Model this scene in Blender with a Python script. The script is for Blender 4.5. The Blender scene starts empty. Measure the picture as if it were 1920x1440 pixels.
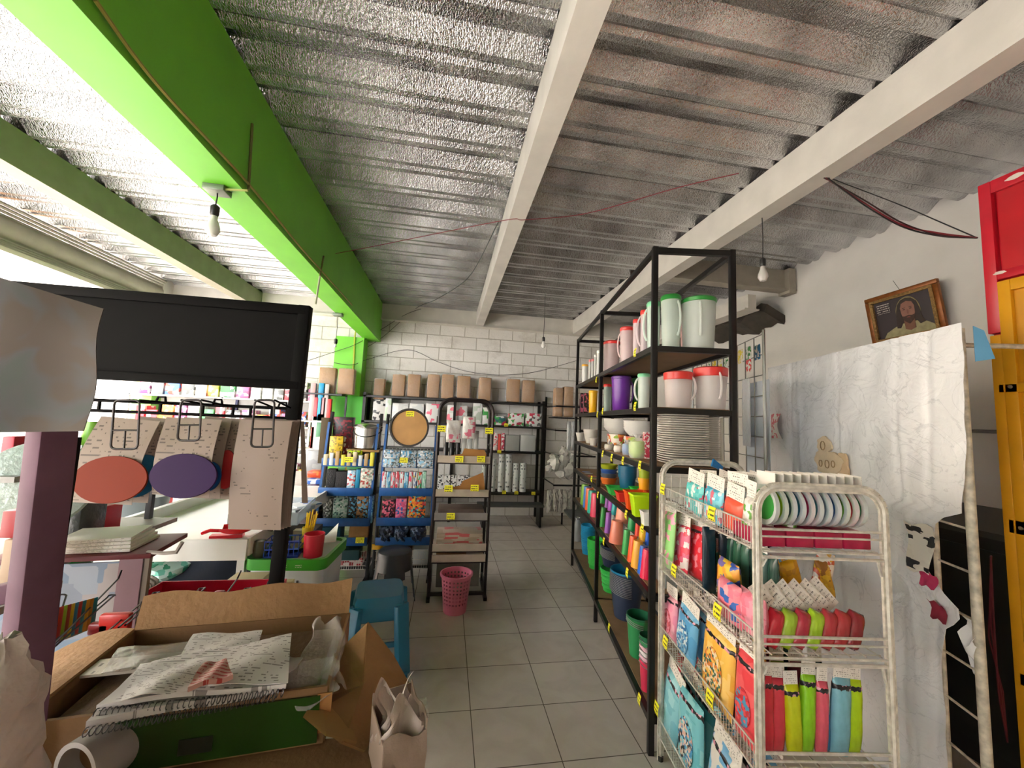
import bpy, bmesh, math, random
from mathutils import Vector, Matrix
random.seed(7)
sc = bpy.context.scene
C = sc.collection
PI = math.pi
# ---------------- camera ----------------
CAMH = 1.55
def _basis(yaw, pitch, roll):
    cy, sy, cp, sp, cr, sr = math.cos(yaw), math.sin(yaw), math.cos(pitch), math.sin(pitch), math.cos(roll), math.sin(roll)
    f = Vector((sy*cp, cy*cp, sp)); r = Vector((cy, -sy, 0)); u = r.cross(f)
    return cr*r+sr*u, -sr*r+cr*u, f
CR, CU, CF = _basis(.1614, .0923, .0438)
cam_d = bpy.data.cameras.new('camera'); cam = bpy.data.objects.new('camera', cam_d); C.objects.link(cam)
cam_d.sensor_width = 36; cam_d.lens = 13.5; cam_d.clip_start = .05
cam.matrix_world = Matrix(((CR.x, CU.x, -CF.x, 0), (CR.y, CU.y, -CF.y, 0), (CR.z, CU.z, -CF.z, CAMH), (0, 0, 0, 1)))
sc.camera = cam
def ray(x, y): return CR*((x-960)/720) - CU*((y-720)/720) + CF
def onz(x, y, z=0):
    d = ray(x, y); t = (z-CAMH)/d.z; return Vector((d.x*t, d.y*t, z))
def ony(x, y, Y):
    d = ray(x, y); t = Y/d.y; return Vector((d.x*t, Y, CAMH+d.z*t))
def onx(x, y, X):
    d = ray(x, y); t = X/d.x; return Vector((X, d.y*t, CAMH+d.z*t))
# ---------------- light ----------------
w = bpy.data.worlds.new('world'); sc.world = w; w.use_nodes = True
bg = w.node_tree.nodes['Background']; bg.inputs[0].default_value = (.985, .975, 1, 1); bg.inputs[1].default_value = 8.0
sd = bpy.data.lights.new('sun', 'SUN'); sd.energy = 6.0; sd.angle = .05; sd.color = (1, .93, .88)
sun = bpy.data.objects.new('sun', sd); C.objects.link(sun); sun.rotation_euler = (math.radians(20), math.radians(-8), 0)
sc.view_settings.view_transform = 'Standard'; sc.view_settings.look = 'None'
sc.view_settings.exposure = 1.3; sc.view_settings.gamma = 1; sc.view_settings.use_curve_mapping = False
sc.cycles.max_bounces = 10; sc.cycles.diffuse_bounces = 6; sc.cycles.glossy_bounces = 4; sc.cycles.transmission_bounces = 6
sc.cycles.transparent_max_bounces = 12; sc.cycles.caustics_reflective = False; sc.cycles.caustics_refractive = False
sc.cycles.sample_clamp_indirect = 6; sc.cycles.use_denoising = True
# ---------------- materials ----------------
MATS = {}
def srgb(h):
    if isinstance(h, str):
        h = h.lstrip('#'); h = [int(h[i:i+2], 16)/255 for i in (0, 2, 4)]
    return tuple((c/12.92 if c <= .04045 else ((c+.055)/1.055)**2.4) for c in h)+(1,)
def mat(col, rough=.45, metal=0, trans=0, alpha=1, bump=0, bscale=60, var=0, vscale=8, spec=.5, emit=0):
    k = ('m', col, rough, metal, trans, alpha, bump, bscale, var, vscale, spec, emit)
    if k in MATS: return MATS[k]
    m = bpy.data.materials.new('surface'); m.use_nodes = True; nt = m.node_tree; b = nt.nodes['Principled BSDF']
    b.inputs['Base Color'].default_value = srgb(col); b.inputs['Roughness'].default_value = rough
    b.inputs['Metallic'].default_value = metal; b.inputs['Transmission Weight'].default_value = trans
    b.inputs['Alpha'].default_value = alpha; b.inputs['Specular IOR Level'].default_value = spec
    if emit: b.inputs['Emission Color'].default_value = srgb(col); b.inputs['Emission Strength'].default_value = emit
    tc = nt.nodes.new('ShaderNodeTexCoord')
    if bump:
        n = nt.nodes.new('ShaderNodeTexNoise'); n.inputs['Scale'].default_value = bscale; n.inputs['Detail'].default_value = 4
        nt.links.new(tc.outputs['Object'], n.inputs['Vector'])
        bp = nt.nodes.new('ShaderNodeBump'); bp.inputs['Strength'].default_value = bump; bp.inputs['Distance'].default_value = .01
        nt.links.new(n.outputs['Fac'], bp.inputs['Height']); nt.links.new(bp.outputs['Normal'], b.inputs['Normal'])
    if var or 1:
        v = var or .05
        n = nt.nodes.new('ShaderNodeTexNoise'); n.inputs['Scale'].default_value = vscale; n.inputs['Detail'].default_value = 6
        nt.links.new(tc.outputs['Object'], n.inputs['Vector'])
        r = nt.nodes.new('ShaderNodeValToRGB'); c = srgb(col)
        r.color_ramp.elements[0].position = .3; r.color_ramp.elements[1].position = .7
        r.color_ramp.elements[0].color = tuple(x*(1-v) for x in c[:3])+(1,); r.color_ramp.elements[1].color = tuple(min(1, x*(1+v*.6)) for x in c[:3])+(1,)
        nt.links.new(n.outputs['Fac'], r.inputs['Fac']); nt.links.new(r.outputs['Color'], b.inputs['Base Color'])
    MATS[k] = m; return m
def plastic(col, rough=.32): return mat(col, rough)
def frost(col, a=.62): return mat(col, .3, alpha=a)
def film(col='#ffffff', a=.28): return mat(col, .08, alpha=a, bump=.9, bscale=25)
def busy(cols, scale=14, seed=0, rough=.35, squash=1.0):
    """busy printed packaging: procedural patches of the given colours"""
    k = ('b', tuple(cols), scale, seed, rough, squash)
    if k in MATS: return MATS[k]
    m = bpy.data.materials.new('print'); m.use_nodes = True; nt = m.node_tree; b = nt.nodes['Principled BSDF']
    tc = nt.nodes.new('ShaderNodeTexCoord'); mp = nt.nodes.new('ShaderNodeMapping')
    mp.inputs['Location'].default_value = (seed*3.1, seed*1.7, seed*.9); mp.inputs['Scale'].default_value = (1, 1, squash)
    v = nt.nodes.new('ShaderNodeTexVoronoi'); v.distance = 'CHEBYCHEV'; v.inputs['Scale'].default_value = scale*1.7; v.inputs['Randomness'].default_value = .8
    r = nt.nodes.new('ShaderNodeValToRGB'); r.color_ramp.interpolation = 'CONSTANT'
    el = r.color_ramp.elements
    while len(el) < len(cols): el.new(0)
    for i, c in enumerate(cols): el[i].position = i/len(cols); el[i].color = srgb(c)
    nt.links.new(tc.outputs['Object'], mp.inputs[0]); nt.links.new(mp.outputs[0], v.inputs['Vector'])
    sx = nt.nodes.new('ShaderNodeSeparateColor'); nt.links.new(v.outputs['Color'], sx.inputs[0])
    nt.links.new(sx.outputs[0], r.inputs['Fac']); nt.links.new(r.outputs['Color'], b.inputs['Base Color'])
    b.inputs['Roughness'].default_value = rough
    MATS[k] = m; return m
def printed(base, ink='#4a4a4a', lines=14, cols=30, dens=.55, ax='XZ', rough=.55, cover=1.0, warp=0):
    """paper with rows of illegible small print; ax names the two generated axes (across, up)"""
    k = ('p', base, ink, lines, cols, dens, ax, rough, cover, warp)
    if k in MATS: return MATS[k]
    m = bpy.data.materials.new('print'); m.use_nodes = True; nt = m.node_tree; b = nt.nodes['Principled BSDF']; L = nt.links.new
    tc = nt.nodes.new('ShaderNodeTexCoord'); sp = nt.nodes.new('ShaderNodeSeparateXYZ'); L(tc.outputs['Generated'], sp.inputs[0])
    def M(op, a, bb=None):
        n = nt.nodes.new('ShaderNodeMath'); n.operation = op
        for i, q in enumerate((a, bb)):
            if q is None: continue
            if isinstance(q, (int, float)): n.inputs[i].default_value = q
            else: L(q, n.inputs[i])
        return n.outputs[0]
    u, v = sp.outputs[ax[0]], sp.outputs[ax[1]]
    row = M('MULTIPLY', v, lines); inrow = M('LESS_THAN', M('FRACT', row), .42)
    cmb = nt.nodes.new('ShaderNodeCombineXYZ'); L(M('MULTIPLY', u, cols), cmb.inputs[0]); L(M('MULTIPLY', M('FLOOR', row), 7.3), cmb.inputs[1])
    n = nt.nodes.new('ShaderNodeTexNoise'); n.inputs['Scale'].default_value = 1.3; n.inputs['Detail'].default_value = 2; L(cmb.outputs[0], n.inputs['Vector'])
    word = M('LESS_THAN', n.outputs['Fac'], dens-.05)
    c2 = nt.nodes.new('ShaderNodeCombineXYZ'); L(M('MULTIPLY', u, 2.2), c2.inputs[0]); L(M('MULTIPLY', v, 3.1), c2.inputs[1])
    n2 = nt.nodes.new('ShaderNodeTexNoise'); n2.inputs['Scale'].default_value = 1.5; L(c2.outputs[0], n2.inputs['Vector'])
    blk = M('LESS_THAN', n2.outputs['Fac'], cover)
    mu = M('MULTIPLY', M('GREATER_THAN', u, .07), M('LESS_THAN', u, .93)); mv = M('MULTIPLY', M('GREATER_THAN', v, .05), M('LESS_THAN', v, .95))
    f = M('MULTIPLY', M('MULTIPLY', M('MULTIPLY', inrow, word), blk), M('MULTIPLY', mu, mv))
    mx = nt.nodes.new('ShaderNodeMix'); mx.data_type = 'RGBA'; L(f, mx.inputs[0]); mx.inputs[6].default_value = srgb(base); mx.inputs[7].default_value = srgb(ink)
    L(mx.outputs[2], b.inputs['Base Color']); b.inputs['Roughness'].default_value = rough
    MATS[k] = m; return m
# ---------------- mesh builder ----------------
class B:
    def __init__(s, M=None): s.v = []; s.f = []; s.mi = []; s.cur = 0; s.M = M or Matrix()
    def add(s, vs, fs):
        n = len(s.v); s.v += [tuple(s.M @ Vector(p)) for p in vs]; s.f += [tuple(i+n for i in f) for f in fs]; s.mi += [s.cur]*len(fs); return s
    def box(s, c, d, rz=0, taper=1.0, R=None):
        x, y, z = (q/2 for q in d); vs = []
        for dz, k in ((-z, 1), (z, taper)):
            for a, b_ in ((-x, -y), (x, -y), (x, y), (-x, y)): vs.append(Vector((a*k, b_*k, dz)))
        Q = R or Matrix.Rotation(rz, 3, 'Z'); c = Vector(c)
        return s.add([Q @ p + c for p in vs], [(3, 2, 1, 0), (4, 5, 6, 7), (0, 1, 5, 4), (1, 2, 6, 5), (2, 3, 7, 6), (3, 0, 4, 7)])
    def bb(s, a, b_): return s.box([(p+q)/2 for p, q in zip(a, b_)], [abs(q-p) for p, q in zip(a, b_)])
    def bar(s, p, q, wd, th=None, up=(0, 0, 1)):
        p, q = Vector(p), Vector(q); d = q-p; L = d.length; d.normalize(); up = Vector(up)
        if abs(d.dot(up)) > .98: up = Vector((0, 1, 0))
        a = d.cross(up).normalized(); u = a.cross(d).normalized(); th = th or wd
        vs = [e+a*i*wd/2+u*j*th/2 for e in (p, q) for i, j in ((-1, -1), (1, -1), (1, 1), (-1, 1))]
        return s.add(vs, [(3, 2, 1, 0), (4, 5, 6, 7), (0, 1, 5, 4), (1, 2, 6, 5), (2, 3, 7, 6), (3, 0, 4, 7)])
    def tube(s, pts, r, n=6, closed=False):
        pts = [Vector(p) for p in pts]; m = len(pts); vs = []; pu = None
        for i, p in enumerate(pts):
            if closed: t = pts[(i+1) % m]-pts[i-1]
            else: t = pts[min(i+1, m-1)]-pts[max(i-1, 0)]
            t = t.normalized() if t.length > 1e-9 else Vector((0, 0, 1))
            if pu is None: pu = t.orthogonal().normalized()
            pu = (pu-t*pu.dot(t))
            pu = pu.normalized() if pu.length > 1e-6 else t.orthogonal().normalized()
            w_ = t.cross(pu)
            for k in range(n):
                a = 2*PI*k/n; vs.append(p+pu*math.cos(a)*r+w_*math.sin(a)*r)
        fs = []
        for i in range(m if closed else m-1):
            j = (i+1) % m
            for k in range(n): fs.append((i*n+k, i*n+(k+1) % n, j*n+(k+1) % n, j*n+k))
        if not closed: fs += [tuple(range(n))[::-1], tuple((m-1)*n+k for k in range(n))]
        return s.add(vs, fs)
    def lathe(s, prof, n=24, c=(0, 0, 0), sx=1, sy=1, rot=None, sq=0):
        c = Vector(c); vs = []
        for r, z in prof:
            for k in range(n):
                a = 2*PI*k/n; ca, sa = math.cos(a), math.sin(a)
                if sq: q = (abs(ca)**sq+abs(sa)**sq)**(-1/sq); ca *= q; sa *= q
                p = Vector((r*ca*sx, r*sa*sy, z)); vs.append((rot @ p if rot else p)+c)
        m = len(prof); fs = [(i*n+k, i*n+(k+1) % n, (i+1)*n+(k+1) % n, (i+1)*n+k) for i in range(m-1) for k in range(n)]
        cl = prof[0] == prof[-1]
        if prof[0][0] > 1e-5 and not cl: fs.append(tuple(range(n))[::-1])
        if prof[-1][0] > 1e-5 and not cl: fs.append(tuple((m-1)*n+k for k in range(n)))
        return s.add(vs, fs)
    def prism(s, out, h, o=(0, 0, 0), u=(1, 0, 0), v=(0, 0, 1)):
        """outline (list of 2-d points) in plane u,v at o, thickness h along u x v"""
        o, u, v = Vector(o), Vector(u), Vector(v); nn = u.cross(v).normalized()*h; n = len(out)
        vs = [o+u*a+v*b_ for a, b_ in out]+[o+u*a+v*b_+nn for a, b_ in out]
        return s.add(vs, [tuple(range(n))[::-1], tuple(range(n, 2*n))]+[(i, (i+1) % n, n+(i+1) % n, n+i) for i in range(n)])
    def sheet(s, fn, nu, nv, th=.002):
        g = [[Vector(fn(i/nu, j/nv)) for j in range(nv+1)] for i in range(nu+1)]
        nn = (g[nu][0]-g[0][0]).cross(g[0][nv]-g[0][0]).normalized()*th
        vs = [g[i][j] for i in range(nu+1) for j in range(nv+1)]; N = len(vs); vs += [p+nn for p in vs]; W = nv+1; fs = []
        for i in range(nu):
            for j in range(nv):
                a = i*W+j; q = (a, a+1, a+W+1, a+W); fs += [q, tuple(x+N for x in q[::-1])]
        bd = [(i*W, (i+1)*W) for i in range(nu)]+[(nu*W+j, nu*W+j+1) for j in range(nv)]+[((i+1)*W+nv, i*W+nv) for i in range(nu)]+[(j+1, j) for j in range(nv)]
        fs += [(a, b_, b_+N, a+N) for a, b_ in bd]
        return s.add(vs, fs)
    def build(s, name, mats, parent=None, smooth=True, bevel=0, loc=None, rz=0, ang=38):
        me = bpy.data.meshes.new(name); me.from_pydata([tuple(p) for p in s.v], [], s.f)
        if not isinstance(mats, (list, tuple)): mats = [mats]
        for m in mats: me.materials.append(m)
        for p, i in zip(me.polygons, s.mi): p.material_index = min(i, len(mats)-1)
        bm = bmesh.new(); bm.from_mesh(me); bmesh.ops.recalc_face_normals(bm, faces=bm.faces)
        if bevel:
            bmesh.ops.bevel(bm, geom=[e for e in bm.edges if len(e.link_faces) == 2 and e.calc_face_angle(0) > .6], offset=bevel, segments=2, profile=.5, affect='EDGES', clamp_overlap=True)
        if smooth:
            for f in bm.faces: f.smooth = True
            for e in bm.edges: e.smooth = not (len(e.link_faces) != 2 or e.calc_face_angle(0) > math.radians(ang))
        bm.to_mesh(me); bm.free()
        o = bpy.data.objects.new(name, me); C.objects.link(o)
        if parent: o.parent = parent
        if loc is not None: o.location = loc
        if rz: o.rotation_euler = (0, 0, rz)
        return o
LABELS = {}
def tag(o, label, cat, group=None):
    o['label'] = label; o['category'] = cat
    if group: o['group'] = group
    return o
def thing(name, label, cat, loc=(0, 0, 0), rz=0, group=None, rot=None):
    o = bpy.data.objects.new(name, None); C.objects.link(o); o.location = loc; o.empty_display_size = .05
    o.rotation_euler = rot if rot else (0, 0, rz)
    return tag(o, label, cat, group)
def one(name, label, cat, b, mats, loc=(0, 0, 0), rz=0, group=None, rot=None, **k):
    o = b.build(name, mats, None, loc=loc, rz=rz, **k)
    if rot: o.rotation_euler = rot
    return tag(o, label, cat, group)
def dup(root, label, loc, rz=0, group=None, rot=None, swap=None):
    """copy of a thing, its parts and sub-parts"""
    def cp(o, par):
        c = o.copy(); C.objects.link(c)
        if par: c.parent = par
        if swap and o.type == 'MESH' and o.name.split('.')[0] in swap:
            c.data = o.data.copy(); c.data.materials[0] = swap[o.name.split('.')[0]]
        for ch in list(o.children): cp(ch, c)
        return c
    c = cp(root, None); c['label'] = label; c.location = loc; c.rotation_euler = rot if rot else (0, 0, rz)
    if group: c['group'] = group
    return c
def struct(name, b, mats, label=None, **k):
    o = b.build(name, mats, None, **k); o['kind'] = 'structure'
    if label: o['label'] = label
    return o
ORD = ['first', 'second', 'third', 'fourth', 'fifth', 'sixth', 'seventh', 'eighth', 'ninth', 'tenth', 'eleventh', 'twelfth', 'thirteenth', 'fourteenth', 'fifteenth', 'sixteenth', 'seventeenth', 'eighteenth', 'nineteenth', 'twentieth']
# ---------------- the room ----------------
def tilemat():
    m = bpy.data.materials.new('floor_tiles'); m.use_nodes = True; nt = m.node_tree; b = nt.nodes['Principled BSDF']; L = nt.links.new
    tc = nt.nodes.new('ShaderNodeTexCoord'); mp = nt.nodes.new('ShaderNodeMapping'); mp.inputs['Location'].default_value = (-.21, -.063, 0)
    L(tc.outputs['Object'], mp.inputs[0])
    br = nt.nodes.new('ShaderNodeTexBrick'); br.offset = 0; br.squash = 1
    for k, v in (('Scale', 1), ('Mortar Size', .0026), ('Mortar Smooth', .2), ('Brick Width', .4), ('Row Height', .355), ('Bias', 0)): br.inputs[k].default_value = v
    br.inputs['Color1'].default_value = srgb('#d8cfc4'); br.inputs['Color2'].default_value = srgb('#d2c9bf'); br.inputs['Mortar'].default_value = srgb('#6e665c')
    L(mp.outputs[0], br.inputs[0])
    n = nt.nodes.new('ShaderNodeTexNoise'); n.inputs['Scale'].default_value = 5; n.inputs['Detail'].default_value = 10; n.inputs['Distortion'].default_value = 1.2; L(tc.outputs['Object'], n.inputs[0])
    mx = nt.nodes.new('ShaderNodeMix'); mx.data_type = 'RGBA'; mx.blend_type = 'MULTIPLY'; mx.inputs[0].default_value = .35
    L(br.outputs['Color'], mx.inputs[6]); L(n.outputs['Fac'], mx.inputs[7])
    r = nt.nodes.new('ShaderNodeValToRGB'); r.color_ramp.elements[0].color = (.74, .71, .68, 1); r.color_ramp.elements[0].position = .35; r.color_ramp.elements[1].color = (1, 1, 1, 1); r.color_ramp.elements[1].position = .6
    L(n.outputs['Fac'], r.inputs[0]); L(r.outputs[0], mx.inputs[7]); L(mx.outputs[2], b.inputs['Base Color'])
    b.inputs['Roughness'].default_value = .12
    bp = nt.nodes.new('ShaderNodeBump'); bp.inputs['Strength'].default_value = .3; bp.inputs['Distance'].default_value = .004; bp.invert = True; L(br.outputs['Fac'], bp.inputs['Height']); L(bp.outputs[0], b.inputs['Normal'])
    return m
def blockmat():
    m = bpy.data.materials.new('painted_block'); m.use_nodes = True; nt = m.node_tree; b = nt.nodes['Principled BSDF']; L = nt.links.new
    tc = nt.nodes.new('ShaderNodeTexCoord'); sp = nt.nodes.new('ShaderNodeSeparateXYZ'); cb = nt.nodes.new('ShaderNodeCombineXYZ')
    L(tc.outputs['Object'], sp.inputs[0]); L(sp.outputs[0], cb.inputs[0]); L(sp.outputs[2], cb.inputs[1])
    br = nt.nodes.new('ShaderNodeTexBrick'); br.offset = .5
    for k, v in (('Scale', 1), ('Mortar Size', .008), ('Mortar Smooth', .4), ('Brick Width', .4), ('Row Height', .205)): br.inputs[k].default_value = v
    br.inputs['Color1'].default_value = srgb('#e4e2dd'); br.inputs['Color2'].default_value = srgb('#dcdad4'); br.inputs['Mortar'].default_value = srgb('#b5b1a6')
    L(cb.outputs[0], br.inputs[0])
    n = nt.nodes.new('ShaderNodeTexNoise'); n.inputs['Scale'].default_value = 2.2; n.inputs['Detail'].default_value = 12; n.inputs['Roughness'].default_value = .75; L(tc.outputs['Object'], n.inputs[0])
    r = nt.nodes.new('ShaderNodeValToRGB'); r.color_ramp.elements[0].color = (.6, .58, .54, 1); r.color_ramp.elements[0].position = .28; r.color_ramp.elements[1].color = (1, 1, 1, 1); r.color_ramp.elements[1].position = .5
    mx = nt.nodes.new('ShaderNodeMix'); mx.data_type = 'RGBA'; mx.blend_type = 'MULTIPLY'; mx.inputs[0].default_value = .8
    L(n.outputs['Fac'], r.inputs[0]); L(br.outputs['Color'], mx.inputs[6]); L(r.outputs[0], mx.inputs[7]); L(mx.outputs[2], b.inputs['Base Color'])
    b.inputs['Roughness'].default_value = .7
    n3 = nt.nodes.new('ShaderNodeTexNoise'); n3.inputs['Scale'].default_value = 60; L(tc.outputs['Object'], n3.inputs[0])
    ad = nt.nodes.new('ShaderNodeMath'); ad.operation = 'MULTIPLY_ADD'; ad.inputs[1].default_value = -2.5; L(br.outputs['Fac'], ad.inputs[0]); L(n3.outputs['Fac'], ad.inputs[2])
    bp = nt.nodes.new('ShaderNodeBump'); bp.inputs['Strength'].default_value = .6; bp.inputs['Distance'].default_value = .006; L(ad.outputs[0], bp.inputs['Height']); L(bp.outputs[0], b.inputs['Normal'])
    return m
def galvmat():
    m = bpy.data.materials.new('galvanised_deck'); m.use_nodes = True; nt = m.node_tree; b = nt.nodes['Principled BSDF']; L = nt.links.new
    tc = nt.nodes.new('ShaderNodeTexCoord'); mp = nt.nodes.new('ShaderNodeMapping'); mp.inputs['Scale'].default_value = (1, 1.6, 1); L(tc.outputs['Object'], mp.inputs[0])
    v = nt.nodes.new('ShaderNodeTexVoronoi'); v.inputs['Scale'].default_value = 42; v.feature = 'SMOOTH_F1'; L(mp.outputs[0], v.inputs[0])
    n = nt.nodes.new('ShaderNodeTexNoise'); n.inputs['Scale'].default_value = 3; n.inputs['Detail'].default_value = 8; L(tc.outputs['Object'], n.inputs[0])
    r = nt.nodes.new('ShaderNodeValToRGB'); r.color_ramp.elements[0].color = srgb('#a0a0a2'); r.color_ramp.elements[0].position = .3; r.color_ramp.elements[1].color = srgb('#dedfe2'); r.color_ramp.elements[1].position = .7
    L(n.outputs['Fac'], r.inputs[0]); L(r.outputs[0], b.inputs['Base Color'])
    b.inputs['Metallic'].default_value = .95; b.inputs['Roughness'].default_value = .14
    w2 = nt.nodes.new('ShaderNodeTexWave'); w2.inputs['Scale'].default_value = 26; w2.inputs['Distortion'].default_value = 9; w2.inputs['Detail'].default_value = 2; w2.inputs['Detail Scale'].default_value = 2.5; L(tc.outputs['Object'], w2.inputs[0])
    mu = nt.nodes.new('ShaderNodeMath'); mu.operation = 'ADD'; L(v.outputs['Distance'], mu.inputs[0]); L(w2.outputs['Fac'], mu.inputs[1])
    bp = nt.nodes.new('ShaderNodeBump'); bp.inputs['Strength'].default_value = .4; bp.inputs['Distance'].default_value = .005; L(mu.outputs[0], bp.inputs['Height']); L(bp.outputs[0], b.inputs['Normal'])
    return m
WHITE = mat('#e6e4df', .6, var=.06, vscale=3, bump=.1, bscale=40)
BEAM = mat('#dcd8cf', .5, var=.1, vscale=5, bump=.08)
GREEN = mat('#72c832', .45, var=.08, vscale=3)
BLACKM = mat('#131212', .38, metal=.2, var=.3, vscale=30)
CEIL = 3.29
struct('floor', B().bb((-4.4, -2.2, -.1), (3.7, 6.3, 0)), tilemat(), smooth=False)
struct('wall_back', B().bb((-5.2, 6.29, 0), (3.75, 6.49, 3.6)), blockmat(), smooth=False)
struct('wall_right', B().bb((3.6, -2.2, 0), (3.75, 6.29, 3.6)), WHITE, smooth=False)
struct("wall_front", B().bb((-3.3, -2.35, 0), (3.75, -2.2, 3.6)).bb((-4.4, -2.35, 2.9), (-3.3, -2.2, 3.6)), WHITE, smooth=False)  # unseen; the opening at its left end is added to let light in
# corrugated steel deck: ribs run left to right
def deck(b, x0, x1, y0, y1, z):
    P = .30; prof = []; y = y0
    while y < y1:
        prof += [(y, z), (y+.035, z), (y+.06, z+.018), (y+.085, z), (y+.12, z), (y+.15, z+.065), (y+.225, z+.065)]
        y += P
    prof.append((y, z)); n = len(prof); vs = []
    for x in (x0, x1): vs += [(x, yy, zz) for yy, zz in prof]
    for x in (x0, x1): vs += [(x, yy, zz+.012) for yy, zz in prof]
    fs = []
    for i in range(n-1):
        fs += [(i, i+1, n+i+1, n+i), (2*n+i, 2*n+n+i, 2*n+n+i+1, 2*n+i+1)]
    b.add(vs, fs); return b
struct('ceiling', deck(B(), -4.35, 3.62, -2.2, 6.3, CEIL).bb((-4.35, -2.2, CEIL+.095), (3.62, 6.3, CEIL+.2)), galvmat(), smooth=False)
# steel beams under the deck
def ibeam(b, x0, x1, y0, y1, z0, z1, side='both', fl=.012, web=.01):
    b.bb((x0, y0, z0), (x1, y1, z0+fl)); b.bb((x0, y0, z1-fl), (x1, y1, z1))
    xm = (x0+x1)/2
    if side == 'left': xm = x0+web
    if side == 'right': xm = x1-web
    b.bb((xm-web, y0, z0+fl), (xm+web, y1, z1-fl)); return b
struct('trim_1', ibeam(B(), .37, .49, -2.2, 6.26, 3.05, CEIL, 'left'), BEAM, 'narrow cream steel beam in the middle of the ceiling', smooth=False)
struct('trim_2', ibeam(B(), 2.02, 2.15, -2.2, 6.26, 3.04, CEIL, 'left'), BEAM, 'broad white steel beam over the black shelving', smooth=False)
struct('trim_3', B().bb((-1.34, -2.2, 2.68), (-1.12, 6.28, CEIL)), GREEN, 'deep bright green beam running to the green column', smooth=False)
struct('trim_4', ibeam(B(), -3.0, -2.86, -2.2, 6.26, 3.04, CEIL, 'right'), mat('#989280', .6, var=.1), 'olive steel beam between the green beam and the shutter', smooth=False)
struct('trim_5', B().bb((-1.71, 6.0, 0), (-1.31, 6.285, 2.68)), GREEN, 'green column at the back wall', smooth=False)
tb = B().bb((-4.2, 6.2, 3.03), (3.6, 6.28, CEIL)).bb((-4.2, 6.15, 3.03), (3.6, 6.28, 3.045))
struct('trim_6', tb, BEAM, 'cream steel beam along the top of the back wall', smooth=False)
struct('trim_7', B().bb((2.15, 3.5, 3.05), (3.6, 3.52, CEIL)).bb((2.15, 3.45, 3.05), (3.6, 3.57, 3.065)).bb((3.5, 3.44, 3.02), (3.58, 3.58, CEIL)), mat('#a9a395', .6, var=.12), 'grey cross beam beside the right wall', smooth=False)
struct('trim_8', B().bb((3.14, 3.6, 2.86), (3.24, 6.25, 3.02)).bb((3.1, 3.6, 2.85), (3.28, 6.25, 2.865)), BEAM, 'low white beam behind the cross beam', smooth=False)
def rag(u, v):
    x = 3.585-.0*u; y = 3.6+u*2.6; return (x-.25*v, y, 2.72+.03*math.sin(u*31)+.02*math.sin(u*77)+.12*v)
b = B(); b.sheet(rag, 30, 3, .1)
struct('trim_9', b, mat('#4a443c', .9, bump=1, bscale=20, var=.4), 'ragged dark roof edge above the white wall')
# left front: open bay with the rolled-up shutter
SHUT = mat('#b9b6a6', .5, metal=.3, var=.1)
b = B()
for k in range(16):
    a = k/15; z = 3.27-a*.40; x = -4.02-.16*math.sin(a*PI)*.6
    b.tube([(x, -1.1, z), (x, 6.0, z)], .016, 6)
sh = thing('roller_shutter', 'rolled-up ribbed metal shutter along the open left side under the ceiling', 'shutter', (0, 0, 0))
b.build('shutter_curtain', SHUT, sh)
B().tube([(-4.15, -1.1, 3.1), (-4.15, 6.0, 3.1)], .12, 16).build('roller', SHUT, sh)
B().bb((-3.99, -1.1, 2.83), (-3.93, 6.0, 2.87)).build('bottom_bar', mat('#d8d4c4', .5), sh)
struct('trim_10', B().bb((-4.3, -2.2, 0), (-4.1, -1.2, 3.4)), WHITE, 'white pier at the open left side', smooth=False)
struct('trim_11', B().bb((-4.25, 6.0, 0), (-4.05, 6.29, 3.4)), WHITE, 'white pier where the open side meets the back wall', smooth=False)
# outside
struct('ground', B().bb((-30, -20, -.25), (-4.4, 25, -.12)), mat('#aaa6a0', .9, var=.1), smooth=False)
bl = thing('building', 'pale cream building with an orange canopy across the street', 'building', (-13, 4, -.12))
B().bb((-4, -12, 0), (0, 14, 7)).build('wall', mat('#e8dcc8', .8, var=.1, vscale=.6), bl, smooth=False)
B().bb((0, 2, 3.2), (1.6, 9, 3.5)).build('canopy', mat('#d9914e', .7), bl, smooth=False)
for i in range(4): B().bb((-.02, -9+i*5, 1), (.06, -6.6+i*5, 2.8)).build('window', mat('#5d6a74', .2), bl, smooth=False)
# ---------------- black shelving with plastic ware ----------------
class Frame:
    """a local frame on the floor: x to the right, y into the room, turned by rz"""
    def __init__(s, o, rz): s.o = Vector(o); s.rz = rz; s.R = Matrix.Rotation(rz, 3, 'Z'); s.I = s.R.inverted()
    def w(s, x, y, z=0): return s.R @ Vector((x, y, z))+s.o
    def hit(s, px, py, xl):
        d = s.I @ ray(px, py); c = s.I @ (Vector((0, 0, CAMH))-s.o); t = (xl-c.x)/d.x; return c+d*t
    def hity(s, px, py, yl):
        d = s.I @ ray(px, py); c = s.I @ (Vector((0, 0, CAMH))-s.o); t = (yl-c.y)/d.y; return c+d*t
    def fit(s, pl, pr, pt, zb, xl, yl=None):
        """size and place of an upright thing seen between two columns, its top at row pt, standing at height zb"""
        f = (lambda a, b_: s.hity(a, b_, yl)) if yl is not None else (lambda a, b_: s.hit(a, b_, xl))
        P = f((pl+pr)/2, pt); D = (s.w(*P)-Vector((0, 0, CAMH))).dot(CF)
        return P.x, P.y, (pr-pl)/720*D, P.z-zb
SH = Frame((1.04, 1.83, 0), math.radians(-9.4))
LV = [.17, .725, 1.04, 1.345, 1.645, 1.965]; DEP = .41; LEN = 2.37; MID = 1.2
MDF = mat('#8c7052', .7, var=.15, vscale=12)
su = thing('shelving_unit', 'tall black steel shelving unit with brown board shelves full of plastic ware', 'shelving', SH.o, SH.rz)
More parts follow.
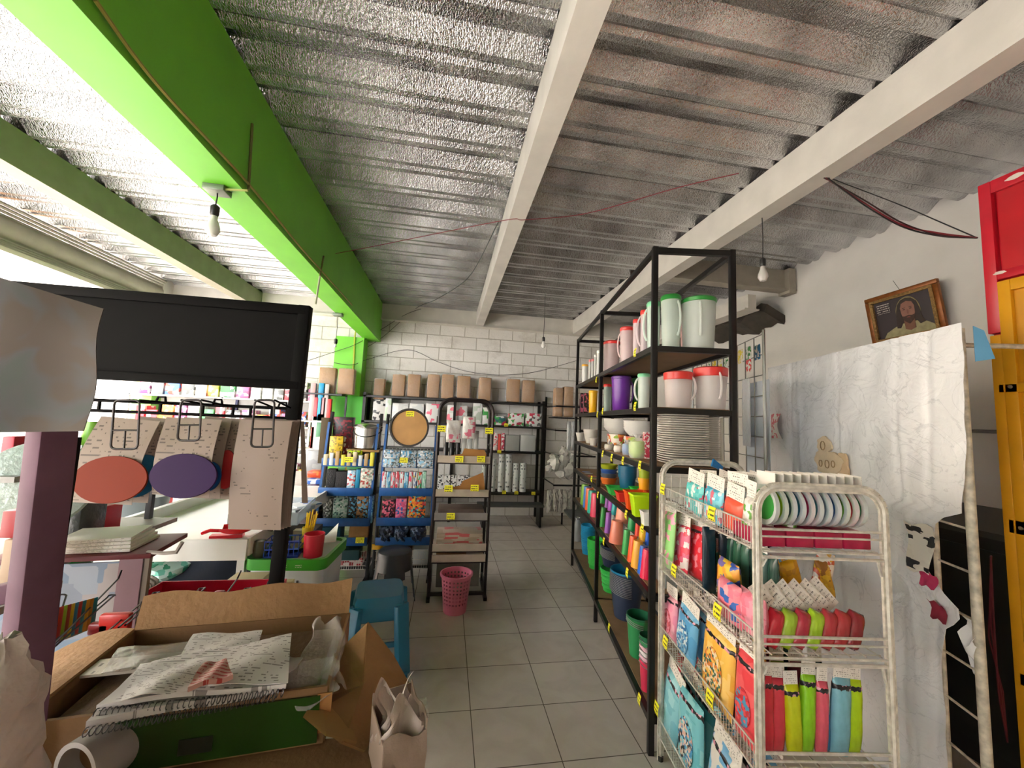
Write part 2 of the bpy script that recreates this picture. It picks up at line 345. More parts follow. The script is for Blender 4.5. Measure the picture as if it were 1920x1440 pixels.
for y in (0, MID, LEN):
    for x in (0, DEP): B().bb((x-.014, y-.014, 0), (x+.014, y+.014, 2.5)).build('post', BLACKM, su, bevel=.002)
    B().bb((0, y-.012, 2.465), (DEP, y+.012, 2.495)).build('top_rail', BLACKM, su)
for x in (0, DEP): B().bb((x-.012, 0, 2.467), (x+.012, LEN, 2.493)).build('top_rail', BLACKM, su)
for z in LV:
    for y0, y1 in ((0, MID), (MID, LEN)):
        b = B()
        for x in (0, DEP): b.bb((x-.013, y0, z-.03), (x+.013, y1, z))
        for y in (y0, y1): b.bb((0, y-.013, z-.03), (DEP, y+.013, z-.001))
        b.build('shelf_frame', BLACKM, su)
        B().bb((.014, y0+.014, z-.008), (DEP-.014, y1-.014, z+.004)).build('shelf', MDF, su)
def lab(s): return s
def pitcher(x, y, z, wd, h, body, lid, label, F=SH, handle=True, hdir=0, group=None, a=.48, lidh=.1, sq=0):
    r = wd/2; t = thing('pitcher' if handle else 'food_container', label, 'pitcher' if handle else 'container', F.w(x, y, z+.005), F.rz, group)
    B().lathe([(r*.80, 0), (r*.84, .004), (r*.93, h*.6), (r*.97, h*(1-lidh)), (r*.93, h*(1-lidh)), (r*.8, .012)], 28, sq=sq).build('body', frost(body, a), t)
    B().lathe([(r*.9, h*(1-lidh)-.006), (r, h*(1-lidh)), (r*1.02, h*.96), (r*.9, h*.99), (r*.5, h), (0, h)], 28, sq=sq).build('lid', plastic(lid), t)
    if handle:
        ca, sa = math.cos(hdir), math.sin(hdir); pts = []
        for k in range(9):
            q = k/8; e = math.sin(q*PI)**.6*.02; rr = r*.93+e; zz = h*(.86-.62*q); pts.append((ca*rr, sa*rr, zz))
        B().tube(pts, .006, 6).build('handle', frost(body, .8), t)
    return t
CL = '#e9eeea'; RD = '#e23a36'; GN = '#2f8f3c'
def put(pl, pr, pt, lv, xl, yl=None, F=SH):
    x, y, w_, h = F.fit(pl, pr, pt, LV[lv] if isinstance(lv, int) else lv, xl, yl); return x, y, w_, h
# top shelf
def pit(pl, pr, pt, lv, xl, body, lid, label, yl=None, **k):
    x, y, w_, h = put(pl, pr, pt, lv, xl, yl); return pitcher(x, y, LV[lv], w_, h, body, lid, label, **k)
pit(1240, 1276, 556, 5, .1, '#dfeee6', GN, 'big frosted jug with a green lid at the near end of the top shelf', yl=.12, hdir=-1.2)
pit(1278, 1340, 562, 5, .3, '#e4ece6', GN, 'big frosted jug with a green lid beside the near right post', yl=.12, hdir=-1.9)
pit(1213, 1238, 568, 5, .08, '#dff0e8', '#7cc79a', 'pale jug with a mint lid just behind the near left post', hdir=3)
pit(1201, 1215, 583, 5, .08, '#efdfe4', RD, 'slim frosted jug with a red lid behind the mint lidded jug', hdir=3)
pit(1187, 1201, 600, 5, .08, '#f2e2e6', RD, 'slender pink-tinted jug with a bright red cap', handle=False)
pit(1163, 1189, 615, 5, .09, '#eed8da', RD, 'medium pink-tinted jug with a red lid and side handle', hdir=2.6)
pit(1132, 1163, 641, 5, .1, '#e2cccc', RD, 'wide pink-tinted jug with a flat red lid beside the middle post', hdir=-.6)
pit(1276, 1286, 580, 5, .2, '#e2b8b8', RD, 'narrow red capped bottle between the two green lidded jugs', yl=.3, handle=False)
for i, (a, c, t_, col) in enumerate(((1091, 1103, 684, '#f0b13a'), (1104, 1109, 675, '#e88a8a'), (1109, 1114, 674, '#e88a8a'), (1114, 1119, 666, '#e8e6e0'), (1119, 1127, 658, '#e9f0e0'))):
    pit(a, c, t_, 5, .07, '#eef0ee', col, 'clear storage jar on the far top shelf, '+['with a yellow and red lid', 'first of two with pink lids', 'second of two with pink lids', 'slim with a white lid', 'tallest with a pale green lid'][i], handle=False)
b = B(); b.box((0, 0, .08), (.1, .05, .16))
one('carton', 'small blue carton standing at the far back of the top shelf', 'box', b, busy(['#2f5fa8', '#2a4f90', '#d7e2ee', '#2f5fa8'], 20), SH.w(.3, 1.95, LV[5]+.004), SH.rz)
b = B(); b.box((0, 0, .09), (.03, .08, .18))
one('carton', 'narrow crimson carton at the back of the top shelf', 'box', b, busy(['#b02348', '#8f1c3c', '#d8d0d4'], 20), SH.w(.33, 1.4, LV[5]+.004), SH.rz)
# second shelf
pit(1246, 1297, 699, 4, .1, '#e6dcda', RD, 'squat clear jug with a red lid behind the near left post', yl=.13, hdir=-.7, lidh=.22)
pit(1303, 1361, 691, 4, .3, '#e8e2df', RD, 'wide clear jug with a red lid near the right rear post', yl=.13, hdir=-1.5, lidh=.22)
pit(1196, 1219, 702, 4, .08, '#e2efe8', '#7cc79a', 'slim clear jug with a mint lid on the second shelf', hdir=3)
pit(1185, 1200, 710, 4, .26, '#2f7f46', '#2f7f46', 'dark green jug half hidden behind the mint lidded jug', handle=False, a=.9)
pit(1147, 1183, 706, 4, .13, '#6d2f9c', '#5a2588', 'purple plastic pitcher with a big loop handle', hdir=-.4, a=.97)
pit(1132, 1147, 721, 4, .08, '#b9cfc6', RD, 'greenish clear jar with an orange red lid beside the middle post', handle=False)
pit(1104, 1121, 733, 4, .1, '#f2b70f', '#f2b70f', 'bright yellow plastic pitcher on the far half of the second shelf', handle=False, a=1)
pit(1119, 1126, 738, 4, .22, '#dfe6ea', '#dfe6ea', 'white jug peeking out behind the yellow pitcher', a=.9)
for i, (px, c) in enumerate(((1093, '#1d1d22'), (1099, '#20262a'))):
    x, y, w_, h = put(px-4, px+4, 738, 4, .05); b = B(); b.box((0, 0, h/2), (.05, w_, h))
    one('blister_pack', ['black blister pack with a pink label at the far end of the second shelf', 'dark blister pack standing next to the pink labelled pack'][i], 'pack', b, busy([c, c, '#c0607a', c], 30), SH.w(x, y, LV[4]+.004), SH.rz)
# third shelf: stacks of square white trays
TR = mat('#dcd8d0', .4, var=.04)
def tray(s, h):
    b = B(); b.lathe([(s*.40, 0), (s*.44, .002), (s*.5, h), (s*.52, h), (s*.52, h+.003), (s*.49, h+.003), (s*.42, .004)], 24, sq=4); return b
x, y, w_, h = put(1239, 1317, 777, 3, 0, .16)
x2, y2, w2, h2 = put(1322, 1346, 779, 3, 0, .3)
N = 22
for kx, (cx_, cy_, sw, hh, nm) in enumerate(((x+.0, y, w_, h, 'wide'), (x2, y2, w2, h2, 'narrow'))):
    p = None
    for i in range(N):
        z = LV[3]+.005+i*(hh-.01)/N
        lb = f'white plastic tray in the {nm} tall stack on the third shelf'
        if p is None: p = one('tray', lb, 'tray', tray(sw, (hh-.01)/N*.8), TR, SH.w(cx_, cy_, z), SH.rz, nm+' stack of white trays')
        else: dup(p, lb, SH.w(cx_, cy_, z), SH.rz)
x, y, w_, h = put(1347, 1356, 785, 3, 0, .35)
one('paper_roll', 'slim white paper roll standing behind the narrow tray stack', 'roll', B().lathe([(w_/2, 0), (w_/2, h), (0, h)], 16), TR, SH.w(x, y, LV[3]+.004), SH.rz)
def bowl(label, x, y, z, r, h, m, n='bowl', cat='bowl', group=None, F=SH, foot=.55):
    return one(n, label, cat, B().lathe([(r*foot, 0), (r*.85, h*.5), (r, h), (r*.96, h), (r*.8, h*.5), (r*foot*.9, .004), (0, .004)], 28), m, F.w(x, y, z), F.rz, group)
p = None
for i in range(6):
    x, y, w_, h = put(1142, 1176, 790, 3, .14); z = LV[3]+.1+i*.012
for j, (cx_, n_) in enumerate(((.55, 5), (.34, 4))):
    for i in range(n_):
        bowl('clear plastic bowl in the '+('left' if j == 0 else 'right')+' nested stack on the third shelf', .13, SH.hit(1160 if j == 0 else 1197, 800, .13).y, LV[3]+.13+i*.014, .12 if j == 0 else .10, .06, frost('#efefec', .7), group=('left' if j == 0 else 'right')+' nested clear bowls')
for j, (cx_, c, lb) in enumerate(((.62, '#e8e0d2', 'oval serving platter with painted fruit under the left bowl stack'), (.42, '#e4d8d0', 'flat printed platter box under the right bowl stack'))):
    b = B(); b.lathe([(.09, 0), (.11, .03), (.12, .12), (0, .125)], 20, sx=.8); one('gift_set', lb, 'set', b, busy([c, '#d9823a', c, '#8fae3c', '#c0433a', c, '#4a4a78'], 22, j), SH.w(.16, SH.hit(1160 if j == 0 else 1197, 830, .16).y, LV[3]+.004), SH.rz)
for i, (pl, pr, pt, xl, c, lb) in enumerate(((1178, 1212, 816, .05, '#b6d84a', 'clear bag holding a lime green bowl set at the shelf edge'), (1150, 1168, 832, .05, '#e7dccb', 'cream patterned cup in clear wrap'), (1166, 1184, 826, .045, '#4f8fd0', 'blue handled sieve in clear wrap'), (1133, 1151, 830, .04, '#d8cdb4', 'ivory mug in clear wrap beside the middle post'), (1207, 1219, 812, .1, '#d0425a', 'red checked box next to the lime bag'))):
    x, y, w_, h = put(pl, pr, pt, 3, xl); t = thing('wrapped_set' if i != 4 else 'carton', lb, 'pack', SH.w(x, y, LV[3]+.005), SH.rz)
    if i == 4: B().box((0, 0, h/2), (w_, w_, h)).build('box', busy(['#d0425a', '#e9e3df', '#d0425a'], 60), t)
    else:
        B().lathe([(w_*.25, .004), (w_*.42, h*.2), (w_*.44, h*.5), (w_*.35, h*.72), (0, h*.74)], 20).build('cup', plastic(c), t)
        B().lathe([(w_*.4, 0), (w_*.5, h*.25), (w_*.47, h*.7), (w_*.12, h*.85), (w_*.3, h)], 14).build('wrap', film('#ffffff', .3), t)
for i, (pl, pr, pt, xl) in enumerate(((1080, 1096, 812, .03), (1094, 1122, 806, .08), (1104, 1121, 822, .02))):
    x, y, w_, h = put(pl, pr, pt, 3, xl); b = B()
    b.lathe([(w_*.3, 0), (w_*.5, h*.9), (w_*.52, h), (w_*.45, h), (w_*.25, .01)], 24); one('bowl', ['white bowl nearest the far post on the third shelf', 'wide milky bowl on the far half of the third shelf', 'small milky bowl in front of the wide one'][i], 'bowl', b, frost('#e6e2da', .8), SH.w(x, y, LV[3]+.004), SH.rz)
# fourth shelf: flower pots and tubs
def pot(label, x, y, z, r, h, col, group=None, F=SH, n='flower_pot', cat='pot', tilt=None):
    o = one(n, label, cat, B().lathe([(r*.72, 0), (r*.92, h*.82), (r, h*.82), (r*1.02, h), (r*.94, h), (r*.66, .006), (0, .006)], 28), plastic(col), F.w(x, y, z), F.rz, group)
    return o
x, y, w_, h = put(1125, 1158, 871, 2, .12)
for i, c in enumerate(('#e07a35', '#5f6673', '#3f62a8', '#a8b52a')):
    pot(['orange', 'grey', 'blue', 'olive green'][i]+' flower pot in the pot stack beside the middle post', x, y, LV[2]+.005+i*h*.22, w_/2, h*.33, c)
x, y, w_, h = put(1160, 1193, 874, 2, .14)
for i in range(4): pot('teal blue flower pot in the nested stack under the third shelf', x, y, LV[2]+.005+i*.02, w_/2, h-.06, '#0f5f82', 'nested teal flower pots')
x, y, w_, h = put(1197, 1219, 873, 2, .12)
for i, c in enumerate(('#d63a28', '#e8a317', '#9fb52a')):
    pot(['red', 'amber', 'moss green'][i]+' flower pot in the stack behind the near post', x, y, LV[2]+.005+i*h*.27, w_/2, h*.42, c)
def tub(pl, pr, pt, zb, xl, col, label, rot=(0, 0, 0), dep=.1):
    x, y, w_, h = SH.fit(pl, pr, pt, zb, xl); b = B(); hx, hy = dep/2, max(w_*.5, .03)
    vs = []; 
    for z, k in ((0, .78), (h*.9, 1), (h*.9, 1.08), (h, 1.08), (h, .97), (.006, .74)):
        for a, c in ((-1, -1), (1, -1), (1, 1), (-1, 1)): vs.append((a*hx*k, c*hy*k, z))
    fs = [(i*4+j, i*4+(j+1) % 4, (i+1)*4+(j+1) % 4, (i+1)*4+j) for i in range(5) for j in range(4)]+[(0, 1, 2, 3), (20, 21, 22, 23)]
    b.add(vs, fs)
    return one('storage_tub', label, 'tub', b, plastic(col), SH.w(x, y, zb), rot=(rot[0], rot[1], SH.rz+rot[2]), bevel=.002)
z2 = LV[2]+.005
tub(1143, 1172, 912, z2, .06, '#43c256', 'green rectangular tub at the shelf edge beside the middle post', dep=.14)
tub(1160, 1186, 922, z2, .05, '#e13a30', 'red rectangular tub next to the green one', dep=.12)
tub(1163, 1180, 917, z2+.02, .16, '#2f66b8', 'blue tub tucked behind the red tub', dep=.1)
tub(1180, 1202, 920, z2, .04, '#f0591d', 'orange tub with an open top on the fourth shelf', dep=.12)
tub(1192, 1219, 926, z2, .03, '#c3ee1c', 'large lime yellow tub against the near post', dep=.13)
tub(1190, 1216, 914, z2+.01, .2, '#35c944', 'bright green tub behind the lime tub', dep=.14)
tub(1207, 1221, 958, z2, -.01, '#eceee8', 'small white tub squeezed against the near post', dep=.06)
# far half: large red tumblers and a mixed row
def tumbler(label, P, r, h, col, tilt=0, group=None, up=False, F=SH, n='tumbler'):
    b = B(); pr = [(r*.78, 0), (r, h), (r*.93, h), (r*.72, .005), (0, .005)]
    if up: pr = [(r, 0), (r*.8, h*.96), (r*.74, h), (0, h)]
    b.lathe(pr, 20); return one(n, label, 'cup', b, plastic(col, .28), F.w(*P), rot=(0, tilt, F.rz), group=group)
for i, (pl, pr, pt, zb, xl, c, lb) in enumerate((
    (1099, 1110, 914, LV[2]-.12, .02, '#e2453f', 'upper red tumbler of the tall red stack beyond the middle post'),
    (1097, 1112, 931, LV[1]+.2, .01, '#d42a4c', 'crimson tumbler below the red one beyond the middle post'),
    (1097, 1112, 950, LV[1]+.01, .01, '#cf2340', 'bottom crimson tumbler of the stack beyond the middle post'))): pass
x, y, w_, h = SH.fit(1097, 1119, 912, LV[2]+.005, .06)
for i, (c, lb, dy) in enumerate((('#e2453f', 'red jug shaped tumbler on the far half of the fourth shelf', 0), ('#2c63c0', 'blue tumbler at the far end of the fourth shelf', .3), ('#9aa0a0', 'grey tumbler beside the blue one', .18), ('#7bb53a', 'lime box shaped tumbler above the red one', -.14), ('#e58a2c', 'orange tumbler against the middle post', -.2))):
    tumbler(lb, (.07, y+dy, LV[2]+.005), .045, h*.8, c, up=True)
# fifth shelf: tumblers piled in two rows
rowU = [(1122, 1134, 968, '#2fa048', 'green'), (1134, 1142, 960, '#a46ac0', 'violet'), (1140, 1149, 945, '#b45ac8', 'magenta'), (1147, 1158, 952, '#16a0a8', 'teal'), (1156, 1178, 962, '#e99a80', 'salmon'), (1178, 1191, 974, '#2d9b5a', 'dark green'), (1191, 1200, 984, '#e0483a', 'red'), (1199, 1212, 985, '#f2bc35', 'yellow'), (1210, 1219, 1003, '#1f5fd0', 'blue')]
rowL = [(1124, 1133, 985, '#3c9f50', 'green'), (1134, 1144, 990, '#9a5ac0', 'violet'), (1144, 1166, 994, '#df7f68', 'salmon'), (1167, 1179, 1010, '#3fae5c', 'green'), (1178, 1192, 1020, '#f05a28', 'orange'), (1185, 1203, 1031, '#f4b23a', 'amber'), (1197, 1211, 1043, '#1e63d2', 'blue'), (1202, 1220, 1056, '#e21f50', 'crimson')]
zb = LV[1]+.005
for k, (pl, pr, pt, c, nm) in enumerate(rowL):
    x, y, w_, h = SH.fit(pl, pr, pt, zb, .035)
    tumbler(f'{nm} tumbler in the lower front row of tumblers, {ORD[k]} from the middle post', (x, y, zb), w_*.6, .15, c, up=True, tilt=.06)
for k, (pl, pr, pt, c, nm) in enumerate(rowU):
    x, y, w_, h = SH.fit(pl, pr, pt, zb+.13, .1)
    tumbler(f'{nm} tumbler in the raised rear row of tumblers, {ORD[k]} from the middle post', (x, y, zb+.125), w_*.6, .145, c, up=True, tilt=.06)
one('storage_box', 'low clear box under the raised row of tumblers', 'box', B().bb((.09, .06, 0), (.36, 1.14, .12)), frost('#cfd8d8', .5), SH.w(0, 0, zb), SH.rz)
for k, (px, c, nm) in enumerate(((1116, '#e8486a', 'pink'), (1110, '#2fb0a0', 'turquoise'), (1105, '#e86a3a', 'orange'), (1101, '#4a7fd0', 'blue'), (1096, '#7fb83a', 'lime'))):
    x, y, w_, h = SH.fit(px-5, px+5, 960, zb, .05); tumbler(f'{nm} tumbler on the fifth shelf beyond the middle post', (x, y, zb), .045, .2, c, up=True)
# bottom shelf: nested buckets and baskets
def bucket(r, h, perf=False, rim=.012):
    b = B(); pr = [(r*.74, 0), (r*.97, h-rim), (r*1.03, h-rim), (r*1.03, h), (r*.97, h), (r*.71, .008), (0, .008)]
    b.lathe(pr, 32)
    if perf:
        for q in range(1, 5): b.lathe([(r*(.75+.22*q/5)+.002, h*q/5-.006), (r*(.75+.22*q/5)+.006, h*q/5), (r*(.75+.22*q/5)+.002, h*q/5+.006)], 32)
    return b
def stack(pl, pr, ptop, n, zb, xl, cols, names, where, h=None, step=.021, kind='bucket', perf=False, group=None):
    x, y, w_, H = SH.fit(pl, pr, ptop, zb, xl); hh = h or max(.12, H-step*(n-1)); r = w_/2
    if h: step = max(.008, (H-h)/max(1, n-1))
    ps = {}
    for i in range(n):
        c = cols[i % len(cols)] if len(cols) < n else cols[i]; nm = names[i % len(names)] if len(names) < n else names[i]
        lb = f'{nm} {kind} {where}'; z = zb+i*step
        if c not in ps:
            t = thing(kind, lb, kind, SH.w(x, y, z), SH.rz, f'{nm} {kind}s {where}')
            bucket(r, hh, perf).build('body', plastic(c, .35), t)
            if not perf: B().tube([(r*1.05*math.cos(a), r*1.05*math.sin(a), hh-.012-.02*math.sin((a+.3)/1.0) if 0 else hh-.012-abs(math.cos(a/2))*.03) for a in [i_*PI/10+PI/2 for i_ in range(11)]], .0022, 5).build('handle', mat('#c9ccd0', .3, metal=.8), t)
            ps[c] = t
        else: dup(ps[c], lb, SH.w(x, y, z), SH.rz)
zb = LV[0]+.005
stack(1146, 1204, 1068, 12, zb, .16, ['#2c3a55']*11+['#1b87b8'], ['dark navy']*11+['navy with bright blue rim'], 'in the tall nested stack between the posts', h=.2)
stack(1176, 1221, 1152, 3, zb, .1, ['#2f8f55', '#2f8f55', '#1f6a4a'], ['green', 'green', 'deep green'], 'in the pile nearest the front post', h=.21, kind='wastebasket')
stack(1200, 1226, 1190, 6, zb, .04, ['#d8365a', '#e8b8cc', '#e8e4ea', '#e8b8cc', '#3f8f62', '#1f6a4a'], ['crimson', 'pale pink', 'white', 'rosy', 'mid green', 'bottle green'], 'in the short pile right against the front post', h=.15, kind='wastebasket')
stack(1127, 1168, 1028, 9, zb+.19, .17, ['#2a3450'], ['navy'], 'in the stack resting on the green baskets', h=.1)
stack(1126, 1170, 1078, 2, zb, .17, ['#3cc95a'], ['bright green'], 'under the navy buckets', h=.17, kind='laundry basket'.replace(' ', '_'), perf=True)
stack(1102, 1134, 1010, 8, zb, .14, ['#3fcf55'], ['lime green'], 'in the tall stack at the middle post', h=.2, kind='basket', perf=True)
stack(1090, 1116, 984, 7, zb, .14, ['#1f9ad0'], ['sky blue'], 'in the stack beyond the middle post', h=.2, kind='basket', perf=True)
x, y, w_, h = SH.fit(1074, 1092, 970, zb, .1)
one('plastic_bag', 'grey clear bag of goods at the far end of the bottom shelf', 'bag', B().lathe([(w_*.4, 0), (w_*.55, h*.3), (w_*.45, h*.7), (w_*.2, h*.9), (w_*.3, h)], 14, sx=.9), mat('#aab0b4', .2, alpha=.7, bump=1, bscale=18), SH.w(x, y, zb), SH.rz)
x, y, w_, h = SH.fit(1203, 1222, 1112, zb, .33)
one('wastebasket', 'red perforated basket at the back beside the near post', 'basket', bucket(.08, h, True), plastic('#d8203a'), SH.w(.3, .2, zb), SH.rz)
# price tags on the shelf edges
TAG = printed('#f4ee2a', '#4a4a20', 3, 5, .6, 'YZ', cover=1)
TAGX = printed('#f4ee2a', '#4a4a20', 3, 5, .6, 'XZ', cover=1)
def price(F, px, py, xl, label, w_=.035, h=.05, yl=None, col=None, tilt=0, group='yellow price tags'):
    P = F.hit(px, py, xl) if yl is None else F.hity(px, py, yl)
    b = B()
    if yl is None: b.sheet(lambda u, v: (-.006*math.sin(v*2.4), (u-.5)*w_, (.5-v)*h), 2, 5, .0012)
    else: b.sheet(lambda u, v: ((u-.5)*w_, -.006*math.sin(v*2.4), (.5-v)*h), 2, 5, .0012)
    return one('price_tag', label, 'price tag', b, TAG if yl is None else TAGX, F.w(*P), rot=(tilt, 0, F.rz), group=group)
for i, (px, py, lb) in enumerate(((1192, 661, 'on the edge of the top shelf'), (1119, 712, 'on the far half of the top shelf edge'), (1192, 762, 'on the second shelf edge below the mint lidded jug'), (1131, 771, 'on the second shelf edge beside the middle post'), (1121, 777, 'on the second shelf edge beyond the middle post'),
    (1131, 851, 'on the third shelf edge, nearest the middle post'), (1148, 858, 'on the third shelf edge, next after the one by the post'), (1169, 864, 'orange tinted, in the middle of the third shelf edge'), (1201, 873, 'on the third shelf edge close to the near post'), (1110, 898, 'wide, on the fourth shelf beyond the middle post'), (1122, 928, 'hanging at the middle post above the tumblers'),
    (1175, 965, 'on the fourth shelf edge above the salmon tumblers'), (1206, 990, 'on the fourth shelf edge near the near post'), (1177, 1074, 'on the fifth shelf edge above the blue rimmed bucket'), (1133, 1015, 'on the fifth shelf edge beside the middle post'), (1143, 1177, 'low on the bottom shelf edge'), (1200, 1312, 'diamond shaped on the bottom shelf edge near the front post'))):
    price(SH, px, py, -.018, 'small yellow price tag '+lb, w_=.05 if i == 9 else .035, group='price tags on the black shelving')
# ---------------- white wire rack with hanging packs ----------------
RK = Frame((.98, 1.10, 0), math.radians(-7.4)); RL = .70; RW = .415
WIRE = mat('#d9d6cd', .35, metal=.25, var=.25, vscale=40)
CHIP = mat('#cfcabd', .5, var=.35, vscale=45)
TZ = [(1.18, 1.255), (.865, .935), (.535, .605), (.115, .19)]
rk = thing('wire_rack', 'white chipped metal wire rack with four basket tiers beside the black shelving', 'rack', RK.o, RK.rz)
for y in (0, RL):
    R_ = .075; pts = [(0, y, 0), (0, y, 1.375-R_)]
    for k in range(1, 7): a = PI-k*PI/12; pts.append((R_+R_*math.cos(a), y, 1.375-R_+R_*math.sin(a)))
    pts += [(RW-R_, y, 1.375)]
    for k in range(1, 7): a = PI/2-k*PI/12; pts.append((RW-R_+R_*math.cos(a), y, 1.375-R_+R_*math.sin(a)))
    pts.append((RW, y, 0))
    b = B()
    for p, q in zip(pts, pts[1:]): b.bar(p, q, .028, .008, up=(1, 0, .01)) if abs(p[2]-q[2]) < .005 else b.bar(p, q, .008, .028, up=(1, 0, 0))
    b.build('end_frame', CHIP, rk); B().tube(pts, .0085, 8).build('end_tube', WIRE, rk)
    for x in (0, RW): B().lathe([(.014, 0), (.014, .02), (0, .02)], 10, c=(x, y, 0)).build('foot', plastic('#1a1a1a'), rk)
for z0, z1 in TZ:
    b = B()
    for z in (z0, z1): b.tube([(-.012, .01, z), (-.012, RL-.01, z)], .0032, 6)
    y = .012
    while y < RL-.01: b.tube([(-.012, y, z1), (-.012, y, z0), (.03, y, z0-.005)], .0013, 4); y += .0155
    for x in [i*.05 for i in range(9)]: b.tube([(x, .01, z0-.004), (x, RL-.01, z0-.004)], .0022, 5)
    y = .03
    while y < RL: b.tube([(-.012, y, z0-.008), (RW, y, z0-.008)], .0022, 5); y += .055
    b.build('basket', WIRE, rk)
    b = B()
    for z, r in ((z1-.012, .0045), (z1-.034, .0035), (z0-.004, .004), (z0-.022, .0055)): b.tube([(.012, -.004, z), (RW-.012, -.004, z)], r, 6)
    b.tube([(.03, -.004, z0-.02), (.012, -.004, z0-.05)], .004, 5); b.tube([(RW-.03, -.004, z0-.02), (RW-.02, -.004, z0-.07)], .004, 5)
    b.build('end_rail', WIRE, rk)
b = B()
for x in [i*.045 for i in range(10)]: b.tube([(x, RL, 1.17), (x, RL, 1.31)], .0022, 5)
for z in (1.2, 1.25, 1.30): b.tube([(0, RL, z), (RW, RL, z)], .003, 5)
b.build('back_grid', WIRE, rk)
def puff(b, w, h, d, z0=0, nu=10, nv=12, wav=.0):
    """pillow of width w (x), height h (z), thickness d (y)"""
    vs = []; 
    for s in (-1, 1):
        for i in range(nu+1):
            for j in range(nv+1):
                u = 2*i/nu-1; v = 2*j/nv-1; t = (max(0, 1-abs(u)**2.6)*max(0, 1-abs(v)**4))**.5
                vs.append((u*w/2*(1-.04*v*v), s*(d/2*t+.0006)+wav*math.sin(u*9+v*7)*t, z0+h*(v+1)/2))
    W = nv+1; N = (nu+1)*W; fs = []
    for s in (0, 1):
        for i in range(nu):
            for j in range(nv):
                a = s*N+i*W+j; q = (a, a+W, a+W+1, a+1); fs.append(q if s == 0 else q[::-1])
    bd = [i*W for i in range(nu+1)]; tp = [i*W+nv for i in range(nu+1)]; lf = list(range(W)); rt = [nu*W+j for j in range(W)]
    for L_ in (bd, tp, lf, rt):
        for p, q in zip(L_, L_[1:]): fs.append((p, q, q+N, p+N))
    return b.add(vs, fs)
FACEX = -PI/2
HDR = printed('#e7e3dc', '#6a6660', 7, 14, .5, 'XZ')
BAND = busy(['#17161c', '#17161c', '#e29cb4', '#17161c'], 55, 2)
def packet(label, F, x, y, z, w, h, d, col, hdr=True, band=True, art=None, rz=FACEX, lean=0, roll=0, group=None, hw=None, name='hanging_packet', tex=None, hh=None):
    t = thing(name, label, 'packet', F.w(x, y, z), rot=(0, 0, 0), group=group)
    t.rotation_euler = (Matrix.Rotation(F.rz+rz, 3, 'Z') @ Matrix.Rotation(lean, 3, 'X') @ Matrix.Rotation(roll, 3, 'Y')).to_euler()
    puff(B(), w, h, d, wav=.0012).build('pouch', tex or mat(col, .22, var=.12, vscale=30), t, ang=60)
    top = h
    if band:
        puff(B(), w*.99, h*.13, d*.75+.003, z0=h*.82, nv=4).build('label_band', BAND, t, ang=60)
    if hdr:
        H = hh or .05; B().bb((-w*.46, -.001, h-.004), (w*.46, .001, h+H)).build('header_card', HDR, t)
    if art:
        o = B().lathe([(0, -.0012), (w*.30, -.001), (w*.30, .001), (0, .0012)], 20, c=(0, 0, 0), rot=Matrix.Rotation(PI/2, 3, 'X'), sy=1.5).build('print', busy(art, 60, 1), t)
        o.location = (0, -d/2-.0015, h*.42)
    return t
def left(pl, pr, pt, pb, zb=None, xl=.03):
    """y-centre, width, base and height of something facing the aisle"""
    a = RK.hit(pl, (pt+pb)/2, xl); c = RK.hit(pr, (pt+pb)/2, xl); m = (pl+pr)/2
    zt = RK.hit(m, pt, xl).z; z0 = RK.hit(m, pb, xl).z if zb is None else zb
    return (a.y+c.y)/2, abs(a.y-c.y), z0, zt-z0
def crate_(label, P, d, m):
    b = B(); b.box((0, 0, d[2]/2), d); return one('carton', label, 'box', b, m, P, RK.rz, bevel=.003)
# --- tier one
T = [t_[0] for t_ in TZ]
cols1 = ['#3c9a44', '#a6d020', '#557a88', '#3f8fae', '#d83a66', '#4a9aa8', '#8a9aa6', '#2a64a8', '#6fb82e', '#dc3440', '#1f8a4e']
nm1 = ['green', 'lime', 'slate', 'teal blue', 'pink', 'sea green', 'pale grey', 'deep blue', 'grass green', 'red', 'emerald']
pr_ = None
for i, (c, n_) in enumerate(zip(cols1, nm1)):
    px = 1437+i*15.8; x = RK.hity(px, 960, .09).x
    t = thing('bowl_set', f'{n_} bowl in a clear round pack, {ORD[i]} from the left on the top tier', 'bowl', RK.w(x, .09, T[0]+.056), RK.rz, 'round bowls on the top tier of the wire rack')
    R90 = Matrix.Rotation(PI/2, 3, 'Y')
    B().lathe([(.062, -.010), (.064, 0), (.045, .008), (0, .010)], 28, c=(0, 0, .066), rot=R90).build('bowl', plastic(c), t)
    B().lathe([(.040, -.004), (.064, -.011), (.0665, -.011), (.0665, .002), (.064, .003)], 28, c=(-.003, 0, .066), rot=R90).build('rim', frost('#e6ecec', .75), t)
    B().box((0, 0, .152), (.0016, .09, .045)).build('header_card', HDR, t)
tex = lambda cols, s=18, q=0: busy(cols, s, q)
spec1 = [(1352, 1389, 935, 1005, '#f0624a', None, 'coral round baby plate in clear pack'), (1389, 1408, 930, 1010, None, ['#e8e6e2', '#6fb04a', '#e8e6e2', '#d6d0c8'], 'clear pack with a green leaf print'),
         (1315, 1352, 915, 995, None, ['#58bcd4', '#7fcfe0', '#e8f2f4', '#d86a80', '#58bcd4', '#48a8c8'], 'aqua cloud shaped mat'), (1281, 1315, 905, 985, None, ['#4fbfbf', '#6fd0cc', '#e6efee', '#c24a60', '#4fbfbf'], 'turquoise mat with a red star print')]
